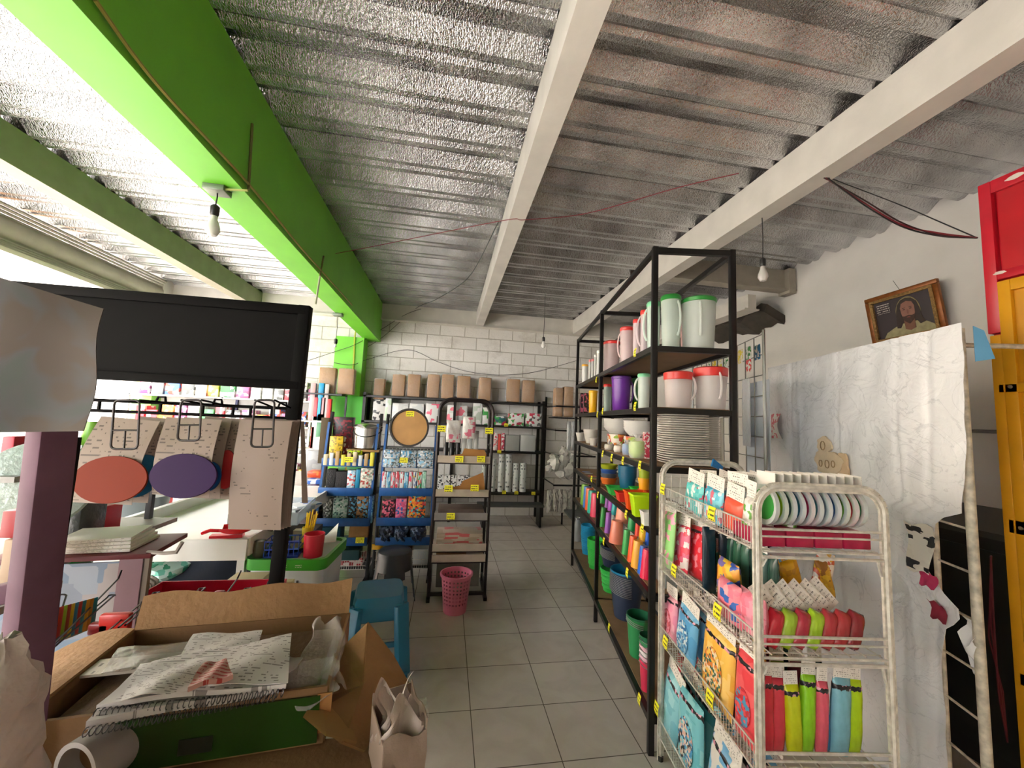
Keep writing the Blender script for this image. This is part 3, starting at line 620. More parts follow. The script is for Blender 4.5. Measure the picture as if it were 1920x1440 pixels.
for i, (pl, pr, pt, pb, c, cs, lb) in enumerate(spec1):
    y, w_, z0, h = left(pl, pr, pt, pb, T[0]+.003)
    for k in range(5 if i != 1 else 3):
        m = mat(c, .3) if c else tex(cs, 30, k)
        nm = lb if k == 0 else lb+f', {ORD[k]} in its row'
        packet(nm+' on the top tier', RK, .035+k*.07, y, T[0]+.003, w_*.92, h, .03, c, tex=m, band=False, hh=.055, roll=.1*(-1)**k, lean=-.04)
for i in range(4): crate_(f'crimson flat carton under the round bowls, {ORD[i]} from the left', RK.w(.065+.095*i, .09, T[0]+.001), (.09, .13, .05), mat('#b01c48', .3, var=.2, vscale=30))
for i, (x, y) in enumerate([(x_, y_) for y_ in (.2, .33) for x_ in (.06, .13, .2, .27, .34)]): packet(f'dark packet deep inside the third tier, {ORD[i % 5]} from the left in the {["front", "rear"][i//5]} hidden row', RK, x, y, T[2]+.002, .055, .2, .04, ['#5a2030', '#2a4a5a', '#6a8a20', '#7a2436', '#1c3a44'][i % 5], rz=0, band=False, hdr=True)
for i in range(5): packet(f'dark teal packet at the rear of the second tier, {ORD[i]} from the left', RK, .08+.07*i, .42, T[1]+.002, .06, .27, .03, ['#16303c', '#1a2430', '#5a6a18', '#182c3a', '#3a1c30'][i], rz=0, band=False, hdr=False)
for i in range(6): packet(f'white carded packet behind the round bowls, {ORD[i]} from the left', RK, .06+.058*i, .19, T[0]+.002, .13, .15, .03, ['#c8d0d4', '#b83a5a', '#cfd4d0', '#5a94b8', '#d0d0cc', '#6a9a5a'][i], band=False, hh=.06)
# --- tier two
for i, (pl, pr, pt, cs, lb) in enumerate(((1240, 1258, 960, ['#8fd07a', '#8fd07a', '#e8a0b8'], 'light green brush packet'), (1256, 1276, 985, ['#e0425a', '#dd6a8a', '#e8e0e0'], 'rosy spatula packet'), (1274, 1312, 990, ['#dc3340', '#d02a38', '#dc3340', '#e88a9a'], 'red packet with a pink label'), (1290, 1320, 1030, ['#3f9f7f', '#4fae8e', '#dcd4c8', '#2f8f6f'], 'sea green packet with pale shapes'))):
    y, w_, z0, h = left(pl, pr, pt, 1130, T[1]+.003, .02+.02*i)
    packet(lb+' at the far end of the second tier', RK, .02+.045*i, y, T[1]+.003, w_+.03, min(h, .27), .035, '#fff', tex=tex(cs, 26, i), band=(i == 2), lean=-.12, roll=-.1)
for i in range(6):
    y = .40-.05*i; c = ['#1f4a3a', '#2a5a44', '#36604e', '#1c3c34', '#46605a', '#24463c'][i]
    packet(f'dark green bottle brush packet, {ORD[i]} of the hanging row on the second tier', RK, .16, y, T[1]+.003, .045, .24, .03, c, hdr=(i % 2 == 0), band=False, art=None)
for i, (y, x, c, cs, lb) in enumerate(((.19, .03, None, ['#e88a98', '#e87a90', '#f0a8b0', '#3a6ab8'], 'pink and blue round scrubber packet'), (.1, .05, None, ['#ea8aa0', '#f0a0b4', '#e87a90'], 'rose pink round scrubber packet'), (.28, .08, None, ['#e8a23a', '#7a6ab0', '#e8c23a', '#3a5ab0'], 'orange and violet sponge packet'))):
    packet(lb+' on the second tier behind the end post', RK, x, y, T[1]+.003, .13, .14 if i != 2 else .18, .05, c, tex=tex(cs, 22, i), hdr=False, band=False)
for i in range(7):
    c = ['#c8283a', '#a6c83a', '#b83448', '#a8d02e', '#b83a42', '#b0383e', '#8e2a34'][i]; n_ = ['bright red', 'first lime', 'dark red', 'second lime', 'brick red', 'short red', 'maroon'][i]
    x = RK.hity(1448+i*25.5, 1165, .03).x
    packet(f'{n_} rolled cloth in clear wrap on the second tier, {ORD[i]} from the left', RK, x, .05, T[1]+.0, .05, .115, .045, c, rz=0, roll=.38, lean=-.15, hdr=False, band=False)
    if i < 6:
        x2 = RK.hity(1462+i*30, 1120, .05).x
        b = B(); b.box((0, 0, .055), (.055, .0016, .1))
        o = one('header_card', f'white printed header card tilted above the rolled cloths, {ORD[i]} from the left', 'card', b, printed('#e2ddd4', '#5a5650', 9, 12, .5, 'XZ'), RK.w(min(x2, .36), .07+.012*i, T[1]+.085))
        o.rotation_euler = (Matrix.Rotation(RK.rz, 3, 'Z') @ Matrix.Rotation(-.35, 3, 'X') @ Matrix.Rotation([-.5, -.55, -.6, -.65, -.7, -.6][i], 3, 'Y')).to_euler(); o['group'] = 'header cards over the rolled cloths'
for i, (px, py, w_, h, cs, lb) in enumerate(((1440, 1062, .07, .1, ['#e8a820', '#3a8fc8', '#e8a820', '#e8e4dc'], 'yellow and blue sponge pack'), (1490, 1058, .09, .09, ['#d8a010', '#e0ac18', '#c89010'], 'golden sponge pack'), (1530, 1040, .08, .12, ['#e4ded6', '#e4ded6', '#c85a3a', '#e0ac18'], 'white card pack with an orange picture'), (1555, 1062, .05, .1, ['#d8b020', '#c8981a', '#8a5a1a'], 'yellow scourer pack'))):
    P = RK.hity(px, py, .24)
    packet(lb+' at the back of the second tier', RK, P.x, .24, T[1]+.06, w_, h+.06, .03, '#fff', tex=tex(cs, 30, i), rz=.1, roll=.25*(-1)**i, hdr=False, band=False)
puff(B(), .13, .2, .06, wav=.006).build('x', WIRE).name = 'tmpbag'
tb_ = bpy.data.objects['tmpbag']; tb_.name = 'plastic_bag'; tb_.data.materials[0] = mat('#d8d2dc', .3, alpha=.9, bump=.8, bscale=20); tb_.location = RK.w(.33, .3, T[1]+.06); tb_.rotation_euler = (0, -.3, RK.rz+.3)
tag(tb_, 'whitish translucent bag behind the cards at the right of the second tier', 'bag')
# --- tier three
for i, (pl, pr, pt, pb, cs, lb, art) in enumerate(((1239, 1260, 1120, 1215, ['#f0a0b8', '#f4b4c6', '#ec8fae'], 'light pink glove packet', ['#c84a5a', '#f0a0b8', '#e87a8a']), (1259, 1292, 1140, 1250, ['#6fb4e0', '#8cc4e8', '#5aa4d8'], 'sky blue glove packet', ['#dce8f0', '#6fb4e0', '#2f6fae']), (1300, 1366, 1185, 1330, ['#f2c45a', '#f0b848', '#f6d07a'], 'yellow glove packet with orange figures', ['#e0843a', '#f0dcc0', '#2f6a5a', '#f2c45a']), (1366, 1412, 1225, 1420, ['#e8525a', '#e4464e', '#ec6468'], 'coral red glove packet with a thin figure', ['#c8343e', '#4a94b8', '#e8525a']))):
    xl = (.02, .02, .0, .0)[i]; y, w_, z0, h = left(pl, pr, pt, pb, T[2]+.003, xl)
    for k in range(1 if i in (3,) else 3):
        packet(lb+(' on the third tier' if k == 0 else f' on the third tier, {ORD[k]} in its row'), RK, xl+.025+k*.06, y, T[2]+.003, min(w_, .2), min(h, .27), .045, '#fff', tex=tex(cs, 12, k), art=art if k == 0 else None, hdr=True, hh=.05, lean=-.05+.03*k, roll=[-.08, .1, .03, 0][i])
for i, (c, n_, w_) in enumerate((('#d83448', 'crimson', 26), ('#d84052', 'raspberry', 30), ('#c4d21c', 'yellow green', 26), ('#8fd224', 'vivid lime', 26), ('#d85a6e', 'salmon pink', 20), ('#2f6aa0', 'mid blue', 16), ('#7ab4c6', 'pale blue', 34), ('#b4dc1e', 'yellow lime', 26))):
    px = [1434, 1459, 1488, 1514, 1536, 1549, 1570, 1602][i]; x = RK.hity(px, 1330, .06).x
    packet(f'{n_} glove bag with a black label on the third tier, {ORD[i]} from the left', RK, x, .06+.012*(i % 2), T[2]+.002, .036+.014*(w_ > 25)+.01*(w_ > 31), .235-.012*(i % 3), .035, c, rz=0, roll=[0, .03, -.04, .06, .05, -.03, .07, .05][i], band=True, hdr=True, hh=.04)
# --- tier four
for i, (pl, pr, pt, pb, cs, lb, art) in enumerate(((1237, 1268, 1255, 1360, ['#8ccad6', '#a4d8e0', '#7abccc'], 'narrow light blue packet with white folded card', None), (1270, 1322, 1300, 1440, ['#7cc8d4', '#94d4dc', '#6abcc8'], 'light blue packet showing a child in hood', ['#e8b8a8', '#1c1c24', '#3f94c8', '#e8dcd0', '#7cc8d4']), (1322, 1372, 1370, 1500, ['#e6e2dc', '#74b4e0', '#e6e2dc'], 'white and blue packet with a printed card', None))):
    y, w_, z0, h = left(pl, pr, pt, pb, T[3]+.003)
    for k in range(3): packet(lb+(' on the lowest tier' if k == 0 else f' on lowest tier, {ORD[k]} in row'), RK, .03+k*.07, y, T[3]+.003, min(w_, .2), min(h, .3), .045, '#fff', tex=tex(cs, 12, k), art=art if k == 0 else None, hdr=(i != 1), lean=-.05, roll=[.2, -.06, .12][i])
y, w_, z0, h = left(1330, 1352, 1350, 1400, T[3]+.003)
t = thing('tumbler', 'maroon tumbler with a white tag on the lowest tier of the wire rack', 'cup', RK.w(.2, y, T[3]+.003), RK.rz)
B().lathe([(.03, 0), (.038, .2), (.034, .2), (0, .01)], 20).build('cup', plastic('#8c1c3c'), t); B().box((-.04, -.01, .15), (.002, .03, .045)).build('hang_tag', HDR, t)
for i in range(6):
    packet(f'dark clear packet along the near end of the lowest tier, {ORD[i]} from the left', RK, .04+.065*i, .05, T[3]+.002, .05, .16, .03, ['#26383c', '#e8d23a', '#2c4048', '#304a4e', '#20343a', '#6f8f3a'][i], rz=0, band=False)
for i, (px, py, lb) in enumerate(((1244, 917, 'at the far end of the top tier of the wire rack'), (1336, 963, 'in the middle of the top tier of the wire rack'), (1265, 1070, 'on the second tier near the far post of the wire rack'), (1347, 1147, 'large on the second tier of the wire rack'), (1249, 1205, 'on the third tier near the far post of the wire rack'), (1333, 1310, 'rounded on the third tier of the wire rack'), (1232, 1328, 'on the lowest tier beside the far post of the wire rack'))):
    price(RK, px, py, -.018, 'yellow price tag '+lb, w_=.045, h=.05, group='price tags on the wire rack')
# ---------------- plastic-covered stand, grid panel and right wall ----------------
A_ = Vector((2.26, 2.40, 0)); D_ = Vector((-.25, -.968, 0)).normalized(); BL = 1.28
BR = Frame(A_, math.atan2(D_.x, -D_.y))        # local -y runs toward the camera
def bd(s, z, off=0): return (off, -s, z)
st = thing('display_stand', 'tall white tube stand wrapped in wrinkled white plastic sheet by the right wall', 'stand', BR.o, BR.rz)
TUBE = mat('#c9c2b2', .5, var=.45, vscale=30)
for s in (.02, 1.245): B().tube([bd(s, 0, .03), bd(s, 1.985, .03)], .016, 10).build('post', TUBE, st)
for s in (.02, 1.245): B().tube([bd(s, 0, .35), bd(s, 1.9, .35)], .014, 8).build('post', TUBE, st)
B().tube([bd(1.10, 0, .035), bd(1.10, 1.3, .035)], .010, 8).build('post', TUBE, st)
for z in (1.21, 1.05, .88, .70, .53, .36, .2): B().tube([bd(1.10, z+.005, .035), bd(1.24, z, .03)], .005, 6).build('rung', TUBE, st)
for z in (1.98, .12): B().tube([bd(.02, z, .03), bd(1.245, z, .03)], .012, 8).build('cross_bar', TUBE, st); B().tube([bd(1.245, z-.06, .03), bd(1.245, z-.06, .35)], .010, 8).build('cross_bar', TUBE, st)
def edge(z):
    pts = [(0, 1.14), (.3, 1.14), (.65, 1.13), (.82, 1.155), (.85, 1.21), (.9, 1.22), (.93, 1.16), (1.0, 1.1), (1.06, 1.1), (1.12, 1.12), (1.2, 1.14), (1.23, 1.16), (1.27, 1.25), (1.5, 1.272), (2.02, 1.285)]
    for (a, p), (c, q) in zip(pts, pts[1:]):
        if a <= z <= c: return p+(q-p)*(z-a)/(c-a)
    return 1.28
def cov(u, v):
    z = .01+1.99*v; s = edge(z)*u-.01*(1-u)
    cr = 0
    for k, (s0, w0, a0) in enumerate(((.22, .012, .008), (.34, .02, -.006), (.62, .012, .012), (.66, .016, -.008), (.98, .014, .012), (1.02, .012, -.010), (1.12, .012, .009), (.5, .05, .006), (.85, .06, .008))):
        cr += a0*math.exp(-((s-s0-.05*(v-.5)*((-1)**k))/w0)**2)*(.3+.7*v)
    cr += .004*math.sin(s*9+z*5)+.0025*math.sin(s*31-z*17)+.002*math.sin(z*40+s*12)
    return (cr, -s, z)
b = B(); b.sheet(cov, 96, 60, .0015)
def plastmat():
    m = bpy.data.materials.new('white_plastic_sheet'); m.use_nodes = True; nt = m.node_tree; p = nt.nodes['Principled BSDF']; L = nt.links.new
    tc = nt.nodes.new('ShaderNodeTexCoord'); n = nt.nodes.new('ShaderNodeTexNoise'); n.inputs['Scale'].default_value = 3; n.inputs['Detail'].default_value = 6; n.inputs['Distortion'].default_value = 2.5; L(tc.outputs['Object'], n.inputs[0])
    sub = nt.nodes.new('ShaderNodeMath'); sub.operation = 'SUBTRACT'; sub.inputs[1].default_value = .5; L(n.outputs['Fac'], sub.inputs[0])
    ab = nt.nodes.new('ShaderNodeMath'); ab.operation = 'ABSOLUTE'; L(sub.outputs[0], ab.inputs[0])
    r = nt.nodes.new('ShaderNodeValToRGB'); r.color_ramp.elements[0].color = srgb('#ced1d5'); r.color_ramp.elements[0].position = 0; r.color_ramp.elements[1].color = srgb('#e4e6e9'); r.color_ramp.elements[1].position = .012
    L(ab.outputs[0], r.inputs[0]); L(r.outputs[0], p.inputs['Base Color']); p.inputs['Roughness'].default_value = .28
    n2 = nt.nodes.new('ShaderNodeTexNoise'); n2.inputs['Scale'].default_value = 9; n2.inputs['Detail'].default_value = 5; n2.inputs['Distortion'].default_value = 1.5; L(tc.outputs['Object'], n2.inputs[0])
    bp = nt.nodes.new('ShaderNodeBump'); bp.inputs['Strength'].default_value = .35; bp.inputs['Distance'].default_value = .02; L(n2.outputs['Fac'], bp.inputs['Height']); L(bp.outputs[0], p.inputs['Normal'])
    return m
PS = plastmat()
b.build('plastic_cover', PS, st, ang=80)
b = B(); b.sheet(lambda u, v: (.006+.34*u, -1.268-.005*math.sin(v*30)*u, 1.25+.73*v), 4, 8, .0015); 
b = B(); b.prism([(0, 0), (.055, .01), (.03, .12), (0, .14)], .002, bd(1.275, 1.85, .05), (.95, -.3, 0), (0, 0, 1)); b.build('blue_scrap', plastic('#5f9cc4'), st)
b = B(); b.sheet(lambda u, v: (-.028+.012*math.sin(v*5), -1.03-.125*u*(1-.25*v)-.02*v, 1.19-.19*v-.01*math.sin(u*6)), 6, 8, .0015); b.build('torn_banner', busy(['#dedad0', '#dedad0', '#d8d4ca', '#2a2a2e', '#dedad0'], 14, 3, squash=2.2), st)
b = B(); b.sheet(lambda u, v: (-.022+.01*math.sin(v*4), -1.07-.085*u*(1-.3*v)-.02*v, 1.005-.055*v-.006*math.sin(u*9)), 6, 4, .0015); b.build('torn_banner', mat('#c23464', .5, var=.3), st)
b = B(); b.sheet(lambda u, v: (-.022+.01*math.sin(v*4), -1.11-.06*u-.02*v, .9-.06*v-.006*math.sin(u*9)), 6, 4, .0015); b.build('torn_banner', mat('#96283e', .6, var=.4), st)
b = B(); b.sheet(lambda u, v: (.02+.02*math.sin(v*9), -1.2-.05*u, .88-.2*v*(.6+.4*math.sin(u*3))), 5, 8, .0015); b.build('torn_plastic', PS, st)
b = B(); b.sheet(lambda u, v: (-.004-.03*math.sin(v*3)*u, -.02-.12*u, 1.5+.17*v), 4, 4, .0012); b.build('red_printed_card', busy(['#e2e0dc', '#e2e0dc', '#d86a7a', '#e2e0dc'], 30, 4), st)
# cut-out ornament on the sheet
def blob(cx, cz, rx, rz_, n=26, sd=1):
    rnd = random.Random(sd); ph = [rnd.random()*6 for _ in range(3)]
    return [(cx+rx*math.cos(a)*(1+.12*math.sin(3*a+ph[0])+.08*math.sin(7*a+ph[1])), cz+rz_*math.sin(a)*(1+.1*math.sin(4*a+ph[2]))) for a in [2*PI*k/n for k in range(n)]]
orn = thing('cut_out_ornament', 'cream wooden cut-out ornament fixed on the white plastic sheet', 'ornament', BR.w(-.012, -.58, 1.33), BR.rz)
CRM = mat('#e2cfb0', .6, var=.1, vscale=20)
b = B(); b.prism(blob(0, .06, .105, .065), .012, (0, 0, 0), (0, -1, 0), (0, 0, 1)); b.build('plaque', CRM, orn)
b = B(); b.prism(blob(-.03, .15, .055, .05, sd=3), .010, (0, 0, 0), (0, -1, 0), (0, 0, 1)); b.build('crown', CRM, orn)
b = B(); b.prism(blob(.1, .06, .04, .075, sd=5), .010, (.002, 0, -.01), (0, -1, 0), (0, 0, 1)); b.build('side_piece', mat('#d8bd98', .6), orn)
for i, (c0, r0) in enumerate((((-.05, .05), .018), ((0, .05), .022), ((.045, .055), .018), ((-.03, .15), .025))):
    b = B(); b.tube([(-.014, -(c0[0]+r0*math.cos(a)*.7), c0[1]+r0*math.sin(a)) for a in [k*PI/5 for k in range(10)]], .0025, 5, True); b.build('carved_ring', mat('#a98e68', .7), orn)
# grid panel with small packets
GP = Frame((1.80, 1.95, 0), -math.atan2(.317, .949)); GL = 1.35
gp = thing('grid_panel', 'chrome wire grid panel standing behind the black shelving', 'panel', GP.o, GP.rz)
CHR = mat('#8f8f8c', .3, metal=.8)
b = B()
for k in range(12): b.tube([(0, GL*k/11, .05), (0, GL*k/11, 2.12)], .0035 if k else .007, 6)
for k in range(18): b.tube([(0, 0, .06+k*.121), (0, GL, .06+k*.121)], .003, 6)
b.build('wire_grid', CHR, gp)
for y in (0, GL): B().tube([(0, y, 0), (0, y, 2.14)], .009, 8).build('post', CHR, gp)
for y in (.1, GL-.1): B().tube([(-.15, y, .012), (.15, y, .012)], .01, 8).build('foot', CHR, gp)
for i in range(11):
    for k in range(1, 3) if i < 2 else (1,):
        y = .05+i*.12; z = 1.985-(k-1)*.08 if i else 1.97
        c = [['#e8e2da', '#e8e2da', '#c83a4a'], ['#e0c41c', '#e8e2da', '#e0c41c'], ['#2f7aa8', '#e8e2da'], ['#dfe4e0', '#3f8f4a', '#dfe4e0'], ['#e8e2da', '#d83a3a'], ['#e6d53a', '#e8e2da']][(i*2+k) % 6]
        b = B(); puff(b, .07, .09, .012); one('hanging_packet', f'small packet clipped high on the wire grid, {ORD[i]} from its near end'+(', lower one' if k == 2 else ''), 'packet', b, busy(c, 40, i), GP.w(-.012, y, z), rot=(0, 0, GP.rz+FACEX), ang=60)
for i in range(5):
    b = B(); puff(b, .11, .42, .02); one('hanging_packet', f'long clear bag hanging on the wire grid behind the shelving, {ORD[i]} from the near end', 'packet', b, mat('#d4dae0', .2, alpha=.55, bump=.6), GP.w(-.016, .2+i*.22, 1.45), rot=(0, 0, GP.rz+FACEX), ang=60)
b = B(); b.sheet(lambda u, v: (.03, .01+.3*u, .9+.95*v), 3, 6, .002); one('paper_sheet', 'pale blue white sheet hung behind the near end of the wire grid', 'sheet', b, mat('#ccd6e0', .6), GP.o, GP.rz)
# blue clip at the corner of the rack
P = GP.hit(1408, 882, -.03); b = B(); b.prism([(0, 0), (.05, -.02), (.055, .0), (.01, .035)], .012); b.M = Matrix(); one('clip', 'bright blue plastic clip lying above the packs on the wire rack', 'clip', b, plastic('#1b6fb0'), RK.w(.2, .62, 1.37), rot=(0, 0, RK.rz))
# picture
pc = thing('framed_picture', 'tilted gilt framed portrait of a bearded long-haired figure in a pale robe', 'picture', (3.56, 2.43, 2.30))
pc.rotation_euler = (Matrix.Rotation(-PI/2, 3, 'Z') @ Matrix.Rotation(.14, 3, 'X') @ Matrix.Rotation(-.03, 3, 'Y')).to_euler()
W_, H_ = .50, .42
def mitre(b, w_, h, t, d):
    for (x0, z0, x1, z1) in ((-w_/2, 0, w_/2, t), (-w_/2, h-t, w_/2, h), (-w_/2, t, -w_/2+t, h-t), (w_/2-t, t, w_/2, h-t)): b.bb((x0, -d, z0), (x1, 0, z1))
    return b
mitre(B(), W_, H_, .035, .03).build('frame', mat('#8a4f1c', .35, metal=.35, var=.3, vscale=30), pc, bevel=.006)
b = B(); b.M = Matrix.Translation((0, -.004, .033)); mitre(b, W_-.066, H_-.066, .024, .03).build('inner_frame', mat('#b08a52', .4, metal=.4, var=.5, vscale=60, bump=1, bscale=120), pc, bevel=.004)
ca = B().bb((-W_/2+.05, -.016, .05), (W_/2-.05, -.012, H_-.05)).build('canvas', mat('#2d2029', .35, var=.15), pc)
def ell(cx, cz, rx, rz_, y, m, n=28, nm='painted_shape', f=None):
    b = B(); b.prism([(cx+rx*math.cos(2*PI*k/n), cz+rz_*math.sin(2*PI*k/n)) for k in range(n)], .0008, (0, y, 0), (1, 0, 0), (0, 0, 1)); o = b.build(nm, m, ca); return o
def shp(pts, y, m, nm):
    b = B(); b.prism(pts, .0008, (0, y, 0), (1, 0, 0), (0, 0, 1)); return b.build(nm, m, ca, smooth=False)
ell(.035, .235, .082, .118, -.0168, mat('#8a7d52', .5, var=.3), nm='halo')
shp([(-.16, .055), (-.13, .10), (-.07, .13), (-.02, .145), (.09, .145), (.14, .13), (.18, .10), (.195, .055)], -.0174, mat('#a8a078', .6, var=.3, vscale=25), 'robe')
shp([(-.055, .12), (-.05, .17), (-.045, .24), (-.03, .30), (.0, .335), (.035, .345), (.07, .335), (.10, .30), (.112, .24), (.12, .17), (.135, .13), (.10, .12), (.085, .15), (-.01, .15), (-.03, .115)], -.0182, mat('#2a1812', .5, var=.4, vscale=40), 'hair')
shp([(.0, .10), (.0, .18), (.07, .18), (.07, .10), (.035, .085)], -.0190, mat('#7e5644', .6, var=.15), 'neck')
shp([(-.012, .27), (.0, .305), (.035, .318), (.07, .305), (.083, .27), (.08, .215), (.065, .175), (.035, .158), (.006, .175), (-.008, .215)], -.0198, mat('#96695a', .6, var=.15, vscale=30), 'face')
shp([(-.008, .205), (.012, .2), (.035, .206), (.058, .2), (.08, .205), (.068, .165), (.035, .135), (.004, .165)], -.0204, mat('#43291f', .6, var=.3, vscale=50), 'beard')
for x in (.013, .057): ell(x, .254, .009, .0035, -.0206, mat('#1c0f0b', .6), 10, nm='eye'); ell(x, .266, .012, .0022, -.0206, mat('#2a1812', .6), 10, nm='brow')
ell(.035, .232, .0055, .02, -.0208, mat('#80564a', .6), 10, nm='nose'); ell(.035, .190, .013, .0035, -.0210, mat('#86453c', .6), 10, nm='mouth')
B().bb((-.185, -.0166, .26), (-.075, -.016, .35)).build('writing', printed('#2d2029', '#b8b0a8', 5, 14, .6, 'XZ'), ca)
B().tube([(.0, -.002, H_), (-.03, -.005, H_+.09)], .0015, 4).build('hanging_wire', mat('#444444'), pc)
# red and yellow steel cabinet
X0 = 2.4; RED = mat('#c0182c', .35, var=.12, vscale=6); RED_SHADED = mat('#b3141f', .35, var=.15, vscale=4); YEL = mat('#d79a18', .4, var=.12, vscale=5); YEL_SHADED = mat('#c98e14', .4, var=.18, vscale=4)  # shading of the recessed panels is put into darker copies of both colours
cb = thing('steel_cabinet', 'tall steel cabinet with red upper doors and yellow lower doors at the right edge', 'cabinet', (X0, .6, 0))
b = B(); b.bb((.03, -.1, 0), (.5, .74, 2.02)); b.build('carcass', mat('#c48a16', .45, var=.1), cb, bevel=.003)
b = B(); b.bb((.03, -.1, 2.02), (.5, .74, 2.74)); b.build('upper_carcass', RED, cb, bevel=.003)
b = B()
for y0, y1, z0, z1 in ((.70, .742, 2.03, 2.74), (-.1, .70, 2.68, 2.74), (-.1, .70, 2.27, 2.31)): b.bb((0, y0, z0), (.035, y1, z1))
b.build('red_door_frame', RED, cb, bevel=.003)
B().bb((.018, .1, 2.31), (.026, .69, 2.68)).build('red_door_panel', RED_SHADED, cb)
b = B()
for y0, y1, z0, z1 in ((.66, .70, .05, 2.26), (-.1, .66, 2.21, 2.26), (-.1, .72, 1.76, 1.80), (-.1, .72, 1.16, 1.22), (-.1, .72, .55, .6), (.70, .735, 0, 2.02)): b.bb((-.004, y0, z0), (.035, y1, z1))
b.build('yellow_door_frame', YEL, cb, bevel=.003)
for z0, z1 in ((1.8, 2.21), (1.22, 1.76), (.6, 1.16), (.05, .55)): B().bb((.016, -.1, z0), (.024, .66, z1)).build('yellow_door_panel', YEL_SHADED, cb)
for z in (1.785, 1.19, .575): B().lathe([(.008, -.004), (.008, .004), (0, .005)], 10, c=(-.006, .68, z), rot=Matrix.Rotation(-PI/2, 3, 'Y')).build('screw', mat('#a8a08c', .3, metal=.8), cb)
for i, (y, z, s) in enumerate(((.62, 2.712, .03), (.69, 2.30, .02), (.55, 2.29, .03))):
    B().prism(blob(0, 0, s, s*.35, sd=i+9), .0015, (-.001, y, z), (0, 1, 0), (0, 0, 1)).build('paint_chip', mat('#d8ccc0', .7), cb)
# dark cupboard in the corner
b = B(); b.bb((2.62, 1.36, 0), (3.58, 2.95, 1.1)); t = thing('cupboard', 'black cupboard in shadow against the right wall behind the white stand', 'cupboard', (3.1, 2.15, 0))
B().bb((-.48, -.8, 0), (.48, .8, 1.08)).build('carcass', mat('#0e0f0f', .6, var=.3), t); B().bb((-.5, -.82, 1.08), (.49, .82, 1.11)).build('worktop', mat('#3a3835', .5), t)
for k in range(2): B().bb((-.495, -.76+.79*k, .1), (-.482, -.03+.79*k, 1.02)).build('door', mat('#101312', .5, var=.4, vscale=5), t)
b = B()
for k in range(3): b.tube([(2.36+.01*k, 1.36+.005*k, 1.05), (2.37, 1.37+.01*k, .8-.05*k), (2.35+.012*k, 1.36, .5), (2.38, 1.36, .3)], .003, 5)
one('cable', 'thin maroon cables hanging down the edge of the yellow cabinet', 'cable', b, plastic('#5a1a28'))
one('conduit_pipe', 'thin grey pipe running low along the right wall behind the stand', 'pipe', B().tube([(3.585, 1.4, 1.61), (3.585, 2.6, 1.61)], .012, 8), mat('#8c8a84', .5))
# ---------------- middle of the shop ----------------
BLUE = mat('#1c5596', .4, metal=.1, var=.2, vscale=20)
KR = mat('#a27a4c', .75, var=.18, vscale=14, bump=.5, bscale=30); KR2 = mat('#9a7450', .8, var=.2, vscale=10, bump=.4, bscale=20)
CLEAR = film('#ffffff', .13)
def jit(b, s, seed=1):
    r = random.Random(seed); b.v = [(x+r.uniform(-s, s), y+r.uniform(-s, s), z+r.uniform(-s, s)) for x, y, z in b.v]; return b
def crate(label, X, Y, Z, w_, d, h, m, name='carton', cat='box', rz=0, group=None, rot=None, **k):
    b = B(); b.box((0, 0, h/2), (w_, d, h)); return one(name, label, cat, b, m, (X, Y, Z), rz=rz, group=group, rot=rot, bevel=min(.004, h*.1), **k)
def pxbox(pl, pr, pt, pb, Y, d, m, label, name='carton', cat='box', group=None, zb=None, rz=0):
    a = ony(pl, (pt+pb)/2, Y); c = ony(pr, (pt+pb)/2, Y); zt = ony((pl+pr)/2, pt, Y).z; z0 = ony((pl+pr)/2, pb, Y).z if zb is None else zb
    return crate(label, (a.x+c.x)/2, Y+d/2, z0, abs(c.x-a.x), d, zt-z0, m, name, cat, rz, group)
# --- blue display racks
def blue_rack(x0, x1, label, zs):
    Y = 3.9; t = thing('display_rack', label, 'rack', ((x0+x1)/2, Y, 0)); hw = (x1-x0)/2
    for s in (-1, 1):
        B().bar((s*hw, 0, 0), (s*hw*.97, .22, 1.55), .03, .03, up=(0, 1, 0)).build('side_post', BLACKM, t, bevel=.002)
        B().bar((s*hw*.96, -.03, .5), (s*hw*.93, .1, 1.45), .02, .012, up=(0, 1, 0)).build('side_strip', BLUE, t)
        B().bb((s*hw-.02, -.1, 0), (s*hw+.02, .38, .03)).build('foot', BLACKM, t)
    for k, z in enumerate(zs):
        yf = -.05+(k == 0)*.03
        B().bb((-hw+.012, yf, z-.075), (hw-.012, yf+.008, z)).build('front_lip', BLUE, t, bevel=.002)
        B().bb((-hw+.012, yf+.008, z-.075), (hw-.012, yf+.3, z-.066)).build('shelf', mat('#173b66', .5), t)
        b = B()
        for q in range(14): b.tube([(-hw+.03+q*(2*hw-.06)/13, yf+.3, z-.07), (-hw+.03+q*(2*hw-.06)/13, yf+.3, z+.09)], .0018, 4)
        for zz in (z-.02, z+.03, z+.09): b.tube([(-hw+.02, yf+.3, zz), (hw-.02, yf+.3, zz)], .0025, 4)
        b.build('wire_back', WIRE, t)
    b = B()
    for q in range(22): b.tube([(-hw+.03+q*(2*hw-.06)/21, -.06, .12), (-hw+.03+q*(2*hw-.06)/21, -.06, .28)], .0018, 4)
    for zz in (.12, .2, .28): b.tube([(-hw+.02, -.06, zz), (hw-.02, -.06, zz)], .003, 4)
    for yy in (.0, .1, .2): b.tube([(-hw+.02, yy, .13), (hw-.02, yy, .13)], .003, 4)
    b.build('wire_basket', WIRE, t)
    B().bb((-hw, .0, .1), (hw, .25, .118)).build('bottom_shelf', BLACKM, t)
    return t
blue_rack(-1.15, -.66, 'left blue and black display rack with stepped shelves and a steel pot on top', (1.115, .85, .575, .40))
blue_rack(-.61, -.09, 'right blue and black display rack with a round wooden tray on top', (1.115, .855, .58, .40))
SY = 3.9
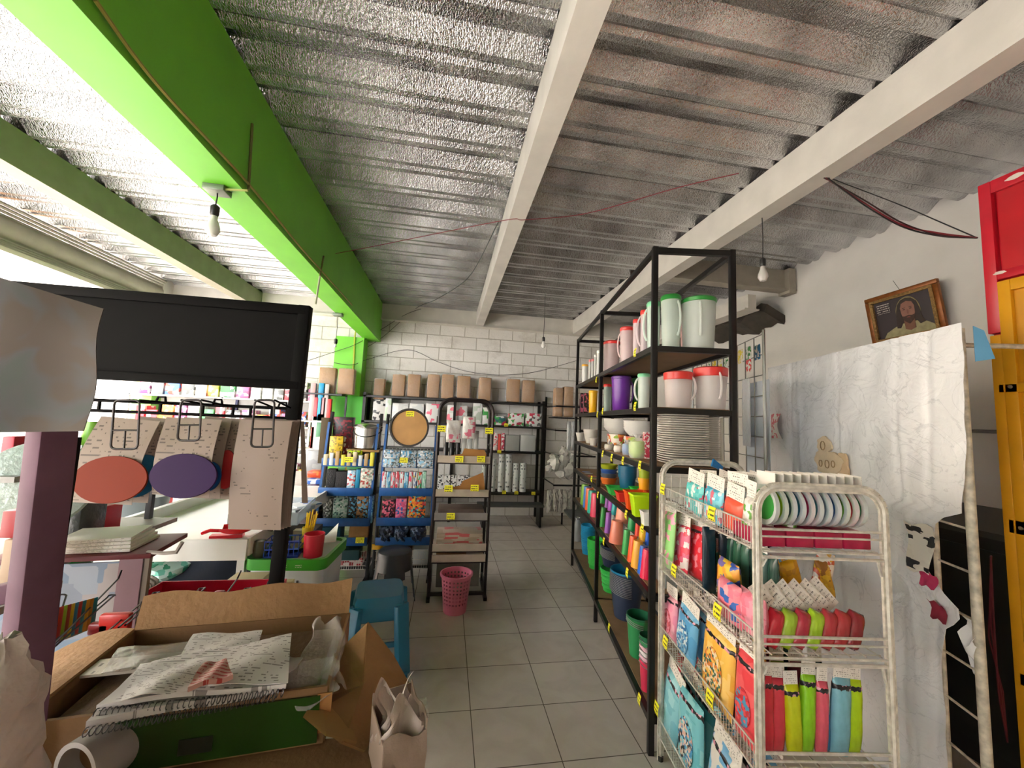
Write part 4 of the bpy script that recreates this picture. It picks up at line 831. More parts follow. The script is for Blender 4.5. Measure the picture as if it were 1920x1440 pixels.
# left rack goods
zt = 1.05
for i in range(9):
    crate(f'small pale brush on the top left blue shelf, {ORD[i]} from the left', -1.105+i*.052, SY, zt, .034, .05, .1+.015*(i % 3), mat(['#d8c8a8', '#cfd8dc', '#b89868', '#d8d040', '#c8b088'][i % 5], .5), 'brush', 'brush', group='brushes on the top left blue shelf')
pot_ = thing('cooking_pot', 'polished steel stock pot with lid on top of the left blue rack', 'pot', (ony(688, 820, 4.05).x, 4.08, 1.20))
STEEL = mat('#b8b8b4', .22, metal=.95, var=.1)
B().lathe([(.115, 0), (.13, .01), (.135, .2), (.14, .205), (.128, .2), (.11, .01), (0, .01)], 36).build('body', STEEL, pot_)
B().lathe([(.142, .205), (.14, .215), (.12, .235), (.05, .25), (0, .25)], 36).build('lid', STEEL, pot_)
B().tube([(.137*math.cos(a), -.137*math.sin(a)*1.0-.004, .19-.07*math.sin(a)) for a in [k*PI/14 for k in range(15)]], .004, 6).build('bail_handle', mat('#1a1a1a', .4), pot_)
crate('brown wooden board under the steel pot', -.79, 4.07, 1.175, .3, .26, .022, mat('#a07c4c', .5, var=.3), 'chopping_board', 'board')
crate('low black crate holding up the wooden board', -.79, 4.1, 1.05, .26, .16, .12, mat('#1c1a1c', .6), 'crate', 'crate')
pxbox(600, 616, 783, 842, 4.0, .03, mat('#4a3c22', .7), 'dark olive cardboard sheet standing at the left end of the left blue rack', 'cardboard_sheet', 'cardboard', zb=1.05)
pxbox(625, 662, 782, 800, 4.05, .1, busy(['#1a1418', '#2a1a20', '#7a1828'], 30), 'black patterned box at the back of the left blue rack', zb=1.3)
pxbox(627, 661, 799, 825, 4.05, .12, busy(['#6a1420', '#8a1c28', '#d8d0c8', '#6a1420'], 20), 'maroon box below the black patterned one on the left rack', zb=1.06)
pxbox(618, 643, 818, 840, 3.95, .04, busy(['#c8a81c', '#d8b820', '#8a741c'], 40), 'yellow scouring pad pack on the left blue rack', 'pack', 'pack', zb=1.05)
o = B(); puff(o, .14, .05, .04, wav=.004); one('cloth_bundle', 'lime green and black netting bundle on the top left blue shelf', 'bundle', o, busy(['#c4e020', '#1a1c10', '#c4e020'], 60), (-.86, 3.93, 1.14))
z = .785
for (a, c, t_, m, lb) in ((612, 629, 880, mat('#141418', .6, bump=1, bscale=90), 'black ribbed box at the left of the second left shelf'), (629, 650, 884, mat('#1a1a20', .5, bump=1, bscale=120, var=.5), 'black dotted box next to the ribbed box'), (651, 666, 882, busy(['#e4e8ea', '#9ac4dc', '#e4e8ea', '#c84a4a'], 30), 'white and blue printed packet on the second left shelf'), (667, 675, 880, mat('#1f8ab0', .4), 'narrow teal bottle on the second left shelf'), (676, 700, 878, busy(['#d8d4c4', '#8a9a8a', '#a83a30', '#d8d4c4'], 34), 'clear packet with cream beads on the second left shelf')):
    pxbox(a, c, t_, 905, SY+.02, .08, m, lb, 'packet', 'pack', zb=z)
pxbox(632, 680, 868, 880, SY+.14, .06, busy(['#7ae08a', '#e8c84a', '#7ae08a'], 20), 'bright mint green carton behind the second left shelf', zb=.9)
z = .51
for (a, c, t_, m, lb) in ((606, 622, 935, busy(['#2a2c28', '#d8dcd8', '#6a7468'], 50), 'dark lattice packet at the left of the third left shelf'), (625, 652, 928, busy(['#9ac4b4', '#d8e4e0', '#2f5a58', '#b8d4cc'], 40), 'pale teal packet on the third left shelf'), (654, 668, 932, busy(['#2a201a', '#6ab0d4', '#2a201a'], 45), 'black packet with blue dots on the third left shelf'), (669, 690, 926, busy(['#a87848', '#6ab4dc', '#a87848', '#2a201a'], 38), 'brown card with blue flower scourers on the third left shelf'), (691, 700, 930, busy(['#2a6ab0', '#8ac4e4'], 50), 'slim blue packet at the right of the third left shelf')):
    pxbox(a, c, t_, 960, SY+.02, .07, m, lb, 'packet', 'pack', zb=z)
crate('brown carton tipped back on the lower left blue rack', ony(672, 1000, 3.88).x, 3.9, .335, .17, .1, .2, KR, rot=(-.25, 0, .03))
crate('dark teal folded cloth on the lower left blue rack', -1.02, 3.96, .335, .2, .16, .15, mat('#174a5a', .9, bump=.6), 'cloth', 'cloth')
crate('dark green bin at the bottom left of the left blue rack', -.9, 3.86, .22, .36, .16, .09, mat('#0f3a3e', .5), 'bin', 'bin')
crate('white wire basket load of red cartons at the base of the left rack', -.9, 4.0, .13, .38, .2, .07, busy(['#a82230', '#c8b8b4', '#8a1a24'], 16), 'carton', 'box')
# right rack goods
tr = thing('wooden_tray', 'round wooden tray with a dark rim standing on the right blue rack', 'tray', (ony(768, 800, 3.98).x, 3.99, ony(768, 802, 3.98).z), rot=(PI/2-.12, 0, 0))
B().lathe([(0, 0), (.172, 0), (.172, .014), (0, .014)], 48).build('board', mat('#b88a52', .55, var=.15, vscale=7), tr)
B().lathe([(.17, -.006), (.19, -.006), (.192, .03), (.176, .03), (.172, .014), (.17, -.006)], 48).build('rim', mat('#2a2624', .5), tr)
o = tr
for i in range(3):
    for k in range(2):
        crate(f'clear peg box, {ORD[i]} from left, {["upper", "lower"][k]} row of the right blue rack', -.51+i*.16, SY+.02, 1.045+.082*(1-k), .15, .1, .08, busy(['#b8c4cc', '#e0e4e6', '#3f8ab8' if k == 0 else '#8ac0e0', '#a8b4bc', '#5a6468'], 40, i+k), 'peg_box', 'box', group='peg boxes on the right blue rack')
for i in range(10):
    cs = [['#d8dce0', '#c8384a', '#e8ecee'], ['#8ac4dc', '#3a88b8', '#d8e8f0'], ['#d8dce0', '#e05060', '#b8c4cc'], ['#e4e8ea', '#b0bcc4', '#d04050']][i % 4] if i < 7 else [['#2a4a80', '#e0c030', '#d8dce0'], ['#d04028', '#2a8a50', '#d8dce0'], ['#c8e0d8', '#8ac0a8']][i-7]
    pxbox(716+i*8.4, 723.5+i*8.4, 884+(i % 3), 912, SY, .06, busy(cs, 60, i, squash=.25), f'slim striped straw pack on the second right blue shelf, {ORD[i]} from the left', 'straw_pack', 'pack', zb=.79, group='straw packs on the second right blue shelf')
for (a, c, t_, cs, lb) in ((716, 740, 938, ['#e0607a', '#2a1a24', '#e88098', '#3a2030'], 'pink brush set in clear wrap'), (742, 762, 935, ['#e86a98', '#e05a88', '#2f6ab8', '#f0a0b8'], 'pink pack with a blue drop shape'), (765, 798, 930, ['#f07a30', '#f0b030', '#d83a40', '#50b8c8', '#1c4048'], 'orange and teal sponge pack')):
    pxbox(a, c, t_, 965, SY, .07, busy(cs, 34), lb+' on the third right blue shelf', 'packet', 'pack', zb=.515)
pxbox(742, 765, 922, 936, SY+.12, .05, mat('#9a9ea0', .5), 'grey carton behind the pink packs on the right rack', zb=.56)
for i, x in enumerate((-.5, -.37, -.22)):
    b = B(); puff(b, .15, .17, .12, wav=.01); jit(b, .006, i+3)
    one('cloth_bundle', ['navy cloth bundle with pale seams at the left of the lower right blue shelf', 'dark blue cloth bundle in the middle of the lower right blue shelf', 'dark blue cloth bundle with white ties at the right blue rack'][i], 'bundle', b, busy(['#1a2c48', '#1e3454', '#16263e', '#7a8ca8', '#1a2c48', '#1c3050'], 26, i), (x, 3.9, .34))
for i, x in enumerate((-.58, -.4)):
    b = B(); puff(b, .1, .05, .05); one('glove_pack', ['yellow glove pack under the navy bundles, left one', 'yellow glove pack under the navy bundles, right one'][i], 'pack', b, mat('#d8a41c', .5), (x, 3.87, .285))
crate('white bottle case in the basket of the right blue rack', -.18, 3.98, .13, .14, .14, .14, mat('#c8ccd0', .5), 'carton', 'box')
crate('brown box in the wire basket of the right blue rack', -.35, 4.0, .13, .16, .16, .16, KR2)
# --- arched rack
AY = 3.47; ax0, ax1 = -.075, .405
ar = thing('arched_rack', 'dark arched tube rack with cardboard trays and yellow price tags in the middle', 'rack', ((ax0+ax1)/2, AY, 0)); hw = (ax1-ax0)/2; DB = mat('#241c1c', .4, metal=.3, var=.3)
for y in (0, .3):
    pts = [(-hw, y, .02), (-hw, y, 1.60)]+[(-hw+.11-.11*math.cos(a), y, 1.60+.11*math.sin(a)) for a in [k*PI/12 for k in range(1, 7)]]+[(hw-.11+.11*math.sin(a), y, 1.60+.11*math.cos(a)) for a in [k*PI/12 for k in range(0, 6)]]+[(hw, y, 1.60), (hw, y, .02)]
    B().tube(pts, .014, 8).build('arch_tube', DB, ar)
for s in (-1, 1):
    B().bb((s*hw-.015, -.06, 0), (s*hw+.015, .36, .028)).build('foot', DB, ar)
    for z in (.1, 1.3): B().tube([(s*hw, 0, z), (s*hw, .3, z)], .009, 6).build('side_bar', DB, ar)
B().bb((-hw, -.012, .03), (hw, .012, .055)).build('base_bar', DB, ar)
for k, z in enumerate((1.2, .91, .71, .45, .36)):
    b = B(); b.bb((-hw+.01, -.02, z-.05), (hw-.01, -.014, z+.012)); b.bb((-hw+.01, -.014, z-.05), (hw-.01, .3, z-.042)); b.build('tray', mat('#b8aa98' if k != 2 else '#8a8480', .5, var=.2), ar)
    B().tube([(-hw, -.016, z-.055), (hw, -.016, z-.055)], .006, 6).build('front_bar', DB, ar)
CAC = [('#a8763e', 1.165, .15, -.02, 'curved brown cardboard on the top tray of the arched rack'), ('#a8763e', .875, .2, .06, 'slanted brown cardboard on the second tray of the arched rack')]
for i, (c, z, w_, sx, lb) in enumerate(CAC):
    out = [(-.2, 0), (-.2, .03), (-.02, .06 if i == 0 else .07), (.0, .11 if i == 0 else .11), (.18, .1 if i == 0 else .19), (.2, .06), (.2, 0)]
    b = B(); b.prism(out, .004, (0, 0, 0)); one('cardboard_sheet', lb, 'cardboard', b, mat(c, .8, var=.15), (.165, AY+.03+.02*i, z))
for i in range(6):
    x = .0+i*.055; h = (.26, .2, .24, .3, .22, .26)[i]
    t = thing('thermos' if i > 2 else 'bottle', ['black bottle with white label at left', 'dark grey bottle second from the left', 'small black bottle third from the left', 'tall clear cylinder with a grey cap', 'pale glass cylinder', 'clear glass cylinder at the right'][i]+' on the top tray of the arched rack', 'bottle', (x, AY+.18, 1.165))
    B().lathe([(.022, 0), (.024, h*.75), (.014, h*.82), (.014, h), (0, h)] if i < 3 else [(.024, 0), (.024, h*.9), (0, h*.9)], 16).build('body', plastic('#1c1c20') if i < 3 else frost('#c8ccc8', .6), t)
    B().lathe([(.016 if i < 3 else .025, h*.9), (.016 if i < 3 else .025, h*1.02), (0, h*1.02)], 16).build('cap', mat('#8a8c8c', .4), t)
for i, (x, z, w_, h, c) in enumerate(((.06, 1.32, .13, .2, '#e0dcd8'), (.2, 1.36, .12, .2, '#e8e4e0'),)):
    b = B(); puff(b, w_, h, .04, wav=.004); one('clear_bag', ['clear bag with pink print hung in the top left of the arch', 'clear bag with a pink patch hung in the arch'][i], 'bag', b, busy([c, c, '#e8e6e4', '#e07a90', c], 16, i), (x, AY+.1, z), rz=.1)
for i in range(5):
    b = B(); b.box((0, 0, .07), (.05, .04, .14)); one('straw_box', f'small silver packet on the second tray of the arched rack, {ORD[i]} from the left', 'pack', b, busy(['#d0d4d4', '#3a3c40', '#e8eaea'], 50, i), (-.03+i*.06, AY+.2, .873), group='silver packets on the arched rack')
for k, z in enumerate((.675, .415)):
    crate(['flat grey carton on the third tray of the arched rack', 'stack of folded brown bags with a red stripe on the fourth tray'][k], .165, AY+.13, z, .4, .22, .07 if k == 0 else .12, [mat('#5a4c44', .7, var=.3), busy(['#b8a894', '#a8957e', '#c45a5a', '#b8a894'], 6, 2, squash=6)][k])
crate('brown carton on the lower shelf of the arched rack', .1, AY+.16, .32, .26, .2, .1, KR2)
crate('grey folded storage case on the floor of the arched rack', .17, AY+.16, .06, .38, .14, .25, mat('#7c7a72', .6, var=.25, bump=.3), 'storage_case', 'case')
ARF = Frame((0, AY, 0), 0)
for i, (px, py) in enumerate(((828, 804), (917, 808), (861, 861), (902, 861), (841, 916), (890, 915), (845, 968))):
    price(ARF, px, py, 0, 'yellow price tag '+['on the left bend of the arched rack', 'on the right bend of the arched rack', 'left on the top tray of the arched rack', 'right on the top tray of the arched rack', 'left on the second tray of the arched rack', 'right on the second tray of the arched rack', 'on the third tray of the arched rack'][i], w_=.07, h=.055, yl=-.035, group='price tags on the arched rack')
BLF = Frame((0, SY, 0), 0)
for i, (px, py) in enumerate(((654, 862), (757, 863), (769, 776), (675, 1013))):
    price(BLF, px, py, 0, 'yellow price tag '+['on the top lip of the left blue rack', 'on the top lip of the right blue rack', 'at the top of the round wooden tray', 'on the tipped brown carton of the left blue rack'][i], w_=.075, h=.05, yl=-.062, group='price tags on the blue racks')
# --- back wall shelving
BY = 5.93
bs = thing('rear_shelving', 'long black shelving along the back wall carrying brown paper packs', 'shelving', (0, BY, 0))
for x in (-1.22, .1, 1.49):
    for y in (0, .32): B().bb((x-.02, y-.02, 0), (x+.02, y+.02, 1.86)).build('post', BLACKM, bs)
for z in (1.82, 1.45, 1.06, .43): B().bb((-1.24, -.02, z-.03), (1.51, .34, z)).build('shelf', mat('#1c1c1c', .5, var=.3), bs, bevel=.002)
def bagpx(pl, pr, pt, label, zb=1.822, Y=5.99, d=.12, grp='brown paper packs along the top shelf'):
    a = ony(pl, pt+20, Y); c = ony(pr, pt+20, Y); zt = ony((pl+pr)/2, pt, Y).z; w_ = c.x-a.x; h = zt-zb
    t = thing('paper_bag_pack', label, 'bag', ((a.x+c.x)/2, Y+.06, zb+.003), group=None)
    b = B(); b.box((0, 0, h*.49), (w_*.9, d, h*.96)); b.build('paper_bags', KR, t, bevel=.012)
    b = B(); b.lathe([(w_*.50, .0), (w_*.60, h*.05), (w_*.56, h*.5), (w_*.5, h*.98), (0, h)], 16, sy=d/w_*1.15, sq=5); jit(b, .006, int(pl)); b.build('clear_wrap', CLEAR, t, ang=80)
    return t
for i, (a, c, t_) in enumerate(((700, 721, 709), (734, 760, 701), (763, 789, 701), (800, 825, 701), (827, 852, 701), (856, 883, 704), (897, 922, 707), (950, 976, 710), (979, 1004, 712))):
    bagpx(a, c, t_, f'brown paper bag pack in clear wrap, {ORD[i]} from the green column on the top shelf', zb=1.822 if i else 1.76)
crate('white carton supporting the brown pack next to the green column', ony(712, 770, 5.99).x, 6.06, 1.453, .2, .14, .305, busy(['#e0ddd8', '#e0ddd8', '#2a2a2c', '#e0ddd8'], 14), 'carton', 'box')
W = '#dfe0de'
for i, (a, c, t_, cs, lb) in enumerate(((722, 733, 742, [W, '#c8dcc0', W], 'white and green flowered box beside the green column'), (735, 765, 756, [W, W, '#cfd2d0'], 'plain white bag pack on the second wall shelf'), (767, 794, 757, [W, '#d0d4d4', W], 'white bag pack with grey folds on the second wall shelf'), (798, 824, 757, [W, W, '#e8708a', W], 'white bag pack with a pink heart on the second wall shelf'), (838, 876, 760, [W, '#c8ccc8', W, '#e87a8a'], 'large white bag pack behind the arch'), (887, 904, 756, [W, '#b8c4b8'], 'grey white pack behind the right side of the arch'), (905, 919, 764, [W, '#3f9a4a', W], 'white pack with a green square behind the arch'))):
    pxbox(a, c, t_, 792, 5.98, .12, busy(cs, 9, i), lb, 'bag_pack', 'pack', zb=1.453)
for i, (a, c) in enumerate(((923, 948), (953, 982), (986, 1015))):
    t_ = pxbox(a, c, [780, 775, 775][i], 797, 5.98, .12, busy([['#2a6a6a', W, '#3f9a4a', '#b0304a'], [W, W, '#3f9a4a', '#b0304a'], [W, W, '#4a8a50', '#c04458', '#5a5a5a']][i], 14, i), ['white tub box with a teal and green label on the second wall shelf', 'white tub box with a green label in the middle of the right bay', 'white tub box with a red label at the right end of the wall shelf'][i], 'tub_box', 'box', zb=1.453)
for i, (a, c, t_, m, lb) in enumerate(((926, 933, 812, busy(['#e0e0e0', '#e05a6a', '#e0e0e0'], 30), 'thin red and white roll on the third wall shelf'), (934, 939, 814, mat('#d8504a', .5), 'thin red roll on the third wall shelf'), (940, 946, 812, busy(['#e8e8e8', '#c83a5a'], 30), 'thin pink and white roll on the third wall shelf'), (948, 974, 816, mat('#9a9c98', .6), 'grey carton on the third wall shelf'), (976, 1004, 816, mat('#b4b8b6', .6), 'pale grey carton at the right of the third wall shelf'))):
    pxbox(a, c, t_, 845, 5.98, .12, m, lb, 'roll' if i < 3 else 'carton', 'roll' if i < 3 else 'box', zb=1.063)
for i, (a, c, t_) in enumerate(((905, 914, 862), (919, 932, 861), (936, 948, 852), (949, 962, 852), (963, 975, 869), (976, 989, 869))):
    P = ony((a+c)/2, t_, 6.0); r = (c-a)/720*6.0/2*.98; h = P.z-.432
    b = B(); b.lathe([(r, 0), (r, h), (r*.75, h), (r*.75, h-.01), (0, h-.01)], 20); one('foil_roll', f'tall wrapped silver roll standing on the lowest wall shelf, {ORD[i]} from the left', 'roll', b, printed('#d6dcdc', '#5a6468', 9, 3, .5, 'XZ', rough=.3), (P.x, 6.05, .433), group='silver rolls on the lowest wall shelf')
WF = Frame((0, BY, 0), 0)
for i, (px, py) in enumerate(((936, 847), (909, 922), (945, 923), (968, 924), (1000, 925), (949, 797))):
    price(WF, px, py, 0, 'small yellow tag '+['on the third shelf of the back wall', 'under the leftmost silver roll', 'under the third silver roll', 'under the fifth silver roll', 'at the right end of the lowest wall shelf', 'orange tinted on the second wall shelf'][i], w_=.06, h=.05, yl=-.035, group='price tags on the wall shelving')
t = thing('bench', 'low dark grey bench in front of the back wall shelving', 'bench', (1.0, 5.72, 0))
B().bb((-.5, -.13, .29), (.47, .13, .315)).build('seat', mat('#3c4040', .5), t)
for x in (-.42, .42): B().bb((x-.015, -.11, 0), (x+.015, .11, .29)).build('leg', BLACKM, t)
t = thing('bench', 'low grey bench running toward the camera behind the black shelving', 'bench', (1.9, 5.1, 0), math.radians(-6))
B().bb((-.2, -.75, .26), (.2, .75, .285)).build('seat', mat('#4a4f50', .5), t)
for x in (-.17, .17):
    for y in (-.68, .68): B().bb((x-.012, y-.012, 0), (x+.012, y+.012, .26)).build('leg', BLACKM, t)
# clumps of clear bags hung on a wall rack at the back right
t = thing('corner_rack', 'dark wall rack with rails at the back right corner', 'rack', (1.75, 5.9, 0))
for z in (1.78, 1.42, 1.05, .62): B().tube([(-.15, .3, z), (-.15, -.35, z)], .01, 6).build('rail', BLACKM, t); B().tube([(.45, .3, z), (.45, -.35, z)], .01, 6).build('rail', BLACKM, t); B().bb((-.17, -.36, z-.012), (.47, -.34, z+.012)).build('cross_bar', BLACKM, t)
for x in (-.15, .45): B().bb((x-.015, .3, 0), (x+.015, .33, 1.95)).build('upright', BLACKM, t)
bagpx(1040, 1056, 726, 'brown pack in crinkled wrap hung at the back right corner, left one', zb=1.62, Y=5.7, d=.14)
bagpx(1057, 1076, 724, 'brown pack in crinkled wrap hung at the back right corner, right one', zb=1.62, Y=5.7, d=.14)
crate('dark shelf plate under the two hung brown packs', ony(1060, 760, 5.7).x, 5.78, 1.598, .4, .3, .02, BLACKM, 'shelf_plate', 'shelf')
for i, (px, py, s) in enumerate(((1040, 868, .12), (1056, 862, .12), (1066, 880, .13), (1052, 884, .1), (1072, 862, .1), (1030, 876, .07), (1058, 848, .08))):
    P = ony(px, py, 5.5); b = B(); b.lathe([(0, -s), (s*.6, -s*.7), (s*.8, 0), (s*.4, s*.6), (s*.55, s*.9), (0, s)], 10); jit(b, s*.2, i)
    one('hanging_bag', f'crinkled clear bag on the back right wall rack, {ORD[i]} from the left', 'bag', b, mat('#d4d4cc', .15, alpha=.75, bump=1, bscale=25), (P.x, P.y, P.z), group='crinkled clear bags at the back right', ang=20)
for i, px in enumerate((1030, 1040, 1050, 1058, 1068, 1076)):
    P = ony(px, 962, 5.55); zt_ = ony(px, 918, 5.55).z; b = B(); puff(b, .09, zt_-P.z, .07, wav=.008); jit(b, .008, i)
    one('hanging_bag', f'white hanging bag in the lower cluster of the back right corner, {ORD[i]} from the left', 'bag', b, mat('#cfccc0' if i % 2 else '#b8b6ae', .3, alpha=.85, bump=.8), (P.x, 5.55, P.z), rz=.3*i, ang=25, group='white bags hanging at the back right')
for i, px in enumerate((1066, 1074, 1081)):
    P = ony(px, 845, 5.2); zt_ = ony(px, 790, 5.2).z; b = B(); puff(b, .07, zt_-P.z, .04, wav=.006)
    one('hanging_bag', f'slim clear bag hanging beside the far post of the black shelving, {ORD[i]} from the left', 'bag', b, mat('#d8dce0', .2, alpha=.7, bump=.7), (P.x, 5.2, P.z), rz=.4, ang=40)
# --- stools and basket
st_ = thing('stool', 'teal blue plastic stool with a square seat standing behind the cardboard', 'stool', (-.36, 2.64, 0), math.radians(8))
TB = mat('#2a80a8', .35, var=.12, vscale=6)
def stool_sq(t, m, H=.45, a=.14, c=.168):
    b = B(); vs = []; pr = [(a*.55, H+.0), (a*.97, H), (a*1.03, H-.012), (a*1.08, H-.06), (a*1.02, H-.062)]; n = 32
    b.lathe(pr[::-1]+[(0, H)], n, sq=7); b.build('seat', m, t)
    for sx in (-1, 1):
        for sy in (-1, 1):
            b = B(); k0, k1 = a*.93, c*.97
            p0 = Vector((sx*k0, sy*k0, H-.05)); p1 = Vector((sx*k1, sy*k1, .0)); b.bar(p0, p1, .095, .04, up=(sx, sy, 0)); b.build('leg', m, t, bevel=.008)
            b = B(); b.box((sx*k1, sy*k1, .012), (.055, .055, .024)); b.build('foot', m, t, bevel=.006)
    for s in (-1, 1):
        q = a+(c-a)*.55
        B().bb((-q+.01, s*q-.008, .17), (q-.01, s*q+.008, .20)).build('stretcher', m, t, bevel=.004)
        B().bb((s*q-.008, -q+.01, .17), (s*q+.008, q-.01, .20)).build('stretcher', m, t, bevel=.004)
        B().bb((-a, s*a*1.02-.006, H-.13), (a, s*a*1.02+.006, H-.04)).build('apron', m, t, bevel=.004); B().bb((s*a*1.02-.006, -a, H-.13), (s*a*1.02+.006, a, H-.04)).build('apron', m, t, bevel=.004)
stool_sq(st_, TB)
st2 = thing('stool', 'dark grey plastic stool with a round seat and arched sides', 'stool', (-.37, 3.46, 0), .2)
GR = mat('#3a3f45', .35, var=.1); n = 48; H = .42
b = B(); b.lathe([(0, H), (.12, H), (.135, H-.01), (.14, H-.03), (.142, H-.045), (.13, H-.045)], n); b.build('seat', GR, st2)
b = B(); vs = []; fs = []
NZ = 14
def r_at(z): return .135+.055*(1-z/(H-.04))
for s, off in ((0, 0), (1, -.006)):
    for j in range(NZ+1):
        z = (H-.04)*j/NZ
        for k in range(n): a = 2*PI*k/n; vs.append(((r_at(z)+off)*math.cos(a), (r_at(z)+off)*math.sin(a), z))
NN = (NZ+1)*n
def hole(j, k):
    a = ((k+.5)/n*4) % 1; z = (j+.5)/NZ
    return abs(a-.5) < .30*math.sqrt(max(0, 1-(z/.74)**3)) if z < .74 else False
for j in range(NZ):
    for k in range(n):
        if hole(j, k): continue
        p = j*n+k; q = j*n+(k+1) % n; fs += [(p, q, q+n, p+n), (NN+p, NN+p+n, NN+q+n, NN+q)]
        for dj, dk, e in ((-1, 0, (p, q)), (1, 0, (p+n, q+n)), (0, -1, (p, p+n)), (0, 1, (q, q+n))):
            jj, kk = j+dj, (k+dk) % n
            if jj < 0 or jj >= NZ or hole(jj, kk): fs.append((e[0], e[1], e[1]+NN, e[0]+NN))
b.add(vs, fs); b.build('body', GR, st2)
bk = thing('wastebasket', 'small pink perforated plastic basket on the floor before the arched rack', 'basket', (.145, 3.27, 0))
PK = mat('#d07088', .38, var=.08); n = 48; Hh = .29; b = B(); vs = []; fs = []; NZ = 20
for off in (0, -.003):
    for j in range(NZ+1):
        z = Hh*j/NZ
        for k in range(n): a = 2*PI*k/n; r = .092+.03*j/NZ+off; vs.append((r*math.cos(a), r*math.sin(a), z))
NN = (NZ+1)*n
def hole2(j, k): return 5 <= j <= 17 and j % 2 == 1 and k % 2 == 0
for j in range(NZ):
    for k in range(n):
        if hole2(j, k): continue
        p = j*n+k; q = j*n+(k+1) % n; fs += [(p, q, q+n, p+n), (NN+p, NN+p+n, NN+q+n, NN+q)]
b.add(vs, fs); b.build('body', PK, bk)
B().lathe([(0, .004), (.092, .004), (.092, 0), (0, 0)], 32).build('bottom', PK, bk)
B().lathe([(.117, Hh-.012), (.131, Hh-.012), (.133, Hh+.004), (.120, Hh+.006), (.117, Hh-.012)], 40).build('rim', PK, bk)
# --- bulbs and wires
def bulb(label, P, drop, box=True, size=1.0, lit=False):
    t = thing('light_bulb', label, 'bulb', P)
    if box: B().bb((-.05, -.04, -.03), (.05, .04, 0)).build('junction_box', mat('#7c8478', .4, metal=.5), t, bevel=.003)
    B().tube([(0, 0, -.0), (.004, 0, -drop*.5), (0, 0, -drop)], .0035, 6).build('cord', plastic('#3a3a3a'), t)
    B().lathe([(.015, 0), (.02, .01), (.02, .05), (.012, .06), (0, .06)], 16, c=(0, 0, -drop-.055)).build('socket', plastic('#151515'), t)
    s = .032*size
    B().lathe([(0, -.115*size), (s*.6, -.108*size), (s, -.082*size), (s*.95, -.06*size), (s*.55, -.025*size), (s*.45, 0), (0, 0)], 24, c=(0, 0, -drop-.05)).build('glass_bulb', mat('#e8e6e0', .15, alpha=.92), t)
bulb('light bulb hanging from a metal box under the green beam', tuple(onz(408, 352, 2.68)), .1)
bulb('white light bulb hanging on a long cord from the white beam at right', (2.10, 2.27, 3.04), .30, False, 1.0)
bulb('bare socket and cord under the far end of the green beam', tuple(onz(634, 588, 2.68)), .3, True, .4)
bulb('small bulb hanging on a long cord before the back wall', (1.22, 5.0, 3.28), .6, False, .9)
def wire(label, pts, r, col, name='cable'):
    # smooth through the points
    P = [Vector((p[0], p[1], min(p[2], 3.255))) for p in pts]; out = []
    for i in range(len(P)-1):
        p0, p1, p2, p3 = P[max(i-1, 0)], P[i], P[i+1], P[min(i+2, len(P)-1)]
        for k in range(8):
            t = k/8; out.append(.5*((2*p1)+(p2-p0)*t+(2*p0-5*p1+4*p2-p3)*t*t+(3*p1-p0-3*p2+p3)*t**3))
    out.append(P[-1]); return one(name, label, 'cable' if name == 'cable' else 'pipe', B().tube(out, r, 5), plastic(col, .5))
wire('thin red wire strung under the deck from the green beam to the white beam', [onz(605, 480, 3.0), onz(700, 462, 3.05), onz(935, 415, 3.02), onz(985, 412, 3.03), onz(1100, 400, 3.1), onz(1270, 352, 3.1), onz(1385, 325, 3.12)], .003, '#8a3038')
wire('dark green wire sloping from the middle beam to the block wall', [onz(935, 415, 3.04), ony(880, 480, 4.6), ony(820, 540, 5.6), ony(780, 578, 6.2), ony(720, 630, 6.26), ony(690, 650, 6.2)], .004, '#3a4440')
wire('thin dark wire crossing in front of the green column', [ony(560, 682, 5.9), ony(626, 660, 5.95), ony(668, 645, 5.95), ony(716, 617, 6.2), ony(760, 590, 6.2), ony(790, 572, 6.2)], .004, '#333333')
wire('slack wire drooping across the back wall above the brown packs', [ony(626, 680, 5.95), ony(660, 684, 5.95), ony(692, 673, 6.1), ony(765, 656, 6.26), ony(820, 678, 6.26), ony(870, 695, 6.26), ony(930, 703, 6.26), ony(1000, 698, 6.26), ony(1085, 675, 6.26)], .004, '#4a4a4a')
for i, (dz, c) in enumerate(((0, '#3a2020'), (-.02, '#7a1f2a'), (-.035, '#222222'), (.05, '#2a2a2a'))):
    wire(['thick dark red cable drooping from the white beam to the red cabinet', 'red cable in the bundle reaching the red cabinet', 'lowest black cable in the bundle reaching the red cabinet', 'upper separate black cable reaching the red cabinet'][i], [onz(1545+i*3, 333, 3.04), ony(1620, [375, 380, 384, 358][i], 1.95), ony(1690, [417, 421, 424, 385][i], 1.75), ony(1760, [440, 437, 442, 415][i], 1.55), ony(1832, 446, 1.36)], .0045 if i != 3 else .003, c)
wire('yellow conduit running along the inside face of the green beam', [onx(178, 0, -1.105), onx(300, 165, -1.105), onx(466, 345, -1.105), onx(560, 460, -1.105), onx(600, 505, -1.105), onx(660, 572, -1.105)], .007, '#9a9440', 'conduit_pipe')
wire('short vertical conduit on the green beam above the first bulb', [onx(466, 355, -1.105), onx(473, 232, -1.105)], .007, '#6a6a30', 'conduit_pipe')
wire('short conduit stub leading to the first bulb box', [tuple(onz(465, 357, 2.67)), tuple(onz(420, 355, 2.665))], .006, '#9aa050', 'conduit_pipe')
wire('short vertical conduit on the green beam near its far end', [onx(600, 517, -1.105), onx(607, 480, -1.105)], .007, '#6a6a30', 'conduit_pipe')
wire('pale conduit pipe leaning below the green beam near its far end', [onx(592, 570, -1.09), onx(600, 518, -1.105)], .008, '#a8a890', 'conduit_pipe')
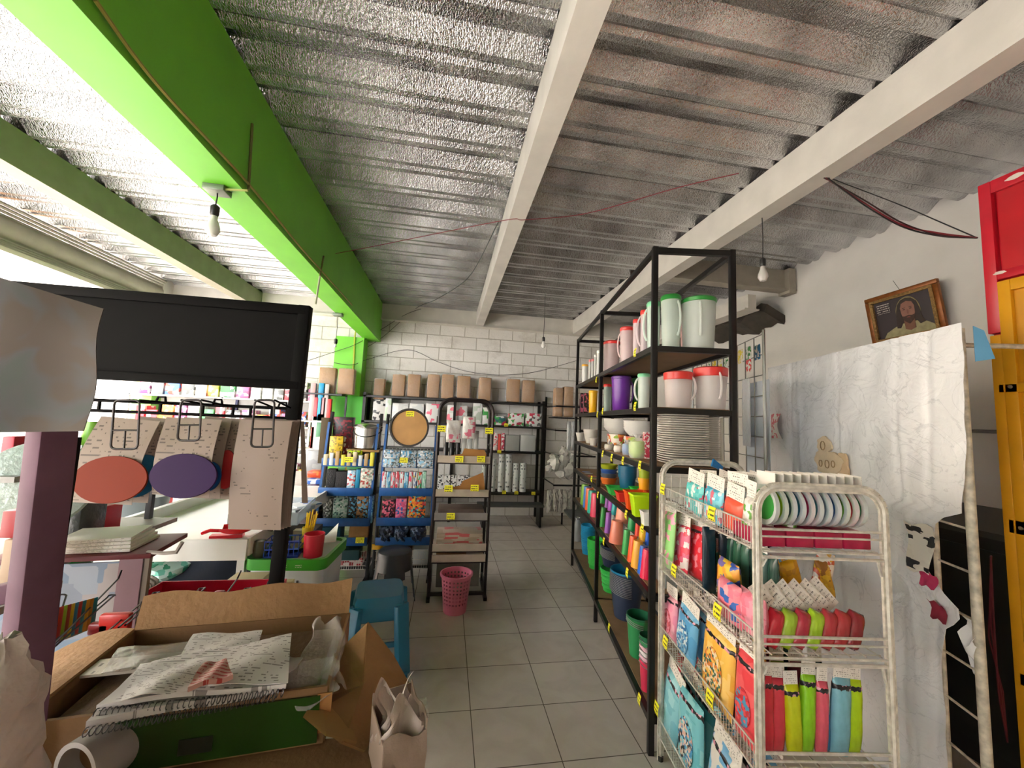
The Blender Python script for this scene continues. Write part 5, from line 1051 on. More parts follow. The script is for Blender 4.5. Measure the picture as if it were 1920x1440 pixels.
wire('yellow conduit running down the green column', [ony(692, 618, 5.98), ony(668, 618, 5.98), ony(663, 680, 5.98), ony(660, 705, 5.98)], .012, '#b8b83a', 'conduit_pipe')
# ---------------- left side: table, storage box, far goods ----------------
WT = mat('#e6e4dc', .3, var=.04)
tb_ = thing('table', 'long white display table with a raised side rail behind the hanging cards', 'table', (-1.33, 3.5, 0))
b = B(); b.bb((-.5, -1.04, .78), (.25, .72, .8)); b.build('table_top', WT, tb_)
B().bb((-.52, -1.06, .70), (.26, -1.04, .815)).build('front_fascia', WT, tb_, bevel=.003)
B().bb((-.54, -1.06, .70), (-.50, .72, .87)).build('side_rail', mat('#d4d2cc', .35), tb_, bevel=.004)
B().bb((.25, -1.04, .72), (.27, .72, .82)).build('side_rail', WT, tb_)
B().bb((-.5, -1.0, .40), (.24, .7, .42)).build('lower_shelf', mat('#c8c6be', .5), tb_)
for x in (-.5, .22):
    for y in (-1.0, .68): B().bb((x-.02, y-.02, 0), (x+.02, y+.02, .75)).build('leg', mat('#cfcdc6', .4), tb_)
o = B().bb((-.44, -1.062, .735), (-.36, -1.060, .76)); o.build('sticker', mat('#b8c4c4', .4), tb_)
# on the table
def onT(px, py, z=.8): return onz(px, py, z)
P = onT(400, 985); b = B(); b.box((0, 0, .035), (.3, .42, .07)); t = thing('display_tray', 'shallow pale acrylic tray of cards on the white table', 'tray', (-1.15, 3.0, .802), .1)
B().bb((-.2, -.25, 0), (.2, .25, .006)).build('base', frost('#cdd8e0', .7), t)
for a_, c_ in (((-.2, -.25, 0), (.2, -.244, .08)), ((-.2, .244, 0), (.2, .25, .08)), ((-.2, -.25, 0), (-.194, .25, .08)), ((.194, -.25, 0), (.2, .25, .08))): B().bb(a_, c_).build('side', frost('#c4d2dc', .6), t)
for i in range(4): crate(['white leaflet with blue edge in the acrylic tray', 'leaflet with a red stripe in the acrylic tray', 'white printed sheet in the acrylic tray', 'blue edged booklet at the back of the acrylic tray'][i], -1.2+.06*i, 2.98+.06*i, .812+.012*i, .2, .14, .01, [busy(['#e4e8ec', '#3a6ab8', '#e4e8ec'], 8), busy(['#e4e8ec', '#d04050', '#e4e8ec'], 8), printed('#e8e8e8', '#666666', 8, 12, .5, 'XY'), busy(['#e0e4e8', '#4a7ac0'], 9)][i], 'leaflet', 'paper', rz=.3*i)
t = thing('plastic_scoop', 'glossy bright red curved scoop lying at the front corner of the white table', 'scoop', (-1.14, 2.52, .817), .25)
b = B(); b.sheet(lambda u, v: (-.10+.21*u, (.05+.012*math.sin(u*PI))*math.cos(PI*v), .052-.05*math.sin(PI*v)*math.sin(PI*(.15+.7*u))+.045*u*u), 16, 12, .004); b.build('scoop_body', mat('#d01420', .15), t, ang=60)
B().tube([(-.10, 0, .03), (-.15, .0, .035), (-.19, .01, .02)], .010, 8).build('handle', mat('#c0121c', .15), t)
b = B(); b.box((0, 0, .01), (.16, .05, .018)); one('packet', 'flat red packet lying on the white table left of the red scoop', 'pack', b, mat('#d8323e', .3), (onT(420, 1012).x, onT(420, 1012).y+.03, .803), rz=.2)
for i, (px, py, c, s) in enumerate(((500, 1000, '#4a3a3a', .05), (515, 1002, '#cbbfae', .05))):
    P = onT(px, py); b = B(); b.lathe([(s*.8, 0), (s, s*.6), (s*.6, s*1.5), (0, s*1.7)], 10); jit(b, .008, i)
    one('crumpled_bag', ['dark brown crumpled wrap beside the red scoop', 'cream crumpled wrap beside the red scoop'][i], 'wrap', b, mat(c, .5, bump=.6), (P.x, P.y+.08, .802), ang=20)
# far-left goods standing beyond the side rail
def px3(pl, pr, pt, pb, Y, d, m, label, name, cat, **k): return pxbox(pl, pr, pt, pb, Y, d, m, label, name, cat, **k)
lt = thing('side_table', 'pale table holding kitchen ware left of the white table', 'table', (-2.75, 3.3, 0))
B().bb((-.75, -1.3, .60), (.78, 1.2, .64)).build('table_top', mat('#c8c4ba', .5), lt)
for x in (-.7, .73):
    for y in (-1.2, 1.15): B().bb((x-.02, y-.02, 0), (x+.02, y+.02, .6)).build('leg', mat('#8a8a84', .4), lt)
zt = .642
def lz(px, py, Y): return ony(px, py, Y)
t = thing('storage_bin', 'grey plastic bin with a white lid beyond the rail of the white table', 'bin', (ony(222, 950, 3.0).x-.02, 3.15, zt))
hh = ony(222, 925, 3.05).z-zt
B().lathe([(.13, 0), (.16, hh*.9), (.17, hh*.9), (.17, hh*.93), (.14, .01), (0, .01)], 24, sx=1.25).build('body', mat('#5d6668', .4), t); B().lathe([(.175, hh*.9), (.178, hh), (0, hh*1.01)], 24, sx=1.25).build('lid', mat('#dfe6ea', .25), t)
for i, (pl, pr, pt, c, lb) in enumerate(((262, 300, 935, '#d8d040', 'yellow folder tray beside the grey bin'), (258, 285, 948, '#e87a20', 'orange tray under the yellow folders'), (275, 322, 940, '#8fe060', 'lime green tray beside the grey bin'), (283, 352, 932, '#d8242a', 'red tray farthest along beside the rail'), (300, 312, 922, '#f05a1c', 'orange red bottle top behind the trays'))):
    pxbox(pl, pr, pt, 0, 3.25+.1*i, .2, plastic(c), lb, 'tray' if i < 4 else 'bottle', 'tray' if i < 4 else 'bottle', zb=zt)
t = thing('bowl', 'pale translucent glass bowl standing on edge beside the black hook strip', 'bowl', (ony(140, 890, 2.2).x-.05, 2.25, .642), .5)
B().lathe([(.02, .075), (.1, .05), (.16, -.02), (.155, -.02), (.09, .045), (0, .07)], 32, c=(0, 0, .5), rot=Matrix.Rotation(PI/2-.3, 3, 'X')).build('bowl_body', mat('#c8dccf', .15, alpha=.9), t); B().bar((0, .03, 0), (0, .03, .36), .06, .06).build('holder', mat('#d8dcd4', .4), t)
t = thing('glass_plate', 'large cloudy glass plate standing at the left edge above the red packet', 'plate', (ony(28, 930, 1.6).x, 1.66, .642), .35)
B().lathe([(0, .02), (.1, .018), (.155, 0), (.16, -.012), (.15, -.006), (.1, .010), (0, .012)], 40, c=(0, 0, .60), rot=Matrix.Rotation(PI/2-.2, 3, 'X')).build('plate_body', mat('#aebfb8', .12, alpha=.92, bump=.5, bscale=50, var=.2), t); B().bar((0, .03, 0), (0, .03, .46), .08, .05).build('holder', mat('#7a7f7c', .4), t)
t = thing('bottle', 'dark green bottle with a yellow cap standing behind the orange card', 'bottle', (ony(172, 840, 1.9).x, 1.9, .642))
zt2 = ony(176, 790, 1.9).z-.642
B().lathe([(.05, 0), (.052, zt2*.5), (.045, zt2*.7), (.03, zt2*.8), (.03, zt2*.88), (0, zt2*.88)], 20).build('body', mat('#1c6a2c', .25), t); B().lathe([(.032, zt2*.88), (.038, zt2*.9), (.03, zt2), (0, zt2)], 16).build('cap', mat('#7ab83a', .3), t)
for i, (pl, pr, pt, pb, Y, ZB, m, lb, nm) in enumerate(((0, 24, 818, 872, 1.7, 1.282, mat('#c01a36', .4), 'crimson box at the left edge under the faded poster', 'carton'), (24, 46, 822, 850, 1.9, 1.282, busy(['#d8d820', '#8a8a10', '#e8e8d0'], 24), 'yellow packet beside the purple post', 'packet'), (22, 48, 834, 866, 2.0, 1.282, busy(['#23304a', '#3a3f48', '#d8dcd8', '#1a1a20'], 24, 2, squash=3), 'dark striped carton left of the purple post', 'carton'), (36, 62, 822, 878, 1.75, 1.282, mat('#175a80', .4), 'blue angular jug left of the purple post', 'jug'), (140, 166, 812, 868, 2.6, 0.642, busy(['#e4e0dc', '#e4e0dc', '#b83a4a', '#5a5a60', '#e4e0dc'], 10), 'white printed carton behind the black hook strip', 'carton'), (150, 186, 952, 1000, 2.0, 0.972, mat('#d01c3e', .35), 'crimson plastic box below the glass bowl', 'carton'), (120, 152, 938, 985, 1.8, 0.972, mat('#3c4040', .3, bump=1, bscale=14), 'dark grey crumpled bag beside the purple post', 'bag'), (0, 46, 958, 1010, 1.3, 1.165, mat('#b01420', .35), 'glossy red packet with a punched hole at the left edge', 'packet'), (22, 48, 985, 1012, 1.5, 1.002, busy(['#c8c020', '#7a2a8a', '#c8c020'], 16), 'yellow and violet packet left of the purple post', 'packet'), (0, 36, 1012, 1105, 1.3, 1.002, mat('#c8ae94', .6), 'tan shallow basin at the left edge', 'basin'))):
    Q = pxbox(pl, pr, pt, pb, Y, .12, m, lb, nm, {'carton': 'box', 'packet': 'pack', 'jug': 'jug', 'bag': 'bag', 'basin': 'basin'}[nm], zb=ZB)
cr = thing('crate_stack', 'grey shelf unit under the left edge goods', 'shelving', (-1.65, 1.55, 0))
for z, x0, x1, y0, y1 in ((1.0, .2, .52, -.4, -.12), (.97, -.35, .3, .14, .75), (1.28, -.4, .2, .05, .75)): B().bb((x0, y0, z-.02), (x1, y1, z)).build('shelf', mat('#8c8a86', .5), cr)
for x, y, h in ((-.38, .73, 1.28), (.18, .73, 1.28), (-.38, .07, 1.28), (.28, .16, .97), (.5, -.38, 1.0), (.22, -.38, 1.0), (.22, -.14, 1.0)): B().bb((x-.012, y-.012, 0), (x+.012, y+.012, h)).build('post', BLACKM, cr)
# storage box with green rim
SB = Frame((-.855, 2.66, 0), -.06); SZ = .69
sb = thing('storage_bin', 'big white plastic bin with a green rim beside the stools, odds and ends on top', 'bin', SB.o, SB.rz)
def rbox(b, w_, d, r, z0, z1, t=.004, k=1.0):
    def ring(w2, d2, r2, z):
        o = []
        for (cx, cy, a0) in ((w2-r2, d2-r2, 0), (-w2+r2, d2-r2, PI/2), (-w2+r2, -d2+r2, PI), (w2-r2, -d2+r2, 1.5*PI)):
            for q in range(6): a = a0+q*PI/10; o.append((cx+r2*math.cos(a), cy+r2*math.sin(a), z))
        return o
    rs = [ring(w_*k, d*k, r, z0), ring(w_, d, r, z1), ring(w_-t, d-t, r, z1), ring(w_*k-t, d*k-t, r, z0+.01)]
    n = len(rs[0]); vs = sum(rs, []); fs = [(i*n+j, i*n+(j+1) % n, (i+1)*n+(j+1) % n, (i+1)*n+j) for i in range(3) for j in range(n)]; fs += [tuple(range(n))[::-1], tuple(3*n+j for j in range(n))]
    return b.add(vs, fs)
rbox(B(), .205, .2, .05, .0, SZ-.035, k=.9).build('body', mat('#d0d4d8', .3, alpha=.97, var=.1, vscale=5, bump=.3, bscale=6), sb)
rbox(B(), .222, .217, .055, SZ-.05, SZ+.01, t=.02).build('rim', mat('#3fa02c', .3), sb)
B().bb((-.2, -.195, SZ-.015), (.2, .195, SZ-.008)).build('lid', mat('#c8ccc4', .4), sb)
for x in (-.02, .06): B().bb((x, -.221, SZ-.032), (x+.04, -.217, SZ-.012)).build('embossed_label', printed('#3fa02c', '#c8c8b0', 2, 4, .6, 'XZ'), sb)
B().bb((-.15, -.196, SZ-.29), (-.04, -.192, SZ-.14)).build('cardboard_patch', KR, sb)
for i, (x, z) in enumerate(((.12, .38), (.14, .28), (.2, .33))): B().bb((x-.05, -.206, z+.17), (x-.04, -.200, z+.2)).build('black_mark', mat('#222222', .5), sb)
def onS(px, py, label, name, cat, bfn, m, z=.498, rz=0, **k):
    P = onz(px, py, z); b = B(); bfn(b); return one(name, label, cat, b, m, (P.x, P.y, z), rz=rz, **k)
P = SB.w(.11, -.1, SZ-.006)
t = thing('cup', 'red plastic cup on the green rimmed bin', 'cup', P); B().lathe([(.052, 0), (.058, .13), (.054, .13), (.048, .01), (0, .01)], 24).build('body', mat('#c8283c', .3), t)
t = thing('basket', 'small blue wire-look basket on the green rimmed bin', 'basket', SB.w(-.06, -.09, SZ-.006), .1); BB = mat('#2a52c0', .35)
for z in (.01, .05, .095): B().tube([(-.09, -.06, z), (.09, -.06, z), (.09, .06, z), (-.09, .06, z)], .004, 5, True).build('ring', BB, t)
for k in range(8):
    for y in (-.06, .06): B().tube([(-.09+k*.0257, y, .01), (-.09+k*.0257, y, .095)], .003, 4).build('rib', BB, t)
B().bb((-.09, -.06, 0), (.09, .06, .006)).build('base', BB, t)
b = B(); b.lathe([(.03, .008), (.04, .03), (.02, .05), (0, .055)], 8); jit(b, .01, 4); one('scissors_bundle', 'dark bundle of small tools inside the blue basket', 'tools', b, mat('#2a2c34', .4), tuple(SB.w(-.06, -.09, SZ+.002)), ang=10)
t = thing('pen_holder', 'yellow holder with yellow sticks on the green rimmed bin', 'holder', SB.w(.03, .0, SZ-.006)); B().lathe([(.03, 0), (.032, .14), (.028, .14), (0, .01)], 16).build('body', mat('#c8b020', .4), t)
for k in range(7): a = k*.9; B().tube([(.012*math.cos(a), .012*math.sin(a), .02), (.03*math.cos(a)+.02, .03*math.sin(a), .22+.01*(k % 3))], .004, 5).build('stick', mat('#e0c010', .4), t)
b = B(); b.sheet(lambda u, v: (.09*u, .14*v, .03+.10*u*v+.02*math.sin(v*5)), 5, 6, .002); one('paper_sheet', 'curled white paper at the right end of the green rimmed bin', 'paper', b, mat('#e2dfd4', .6), tuple(SB.w(.1, .04, SZ-.006)), rz=.2)
b = B(); b.lathe([(.03, 0), (.036, .05), (.03, .1), (0, .105)], 14); one('jar', 'small olive jar at the left end of the green rimmed bin', 'jar', b, frost('#5a5a44', .9), tuple(SB.w(-.17, -.15, SZ-.006)))
b = B(); b.box((0, 0, .05), (.06, .05, .1)); one('carton', 'white crumpled packet behind the blue basket', 'box', b, mat('#d8d0c4', .5, bump=.5), tuple(SB.w(-.05, .08, SZ-.006)))
# under the white table
for i, (px, py, s, cs, lb) in enumerate(((270, 1068, .13, ['#1f8a4a', '#c8e0d4', '#2fa060', '#e0ece4', '#157a50'], 'green and white plastic bag under the white table'), (262, 1092, .11, ['#1560a0', '#2a80b8', '#1a4a7a', '#30a0a0'], 'blue plastic bag under the white table'), (318, 1062, .10, ['#7ad0b8', '#c8e8dc', '#3a9a78'], 'mint crumpled bag under the white table'), (530, 1080, .11, ['#a8b4d8', '#6a80c8', '#d0b8d0', '#c8ccd8'], 'floral blue and lilac packet under the right end of the white table'))):
    P = ony(px, py, 2.62); b = B(); b.lathe([(s*.8, -s*.5), (s*1.2, -s*.2), (s*1.1, s*.15), (s*.5, s*.4), (0, s*.42)], 14); jit(b, .012, i)
    one('plastic_bag', lb, 'bag', b, busy(cs, 16, i), (P.x, P.y, max(P.z, .425+s*.5)), ang=25)
def cloth(u, v):
    x = -.35+.72*u; return (x+.1*(1-v), -.02-.25*v**2+.03*math.sin(u*14), .30*(1-v)+.03*math.sin(u*9+1)*(v)-.02)
b = B(); b.sheet(cloth, 24, 14, .006); P = ony(400, 1095, 2.5); one('cloth', 'dark navy cloth heaped under the white table', 'cloth', b, mat('#161e2c', .85, bump=.5, bscale=14, var=.3), (P.x, 2.62, .43))
b = B(); b.box((0, 0, .14), (.62, .4, .27)); one('storage_case', 'black case behind the navy cloth under the white table', 'case', b, mat('#0c0c0e', .5), (-1.2, 3.0, .422))
b = B(); pts = []
for k in range(26): a = k*.7; pts.append(((.03+.001*k)*math.cos(a), -.01+.002*k, .05+(.03+.001*k)*math.sin(a)))
b.tube(pts, .009, 6); one('tape_roll', 'grey rolled-up strap lying under the left of the white table', 'roll', b, mat('#8a8478', .6, var=.3), (ony(270, 1105, 2.35).x, 2.35, ony(270, 1105, 2.35).z-.05))
lb_ = thing('side_shelf', 'low white board carrying the wooden crate and strap before the white table', 'shelf', (-1.2, 2.1, 0))
zs = ony(270, 1118, 2.3).z-.02
B().bb((-.62, -.28, zs-.02), (.5, .3, zs)).build('board', mat('#cfcfcc', .5), lb_)
for x in (-.6, .48):
    for y in (-.26, .28): B().bb((x-.012, y-.012, 0), (x+.012, y+.012, zs-.02)).build('leg', mat('#8c8c88', .4), lb_)
pxbox(405, 475, 1100, 1135, 2.1, .18, mat('#cdbd94', .6, var=.1), 'pale wooden crate under the front of the white table', 'crate', 'crate', zb=zs+.002)
pxbox(470, 545, 1092, 1135, 2.0, .04, mat('#d8c8a0', .6), 'cream carton panel leaning beside the pale crate', 'carton', 'box', zb=zs+.002)
P0, P1 = ony(235, 1130, 1.8), ony(500, 1128, 1.8)
t = thing('tray', 'long red plastic tray behind the wire hooks', 'tray', ((P0.x+P1.x)/2, 1.9, ony(360, 1172, 1.8).z)); wx = (P1.x-P0.x)/2; hz = P0.z-ony(360, 1172, 1.8).z
MR = mat('#cc1c3c', .35)
for a_, c_ in (((-wx, -.1, 0), (wx, .1, .006)), ((-wx, -.1, 0), (wx, -.095, hz)), ((-wx, .095, 0), (wx, .1, hz)), ((-wx, -.1, 0), (-wx+.005, .1, hz)), ((wx-.005, -.1, 0), (wx, .1, hz))): B().bb(a_, c_).build('side', MR, t)
crate('plain stand under the long red tray', (P0.x+P1.x)/2, 1.9, 0, .5, .16, t.location.z-.002, mat('#8a8078', .6), 'stand', 'stand')
# acrylic poster stand with maroon shelf
ps = thing('poster_stand', 'maroon topped stand with a clear pinkish poster panel below', 'stand', (ony(178, 1030, 1.75).x, 1.75, 0), .12)
zc = ony(178, 1032, 1.7).z; hw = .235
B().bb((-hw, -.12, zc-.018), (hw, .14, zc)).build('top_shelf', mat('#5c0f18', .5), ps, bevel=.003)
B().bb((-hw+.02, -.1, zc-.46), (hw-.04, -.094, zc-.03)).build('poster_panel', busy(['#7c90a4', '#8c94a0', '#6c7c90', '#98908f', '#7e8694'], 7, 1, rough=.3), ps)
B().bb((hw-.1, -.104, zc-.5), (hw-.03, -.096, zc-.02)).build('pink_strip', mat('#8a6a72', .3, alpha=.9), ps)
for x in (-hw+.01, hw-.02): B().bb((x-.008, -.1, 0), (x+.008, -.08, zc-.018)).build('post', mat('#7a6c60', .4), ps)
B().tube([(hw-.02, -.1, zc+.0), (hw+.05, -.14, zc+.005), (hw+.09, -.15, zc+.01), (hw+.105, -.15, zc+.045)], .007, 6).build('hook', mat('#8a8078', .4), ps)
for i in range(4): crate(f'stack of white printed papers on the maroon shelf, {["bottom", "second", "third", "top"][i]} layer', ps.location.x+.03, 1.75, zc+.002+i*.012, .26-.015*i, .18, .011, printed('#e4e0d6', '#8a8478', 5, 16, .5, 'XZ'), 'paper_stack', 'paper', rz=.1+.05*i)
# far goods on shelves at the back left, seen below the black header and beside it
gs = thing('gondola_shelving', 'white gondola shelving full of goods along the back wall left of the green column', 'shelving', (-3.0, 5.75, 0))
for z in (.15, .55, .95, 1.32, 1.68): B().bb((-1.1, -.02, z-.02), (1.12, .38, z)).build('shelf', mat('#d8d8d4', .5), gs)
for x in (-1.1, 0, 1.12): B().bb((x-.015, .34, 0), (x+.015, .38, 2.05)).build('upright', mat('#3a3f6a', .5), gs); B().bb((x-.012, -.02, 0), (x+.012, .0, 1.7)).build('front_post', mat('#d8d8d4', .5), gs)
B().bb((-1.1, .375, .1), (1.12, .385, 2.0)).build('back_panel', mat('#cfcfca', .6), gs)
PAL = [['#e6e4e0', '#e6e4e0', '#b8b8b4'], ['#d03844', '#e8e0dc', '#d03844'], ['#e0a82a', '#e8d880', '#c85a2a'], ['#3a62b0', '#e4e4e4', '#d84a3a'], ['#8a8c88', '#6a6c6a', '#d8d8d4'], ['#d8d4cc', '#5a5c5a', '#d8d4cc'], ['#4aa05a', '#e0e8dc', '#2a6a3a'], ['#c85a8a', '#e8d8e0', '#8a3a6a'], ['#f0f0ec', '#c83a34', '#e0c040']]
PN = ['white', 'red', 'yellow', 'blue', 'grey', 'grey and white', 'green', 'pink', 'white and red']
rr = random.Random(11)
for si, z in enumerate((.15, .55, .95, 1.32, 1.68)):
    x = -4.05; k = 0
    while x < -1.95 and k < 14:
        w_ = rr.uniform(.11, .2); q = rr.randrange(9); h = rr.uniform(.14, .27)
        crate(f'{PN[q]} goods box on the {["lowest", "second", "middle", "fourth", "top"][si]} gondola shelf, {ORD[k]} from the left', x+w_/2, 5.9, z+.002, w_*.92, .2, h, busy(PAL[q], rr.uniform(7, 16), k+si), 'goods_box', 'box'); x += w_+.01; k += 1
# goods right next to the green column, seen right of the black stand post
for i, (pl, pr, pt, lb) in enumerate(((596, 630, 688, 'brown paper pack in clear wrap left of the green column'), (632, 665, 690, 'brown paper pack in clear wrap against the green column'))): bagpx(pl, pr, pt, lb, zb=ony(640, 740, 5.7).z, Y=5.65, d=.12)
t = thing('display_shelf', 'narrow white shelving with slim bottles in front of the green column', 'shelving', (-1.75, 5.6, 0))
zb_ = ony(640, 740, 5.7).z
for z in (zb_-.002, 1.42, 1.05, .7): B().bb((-.35, -.1, z-.02), (.32, .2, z)).build('shelf', mat('#d6d6d0', .5) if z != zb_-.002 else BLACKM, t)
for x in (-.34, .31): B().bb((x-.012, .18, 0), (x+.012, .2, zb_)).build('post', BLACKM, t)
for i, (px, pt, pb, c, w_, lb) in enumerate(((587, 718, 768, '#c8a0a0', .05, 'pale pink slim bottle beside the black post'), (593, 745, 768, '#d8343c', .04, 'red slim bottle beside the black post'), (602, 718, 768, '#2a9ad0', .05, 'bottle with a round blue cap'), (606, 745, 768, '#c8888c', .05, 'pink cup below the blue cap'), (613, 720, 768, '#c0b4b4', .04, 'greyish slim bottle near the green column'), (617, 748, 768, '#d0302c', .04, 'red slim bottle near the green column'), (590, 780, 810, '#d8e0d8', .05, 'white carton with red end'), (600, 776, 812, '#3a7a50', .06, 'green framed carton'), (586, 800, 815, '#c82a30', .03, 'red corner carton'))):
    P = ony(px, pt, 5.55); zb2 = 1.422 if pb < 775 else 1.052; crate(lb+' on the shelf by the green column', P.x, 5.6, zb2, w_*1.3, .06, max(.06, P.z-zb2), mat(c, .4), 'bottle' if i < 6 else 'carton', 'bottle' if i < 6 else 'box')
pxbox(628, 683, 742, 795, 5.95, .05, mat('#5fcf4a', .5), 'bright green board hanging before the green column', 'board', 'board', zb=None)
for i, (pl, pr, pt, pb, Y, cs, lb) in enumerate(((590, 612, 820, 838, 4.9, ['#dfe0dc', '#e8e8e4'], 'white flat carton left of the blue rack'), (576, 604, 845, 870, 4.7, ['#8a8c8e', '#9a9c9c'], 'grey carton left of the blue rack'), (576, 602, 884, 898, 4.4, ['#e05a20', '#d84a1c', '#f0803a'], 'orange toy-bright pack left of the blue rack'), (576, 600, 899, 908, 4.3, ['#2a5ab0', '#d8dce8', '#3a6ac0'], 'blue and white pack left of the blue rack'), (576, 598, 908, 925, 4.3, ['#3a2440', '#4a2c50'], 'dark plum pack left of the blue rack'), (572, 600, 930, 960, 4.0, ['#c8c8c8', '#b0b0b4', '#dcdcdc'], 'white crumpled bag left of the blue rack'), (560, 600, 958, 1005, 3.9, ['#4a1018', '#3a0c14'], 'dark maroon cloth bundle left of the blue rack'))):
    pxbox(pl, pr, pt, pb, Y, .15, busy(cs, 12, i), lb, ['carton', 'carton', 'packet', 'packet', 'packet', 'bag', 'bundle'][i], ['box', 'box', 'pack', 'pack', 'pack', 'bag', 'bundle'][i], zb=[.772, .772, .85, .80, .702, .635, 0][i])
lw = thing('low_counter', 'plain counter block carrying packs left of the blue racks', 'counter', (-1.75, 4.9, 0))
B().bb((-.5, -.3, 0), (.4, .5, .74)).build('carcass', mat('#a8a49c', .6), lw); B().bb((-.52, -.32, .74), (.42, .52, .77)).build('top', mat('#c4c0b8', .4), lw); B().bb((.1, -.65, 0), (.52, -.33, .70)).build('side_block', mat('#b0aca4', .5), lw)
struct('trim_12', B().bb((ony(255, 740, 6.0).x, 5.95, 0), (ony(290, 740, 6.0).x, 6.28, 2.68)), mat('#79cf58', .45), 'second pale green column at the back left', smooth=False)
# ---------------- front left: black card stand, purple post, carton on the counter ----------------
DY = 1.17
BK = mat('#070606', .75, var=.3, vscale=20, spec=.15)
ds = thing('card_stand', 'black steel display stand with a broad header board and hook rails at left', 'stand', (-.42, DY, 0))
def q(px, py, Y=DY): P = ony(px, py, Y); return (P.x+.42, P.y-DY, P.z)
tr_, br_ = q(577, 578), q(532, 1145)
B().bar((tr_[0]-.005, 0, tr_[2]+.005), (tr_[0]-.025, 0, 0), .03, .03, up=(0, 1, 0)).build('post', BK, ds, bevel=.002)
B().bar((q(-120, 560)[0], 0, tr_[2]), (q(-120, 560)[0]-.02, 0, 0), .03, .03, up=(0, 1, 0)).build('post', BK, ds)
zt_, zb_ = tr_[2], q(560, 728)[2]
xl = q(-120, 560)[0]
B().bb((xl, -.008, zb_), (tr_[0], .008, zt_)).build('header_board', BK, ds)
for z0, z1 in ((zt_-.022, zt_+.004), (zb_-.004, zb_+.018)): B().bb((xl, -.016, z0), (tr_[0], .016, z1)).build('header_edge', BK, ds, bevel=.002)
z1, z2 = q(360, 758)[2], q(360, 777)[2]
for z in (z1, z2): B().tube([(xl, .0, z), (tr_[0]-.01, .0, z)], .0045, 6).build('hook_rail', BK, ds)
for px in (185, 300, 380, 437, 470, 510, 538): X = q(px, 770)[0]; B().tube([(X, 0, z1), (X, 0, z2)], .004, 5).build('rail_rung', BK, ds)
# hooks with loops and their cards
def hook(px, label, px0, px1, py1):
    t = thing('display_hook', label, 'hook', (0, 0, 0)); b = B(); Y2 = DY-.115
    A_1, A_2, B_2, B_1 = ony(px0, 750, Y2), ony(px1, 750, Y2), ony(px1-4, py1, Y2), ony(px0-8, py1, Y2)
    def rnd(P, r=.012):
        o = []
        for i in range(4):
            p, q_, n_ = P[i], P[i-1], P[(i+1) % 4]; d1 = (q_-p).normalized()*r; d2 = (n_-p).normalized()*r
            for k in range(5): u = k/4; o.append(p+d1*(1-u)**2+d2*u**2)
        return o
    b.tube(rnd([A_1, A_2, B_2, B_1]), .0026, 6, True)
    m1, m2 = A_1.lerp(B_1, .62), A_2.lerp(B_2, .62); b.tube([m1, m2], .0022, 6); b.tube([m1.lerp(m2, .5), B_1.lerp(B_2, .5)], .002, 6)
    b.build('wire', mat('#3a3634', .4, metal=.5), t)
    c_ = A_1.lerp(A_2, .5); B().tube([(A_1.x, Y2, A_1.z), (A_1.x, DY, z1)], .0026, 6).build('arm', BK, t); B().tube([(A_2.x, Y2, A_2.z), (A_2.x, DY, z1)], .0026, 6).build('arm', BK, t)
    B().tube([(c_.x-.012, DY-.006, z1), (c_.x-.008, DY-.004, z1+.016), (c_.x+.008, DY-.004, z1+.016), (c_.x+.012, DY-.006, z1)], .003, 6).build('clip', BK, t)
    return t
hook(240, 'wire display hook in front of the orange disc card', 215, 262, 842)
hook(350, 'wire display hook in front of the purple disc card', 340, 378, 826)
hook(490, 'wire display hook in front of the plain long card', 478, 515, 838)
def card(label, corners, Y0, Y1, m, disc=None, name='product_card', th=.0015, curl=.0):
    """hanging card: corners tl, tr, br, bl as seen; top at depth Y0, bottom at Y1"""
    tl, tr, br, bl = [ony(p[0], p[1], Y) for p, Y in zip(corners, (Y0, Y0, Y1, Y1))]
    O = (tl+tr)/2; t = thing(name, label, 'card', O)
    def f(u, v): return tuple(tl.lerp(tr, u).lerp(bl.lerp(br, u), v)-O+Vector((curl*math.sin(PI*v), -.018*math.sin(PI*v*.9), 0)))
    B().sheet(f, 8, 12, th).build('card_board', m, t)
    if disc:
        (cx, cy, rx, ry, col) = disc; Yd = Y0+(Y1-Y0)*.75-.022; c = ony(cx, cy, Yd)-O; k = Yd/720*1.0
        e1 = (tr-tl).normalized(); e2 = (tl.lerp(tr, .5)-bl.lerp(br, .5)).normalized()
        R = Matrix((e1, e2, e1.cross(e2))).transposed()
        b = B(); b.lathe([(0, -.003), (.98, -.003), (1, 0), (.98, .003), (0, .003)], 40, sx=rx*k, sy=ry*k, c=c, rot=None)
        b.v = [tuple(R @ Vector((p[0]-c.x, p[1]-c.y, p[2]-c.z))+c) for p in b.v]; b.build('silicone_disc', mat(col, .55, spec=.25), t)
    return t
CP = printed('#a8978b', '#6a5f59', 24, 9, .5, 'XZ', cover=.55); CP2 = printed('#9a8b80', '#5e5450', 28, 8, .5, 'XZ', cover=.45)
card('hanging card holding an orange oval silicone disc', [(190, 780), (300, 790), (250, 946), (124, 940)], DY-.045, DY-.09, CP, (208, 899, 52, 37, '#8a2c06'))
card('card behind the orange one, showing part of a blue disc', [(262, 780), (330, 786), (280, 942), (200, 940)], DY-.02, DY-.05, CP2, (262, 892, 30, 34, '#146a9a'))
card('hanging card holding a purple oval silicone disc', [(312, 782), (416, 787), (395, 932), (288, 926)], DY-.045, DY-.085, CP, (345, 892, 50, 36, '#300e48'))
card('card behind the purple one with a thin blue disc edge', [(345, 782), (435, 788), (415, 934), (320, 930)], DY-.022, DY-.05, CP2, (392, 893, 18, 24, '#1a5a9a'))
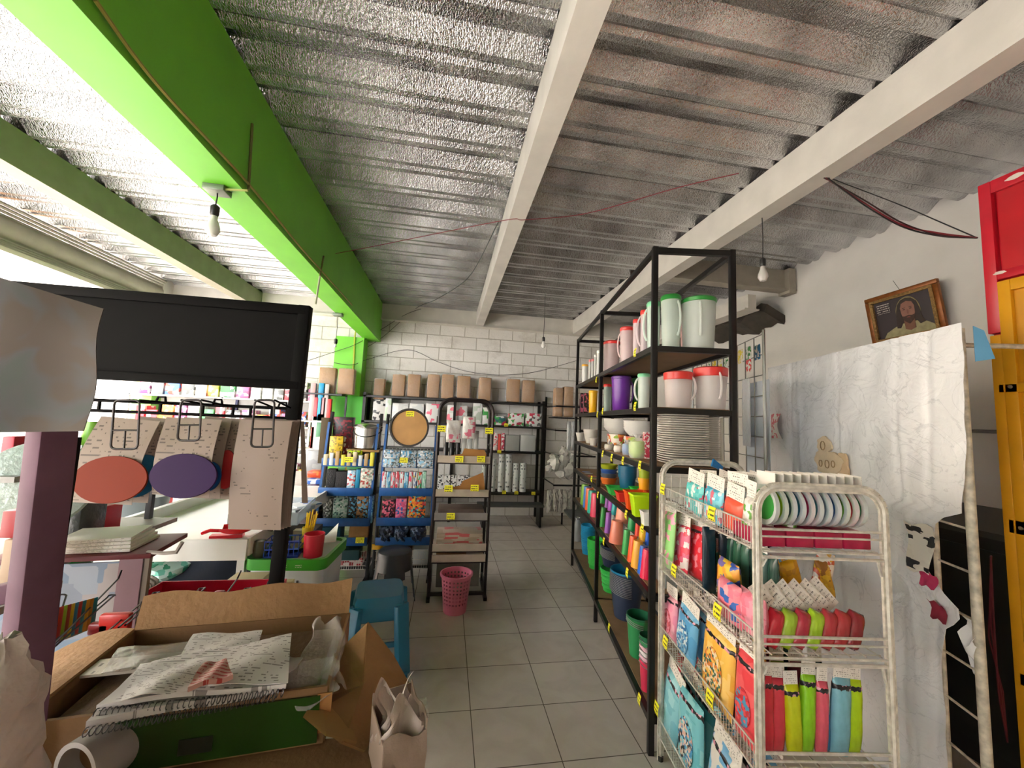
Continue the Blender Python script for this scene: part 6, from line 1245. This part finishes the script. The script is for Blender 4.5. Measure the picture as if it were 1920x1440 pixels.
card('card behind the purple one with a half hidden red disc', [(385, 780), (450, 786), (440, 936), (360, 932)], DY-.005, DY-.03, CP2, (424, 880, 16, 32, '#c03034'))
for i in range(4):
    card('plain long beige product card with small print, '+['front one at the right post', 'second of the pack at the right post', 'third of the pack at the right post', 'rearmost of the pack at the right post'][i], [(450+3*i, 786-i), (548+5*i, 790-i), (528+6*i, 993-2*i), (430+6*i, 991-2*i)], DY-.05+.012*i, DY-.065+.012*i, printed('#a39186', '#6a5e58', 40, 8, .48, 'XZ', cover=.42) if i == 0 else mat('#8c7a70', .6))
one('product_card', 'narrow strip of card sticking out right of the black stand post', 'card', B().sheet(lambda u, v: (tuple(ony(563, 790, DY+.03).lerp(ony(570, 790, DY+.03), u).lerp(ony(566, 943, DY+.03).lerp(ony(577, 943, DY+.03), u), v))), 2, 4, .002), mat('#a89888', .6))
# purple post with poster
PY = .76; PUR = mat('#6a4a5c', .7, var=.3, vscale=9, spec=.25)
pp = thing('poster_post', 'purple square metal post with a cross arm and a short black strip', 'post', (0, 0, 0))
a, c = ony(100, 800, PY), ony(55, 1190, PY); d = (c-a).normalized(); top = a-d*.21; bot = a+d*((a.z)/-d.z)
B().bar(top, bot, .045, .045, up=(.5, 1, 0)).build('post', PUR, pp, bevel=.003)
B().bar(ony(-60, 1130, PY+.02), ony(75, 1095, PY), .03, .03, up=(0, 1, 0)).build('cross_arm', PUR, pp, bevel=.003)
a, c = ony(135, 820, PY+.08), ony(92, 1110, PY+.08); B().bar(a, c, .016, .02, up=(0, 1, 0)).build('black_strip', BK, pp)
a, c = ony(85, 1125, PY+.08), ony(75, 1235, PY+.08); B().bar(a, c, .014, .02, up=(0, 1, 0)).build('black_strip', BK, pp)
B().bar(ony(92, 1100, PY+.08), ony(88, 1130, PY+.03), .02, .02, up=(0, 1, 0)).build('bracket', BK, pp)
tl, tr, br, bl = ony(-60, 502, PY-.055), ony(188, 577, PY-.055), ony(165, 808, PY-.055), ony(-60, 812, PY-.055)
b = B(); b.sheet(lambda u, v: tuple(tl.lerp(tr, u).lerp(bl.lerp(br, u), v)+Vector((0, -.006*math.sin(u*5+v*2)-.006*math.sin(v*7), 0))), 12, 12, .0015)
m = mat('#8f8b8c', .35, var=.0, bump=.15, bscale=6); pm = bpy.data.materials.new('faded_poster'); pm.use_nodes = True; nt = pm.node_tree; bs_ = nt.nodes['Principled BSDF']
tc = nt.nodes.new('ShaderNodeTexCoord'); n_ = nt.nodes.new('ShaderNodeTexNoise'); n_.inputs['Scale'].default_value = 2.2; n_.inputs['Detail'].default_value = 1.5; nt.links.new(tc.outputs['Generated'], n_.inputs[0])
r_ = nt.nodes.new('ShaderNodeValToRGB'); r_.color_ramp.elements[0].color = srgb('#584d45'); r_.color_ramp.elements[0].position = .42; r_.color_ramp.elements[1].color = srgb('#555455'); r_.color_ramp.elements[1].position = .5
e = r_.color_ramp.elements.new(.62); e.color = srgb('#4f5552'); nt.links.new(n_.outputs['Fac'], r_.inputs[0]); nt.links.new(r_.outputs[0], bs_.inputs['Base Color']); bs_.inputs['Roughness'].default_value = .75
one('poster', 'grey faded poster sheet fixed to the purple post at the left edge', 'poster', b, pm)
# counter, carton and papers
CB = mat('#7f5e3c', .8, var=.15, vscale=9, bump=.15, bscale=60); CBD = mat('#7d5c3a', .8, var=.2, vscale=7, bump=.2); CBL = mat('#97724a', .8, var=.12, vscale=12, bump=.3)
ct = thing('counter', 'brown topped counter in the near left corner', 'counter', (-.72, .72, 0))
B().bb((-.7, -.5, .91), (.5, .34, .94)).bb((.5, -.5, .91), (.7, .1, .94)).build('counter_top', CBD, ct)
B().bb((-.66, -.46, 0), (.46, .30, .91)).build('carcass', mat('#3a3430', .7), ct)
ZC = .942
cx = thing('cardboard_box', 'open brown cardboard box with torn flaps and green tape on the counter', 'box', (-.43, .925, ZC), .10)
W2, D2, HB = .225, .137, .098
for s, nm in ((-1, 'left'), (1, 'right')): B().bb((s*W2-.003, -D2, 0), (s*W2+.003, D2, HB)).build('side_panel', CB, cx)
B().bb((-W2, -D2-.003, 0), (W2, -D2+.003, HB)).build('front_panel', CB, cx); B().bb((-W2, D2-.003, 0), (W2, D2+.003, HB)).build('back_panel', CB, cx)
B().bb((-W2, -D2, 0), (W2, D2, .005)).build('bottom', CBD, cx)
b = B(); b.sheet(lambda u, v: (-W2+2*W2*u, D2+.02*v+.003*math.sin(u*9)*v, HB+.075*v+.006*math.sin(u*13)*v-.01*(1-u)*v), 16, 5, .004); b.build('back_flap', CBL, cx)
b = B(); b.sheet(lambda u, v: (-W2-.19*v, -D2-.06*v+(2*D2+.04*v)*u+.02*math.sin(v*4), HB-.075*v*v+.012*math.sin(u*7)*v), 12, 8, .004); b.build('left_flap', CBL, cx)
b = B(); b.bb((-.10, -D2-.0085, .006), (.215, -D2-.0045, HB-.012)); b.build('green_tape', mat('#1f3d12', .25, var=.2), cx)
B().bb((.0, -D2-.0095, .02), (.05, -D2-.0088, .045)).build('dark_print', mat('#141c10', .4), cx)
B().bb((.21, -D2-.006, .02), (.235, -D2-.004, HB-.01)).build('brown_tape', mat('#a8784a', .2), cx)
B().bb((-W2, -.02, HB-.006), (-.02, .03, HB-.001)).build('white_tape', printed('#c8c0b0', '#7a7468', 2, 20, .5, 'XY'), cx)
ZP = ZC+HB+.004
PAPERS = thing
def sheetpx(label, cs, z0, m, th=.0015, name='paper_sheet', bow=.006, cat='paper', zs=None, rings=False):
    zs = zs or [z0]*4
    P = [onz(p[0], p[1], z) for p, z in zip(cs, zs)]; O = sum(P, Vector())/4; tl, tr, br, bl = P
    t = B(); t.sheet(lambda u, v: tuple(tl.lerp(tr, u).lerp(bl.lerp(br, u), v)-O+Vector((0, 0, bow*math.sin(PI*u)*math.sin(PI*v*.8)+.002*math.sin(u*8+v*5)))), 10, 8, -th)
    if not rings: return one(name, label, cat, t, m, O)
    T_ = thing(name, label, cat, O); t.build('pages', m, T_)
    b = B(); n = 34
    for k in range(n):
        p = bl.lerp(br, (k+.5)/n)-O; b.tube([p+Vector((.0, .006*math.cos(a)-.004, .006*math.sin(a)-.003)) for a in [w_*PI/4 for w_ in range(8)]], .0009, 4, True)
    b.build('wire_spiral', mat('#5a5a5a', .4, metal=.6), T_); return T_
WPz = '#c4bfbb'
wp = lambda l=16, c=22, d=.5, cov=.62: printed(WPz, '#7c7672', l+6, c*.6, d, 'XY', cover=cov)
crate('folded brown paper filling under the notebooks in the box', -.43, .93, ZC+.007, .4, .22, HB-.03, mat('#6a5238', .85, bump=.5), 'paper_filling', 'paper', rz=.1)
sheetpx('large spiral notebook at the bottom of the paper pile', [(262, 1262), (528, 1210), (520, 1300), (160, 1366)], 0, wp(), .012, 'notebook', .0, 'notebook', [ZP+.006]*4, True)
sheetpx('white lined paper sheet tucked at the back of the pile', [(362, 1190), (492, 1184), (475, 1235), (332, 1240)], 0, wp(12, 18, .5, .7), .0015, 'paper_sheet', .004, 'paper', [ZP+.012, ZP+.012, ZP+.004, ZP+.004])
sheetpx('clear plastic sleeve behind the paper pile', [(222, 1216), (352, 1206), (330, 1250), (190, 1262)], 0, mat('#a8a296', .15, alpha=.5, bump=.5), .0015, 'plastic_sleeve', .006, 'sleeve', [ZP+.002]*4)
sheetpx('spiral pad with dense writing lying on the large notebook', [(285, 1248), (546, 1196), (536, 1292), (180, 1330)], 0, wp(18, 24, .55, .7), .008, 'notebook', .006, 'notebook', [ZP+.020]*4, True)
sheetpx('loose handwritten sheet on top at the right of the pile', [(350, 1240), (545, 1197), (540, 1282), (345, 1296)], 0, wp(14, 20, .5, .7), .0012, 'paper_sheet', .008, 'paper', [ZP+.029, ZP+.036, ZP+.03, ZP+.027])
sheetpx('printed slip on top at the left of the pile', [(263, 1246), (388, 1242), (350, 1298), (225, 1314)], 0, wp(16, 16, .52, .8), .0012, 'paper_sheet', .006, 'paper', [ZP+.038, ZP+.042, ZP+.036, ZP+.034])
sheetpx('small bundle of pink and red receipts on the papers', [(380, 1252), (424, 1244), (437, 1274), (352, 1296)], 0, printed('#b88a80', '#a03430', 9, 8, .6, 'XY'), .008, 'receipt_bundle', .001, 'paper', [ZP+.046, ZP+.046, ZP+.044, ZP+.044])
sheetpx('white card edge showing right of the pile', [(520, 1226), (568, 1236), (545, 1262), (510, 1275)], 0, mat('#b8b2ac', .5), .0015, 'paper_sheet', .002, 'paper', [ZP+.008]*4)
# torn cardboard standing at the right of the box
P = [ony(*p) for p in ((688, 1168, .98), (735, 1230, .98), (772, 1296, .95), (745, 1345, .88), (715, 1425, .80), (640, 1395, .76), (575, 1345, .80), (568, 1320, .86), (640, 1215, .95))]
O = Vector((P[5].x, .85, P[5].z)); b = B(); pts = [p-O for p in P]; cen = sum(pts, Vector())/len(pts)+Vector((0, -.012, .02))
top = [p+Vector((0, 0, 0)) for p in pts]; n = len(pts)
vs = [cen]+top+[cen+Vector((.003, .004, 0))]+[p+Vector((.003, .004, 0)) for p in top]
fs = [(0, 1+i, 1+(i+1) % n) for i in range(n)]+[(n+1, n+2+(i+1) % n, n+2+i) for i in range(n)]+[(1+i, n+2+i, n+2+(i+1) % n, 1+(i+1) % n) for i in range(n)]
b.add(vs, fs); one('cardboard_sheet', 'torn piece of brown cardboard sticking up beside the box', 'cardboard', b, CBL, O, smooth=False)
P = [ony(*p) for p in ((600, 1295, .86), (650, 1330, .84), (668, 1395, .76), (610, 1380, .74), (568, 1345, .78))]
O = P[2].copy(); b = B(); pts = [p-O for p in P]; n = len(pts); b.add(pts+[p+Vector((0, .005, .0)) for p in pts], [tuple(range(n)), tuple(range(n, 2*n))[::-1]]+[(i, (i+1) % n, n+(i+1) % n, n+i) for i in range(n)])
one('cardboard_sheet', 'folded cardboard strip at the foot of the torn piece', 'cardboard', b, mat('#a8804f', .8), O, smooth=False)
# crinkled film
def film_px(label, pts, seed, m, name='plastic_film'):
    P = [ony(*p) for p in pts]; tl, tr, br, bl = P; O = bl.copy(); r = random.Random(seed); ph = [r.random()*6 for _ in range(6)]
    def f(u, v):
        p = tl.lerp(tr, u).lerp(bl.lerp(br, u), v)-O; e = .006*math.sin(u*7+ph[0]+v*3)+.003*math.sin(v*9+ph[1]-u*5)+.0012*math.sin(u*31+v*23+ph[2])
        return (p.x+.5*e+.004*math.sin(v*11+ph[4]), p.y+e, p.z+.4*e+.005*math.sin(u*9+ph[5]))
    b = B(); b.sheet(f, 28, 28, .0006); return one(name, label, 'film', b, m, O, ang=60)
FM = mat('#d8d0c8', .08, alpha=.26, bump=.5, bscale=18)
film_px('crinkled clear plastic film rising from the right of the box', [(590, 1165, .99), (640, 1160, 1.0), (650, 1290, .84), (560, 1260, .86)], 3, FM)
film_px('lower fold of clear plastic film over the box edge', [(540, 1250, .86), (640, 1230, .88), (625, 1310, .8), (505, 1330, .8)], 5, FM)
film_px('clear plastic wrap slumped over the right end of the counter', [(742, 1345, .80), (800, 1300, .84), (806, 1345, .78), (735, 1400, .76)], 9, FM)
t = thing('paper_bag', 'beige paper bag stuffed with crinkled film at the right end of the counter', 'bag', (-.055, .74, .942), .35)
b = B(); b.sheet(lambda u, v: (.035, -.05+.1*u+.003*math.sin(v*9), .002+.10*v+.006*math.sin(u*7)), 6, 6, .002); b.build('side_panel', mat('#9a8676', .7, bump=.3), t)
b = B(); b.sheet(lambda u, v: (-.035+.07*u, -.05+.004*math.sin(v*7), .002+.085*v+.008*math.sin(u*6)), 6, 6, .002); b.build('front_panel', mat('#8f7b6c', .7, bump=.3), t)
b = B(); b.sheet(lambda u, v: (-.035+.07*u, .05, .002+.10*v), 3, 3, .002); b.build('back_panel', mat('#8f7b6c', .7), t)
b = B(); b.sheet(lambda u, v: (-.035, -.05+.1*u, .002+.08*v), 3, 3, .002); b.build('side_panel', mat('#8f7b6c', .7), t)
for k in range(3):
    b = B(); b.sheet(lambda u, v, k=k: (-.03+.06*u+.008*math.sin(v*9+k*2), -.035+.03*k+.010*math.sin(u*8+k+v*5), .03+(.09+.02*math.sin(u*5+k))*v), 12, 12, .0006); b.build('crinkled_film', mat('#c0b2a8', .2, alpha=.7, bump=.7, bscale=30), t, ang=30)
# roll core
c0, c1 = onz(140, 1446, .987), onz(200, 1405, .987); ax = (c1-c0).normalized(); R = ax.to_track_quat('Z', 'Y').to_matrix()
b = B(); L_ = (c1-c0).length+.03; b.lathe([(.042, 0), (.042, L_), (.034, L_), (.034, 0), (.042, 0)], 36, rot=R); one('cardboard_tube', 'thick pale roll core lying before the box, open end toward the viewer', 'tube', b, mat('#a8a29c', .6, var=.08), (c0.x, c0.y, .985))
# crumpled white bag at the left edge
Q = ony(12, 1330, .62); zt9 = ony(25, 1197, .62).z; b = B(); NU, NV = 28, 24; vs = []; r = random.Random(4)
from mathutils import noise as NZ_
for j in range(NV+1):
    v = j/NV; z = (.944-1.0)+(zt9-.944)*v; rr_ = (.055*(1-.75*max(0, v-.72)/.28) if v > .72 else .043+.010*math.sin(v*4))
    for i in range(NU):
        a = 2*PI*i/NU; p = Vector((math.cos(a), math.sin(a), v*3)); e = NZ_.noise(p*2.1)*.016+NZ_.noise(p*5)*.008; vs.append(((rr_+e)*math.cos(a), (rr_+e)*math.sin(a), z+NZ_.noise(p*3+Vector((5, 5, 5)))*.01))
fs = [(j*NU+i, j*NU+(i+1) % NU, (j+1)*NU+(i+1) % NU, (j+1)*NU+i) for j in range(NV) for i in range(NU)]+[tuple(range(NU))[::-1], tuple(NV*NU+i for i in range(NU))]
b.add(vs, fs); one('crumpled_bag', 'crumpled translucent white bag at the lower left edge', 'bag', b, mat('#c4b8b2', .35, alpha=.96, bump=.7, bscale=26), (Q.x-.022, Q.y, 1.0), ang=70)
# wire pegs behind the carton with packs
HK = mat('#1c1818', .4, metal=.3)
hb = thing('hook_bar', 'dark slotted bar carrying the wire hooks behind the cardboard box', 'bar', (0, 0, 0))
zb0 = ony(300, 1235, 1.12).z
B().bb((ony(60, 1240, 1.12).x, 1.115, zb0-.02), (ony(560, 1240, 1.12).x, 1.13, zb0+.02)).build('bar', HK, hb)
for px in (90, 540): B().bb((ony(px, 1240, 1.12).x-.012, 1.118, 0), (ony(px, 1240, 1.12).x+.012, 1.128, zb0)).build('support', HK, hb)
def loop(label, p0, p1, r=.0024, wd=12, n_=0):
    """double wire loop running up and away from p0 to p1 (both with depth)"""
    t = B(); a = ony(*p0); c = ony(*p1); s = Vector((.011, 0, .004)); pts = [a-s]
    pts += [a.lerp(c, .5)-s, c-s*.9]+[c+Vector((.011*math.sin(q_*PI/5-PI/2), 0, 0))+(c-a).normalized()*.012*math.cos(q_*PI/5-PI/2) for q_ in range(1, 5)]+[c+s*.9, a.lerp(c, .5)+s, a+s]
    t.tube(pts, r, 6); return one('wire_hook', label, 'hook', t, HK, group=None)
for i, (p0, p1) in enumerate((((72, 1245, 1.12), (116, 1120, 1.3)), ((85, 1222, 1.12), (208, 1118, 1.45)), ((212, 1180, 1.12), (292, 1112, 1.5)), ((318, 1165, 1.12), (378, 1104, 1.5)), ((412, 1160, 1.12), (464, 1104, 1.5)))):
    loop(f'black double wire hook pointing up behind the box, {ORD[i]} from the left', p0, p1)
for i, (p0, p1, p2) in enumerate((((95, 1215, 1.12), (222, 1085, 1.5), (228, 1069, 1.5)), ((390, 1160, 1.12), (445, 1085, 1.5), (452, 1070, 1.5)), ((470, 1155, 1.12), (497, 1118, 1.4), (503, 1090, 1.4)), ((235, 1172, 1.12), (262, 1150, 1.3), (266, 1128, 1.3)))):
    one('wire_hook', f'single wire peg with a bent tip behind the box, {["leftmost", "second from right", "rightmost", "second from left"][i]}', 'hook', B().tube([ony(*p0), ony(*p1), ony(*p2)], .0024, 6), HK)
cols = ['#b8321e', '#9ac428', '#a83a20', '#d8b820', '#2a7a9a', '#c03428', '#2a8a90', '#d89a18', '#b87a14', '#1c7a80']
for i, c in enumerate(cols):
    px = 90+i*7.6; P = ony(px, 1172-i*2.3, 1.2+.012*i)
    b = B(); puff(b, .055, .085, .014); one('plastic_clip', f'{["red", "lime", "rust", "yellow", "blue", "scarlet", "teal", "amber", "ochre", "dark teal"][i]} plastic clip threaded on the leftmost hook, {ORD[i]} from the front', 'clip', b, plastic(c), (P.x, P.y, P.z-.05), rz=PI/2-.35, group=None)
for i, (px, py, w_, h, c, lb) in enumerate(((218, 1160, .07, .05, '#c42a22', 'glossy red ladle head on a hook left of the red tray'), (410, 1122, .026, .06, '#7a141c', 'dark red clip standing in the middle of the hooks'), (384, 1142, .03, .05, '#8a1822', 'maroon clip left of the dark red clip'), (448, 1142, .03, .04, '#c8921c', 'amber clip on the fourth hook'), (432, 1148, .02, .04, '#b03a1c', 'rust clip on the fourth hook'), (503, 1140, .02, .04, '#a02436', 'crimson clip on the rightmost peg'), (190, 1170, .05, .03, '#8a1418', 'dark red spoon head on the second hook'))):
    P = ony(px, py, 1.22); b = B(); b.box((0, 0, 0), (w_, .02, h)); one('plastic_clip', lb, 'clip', b, plastic(c), (P.x, P.y, P.z-.01), bevel=.006)
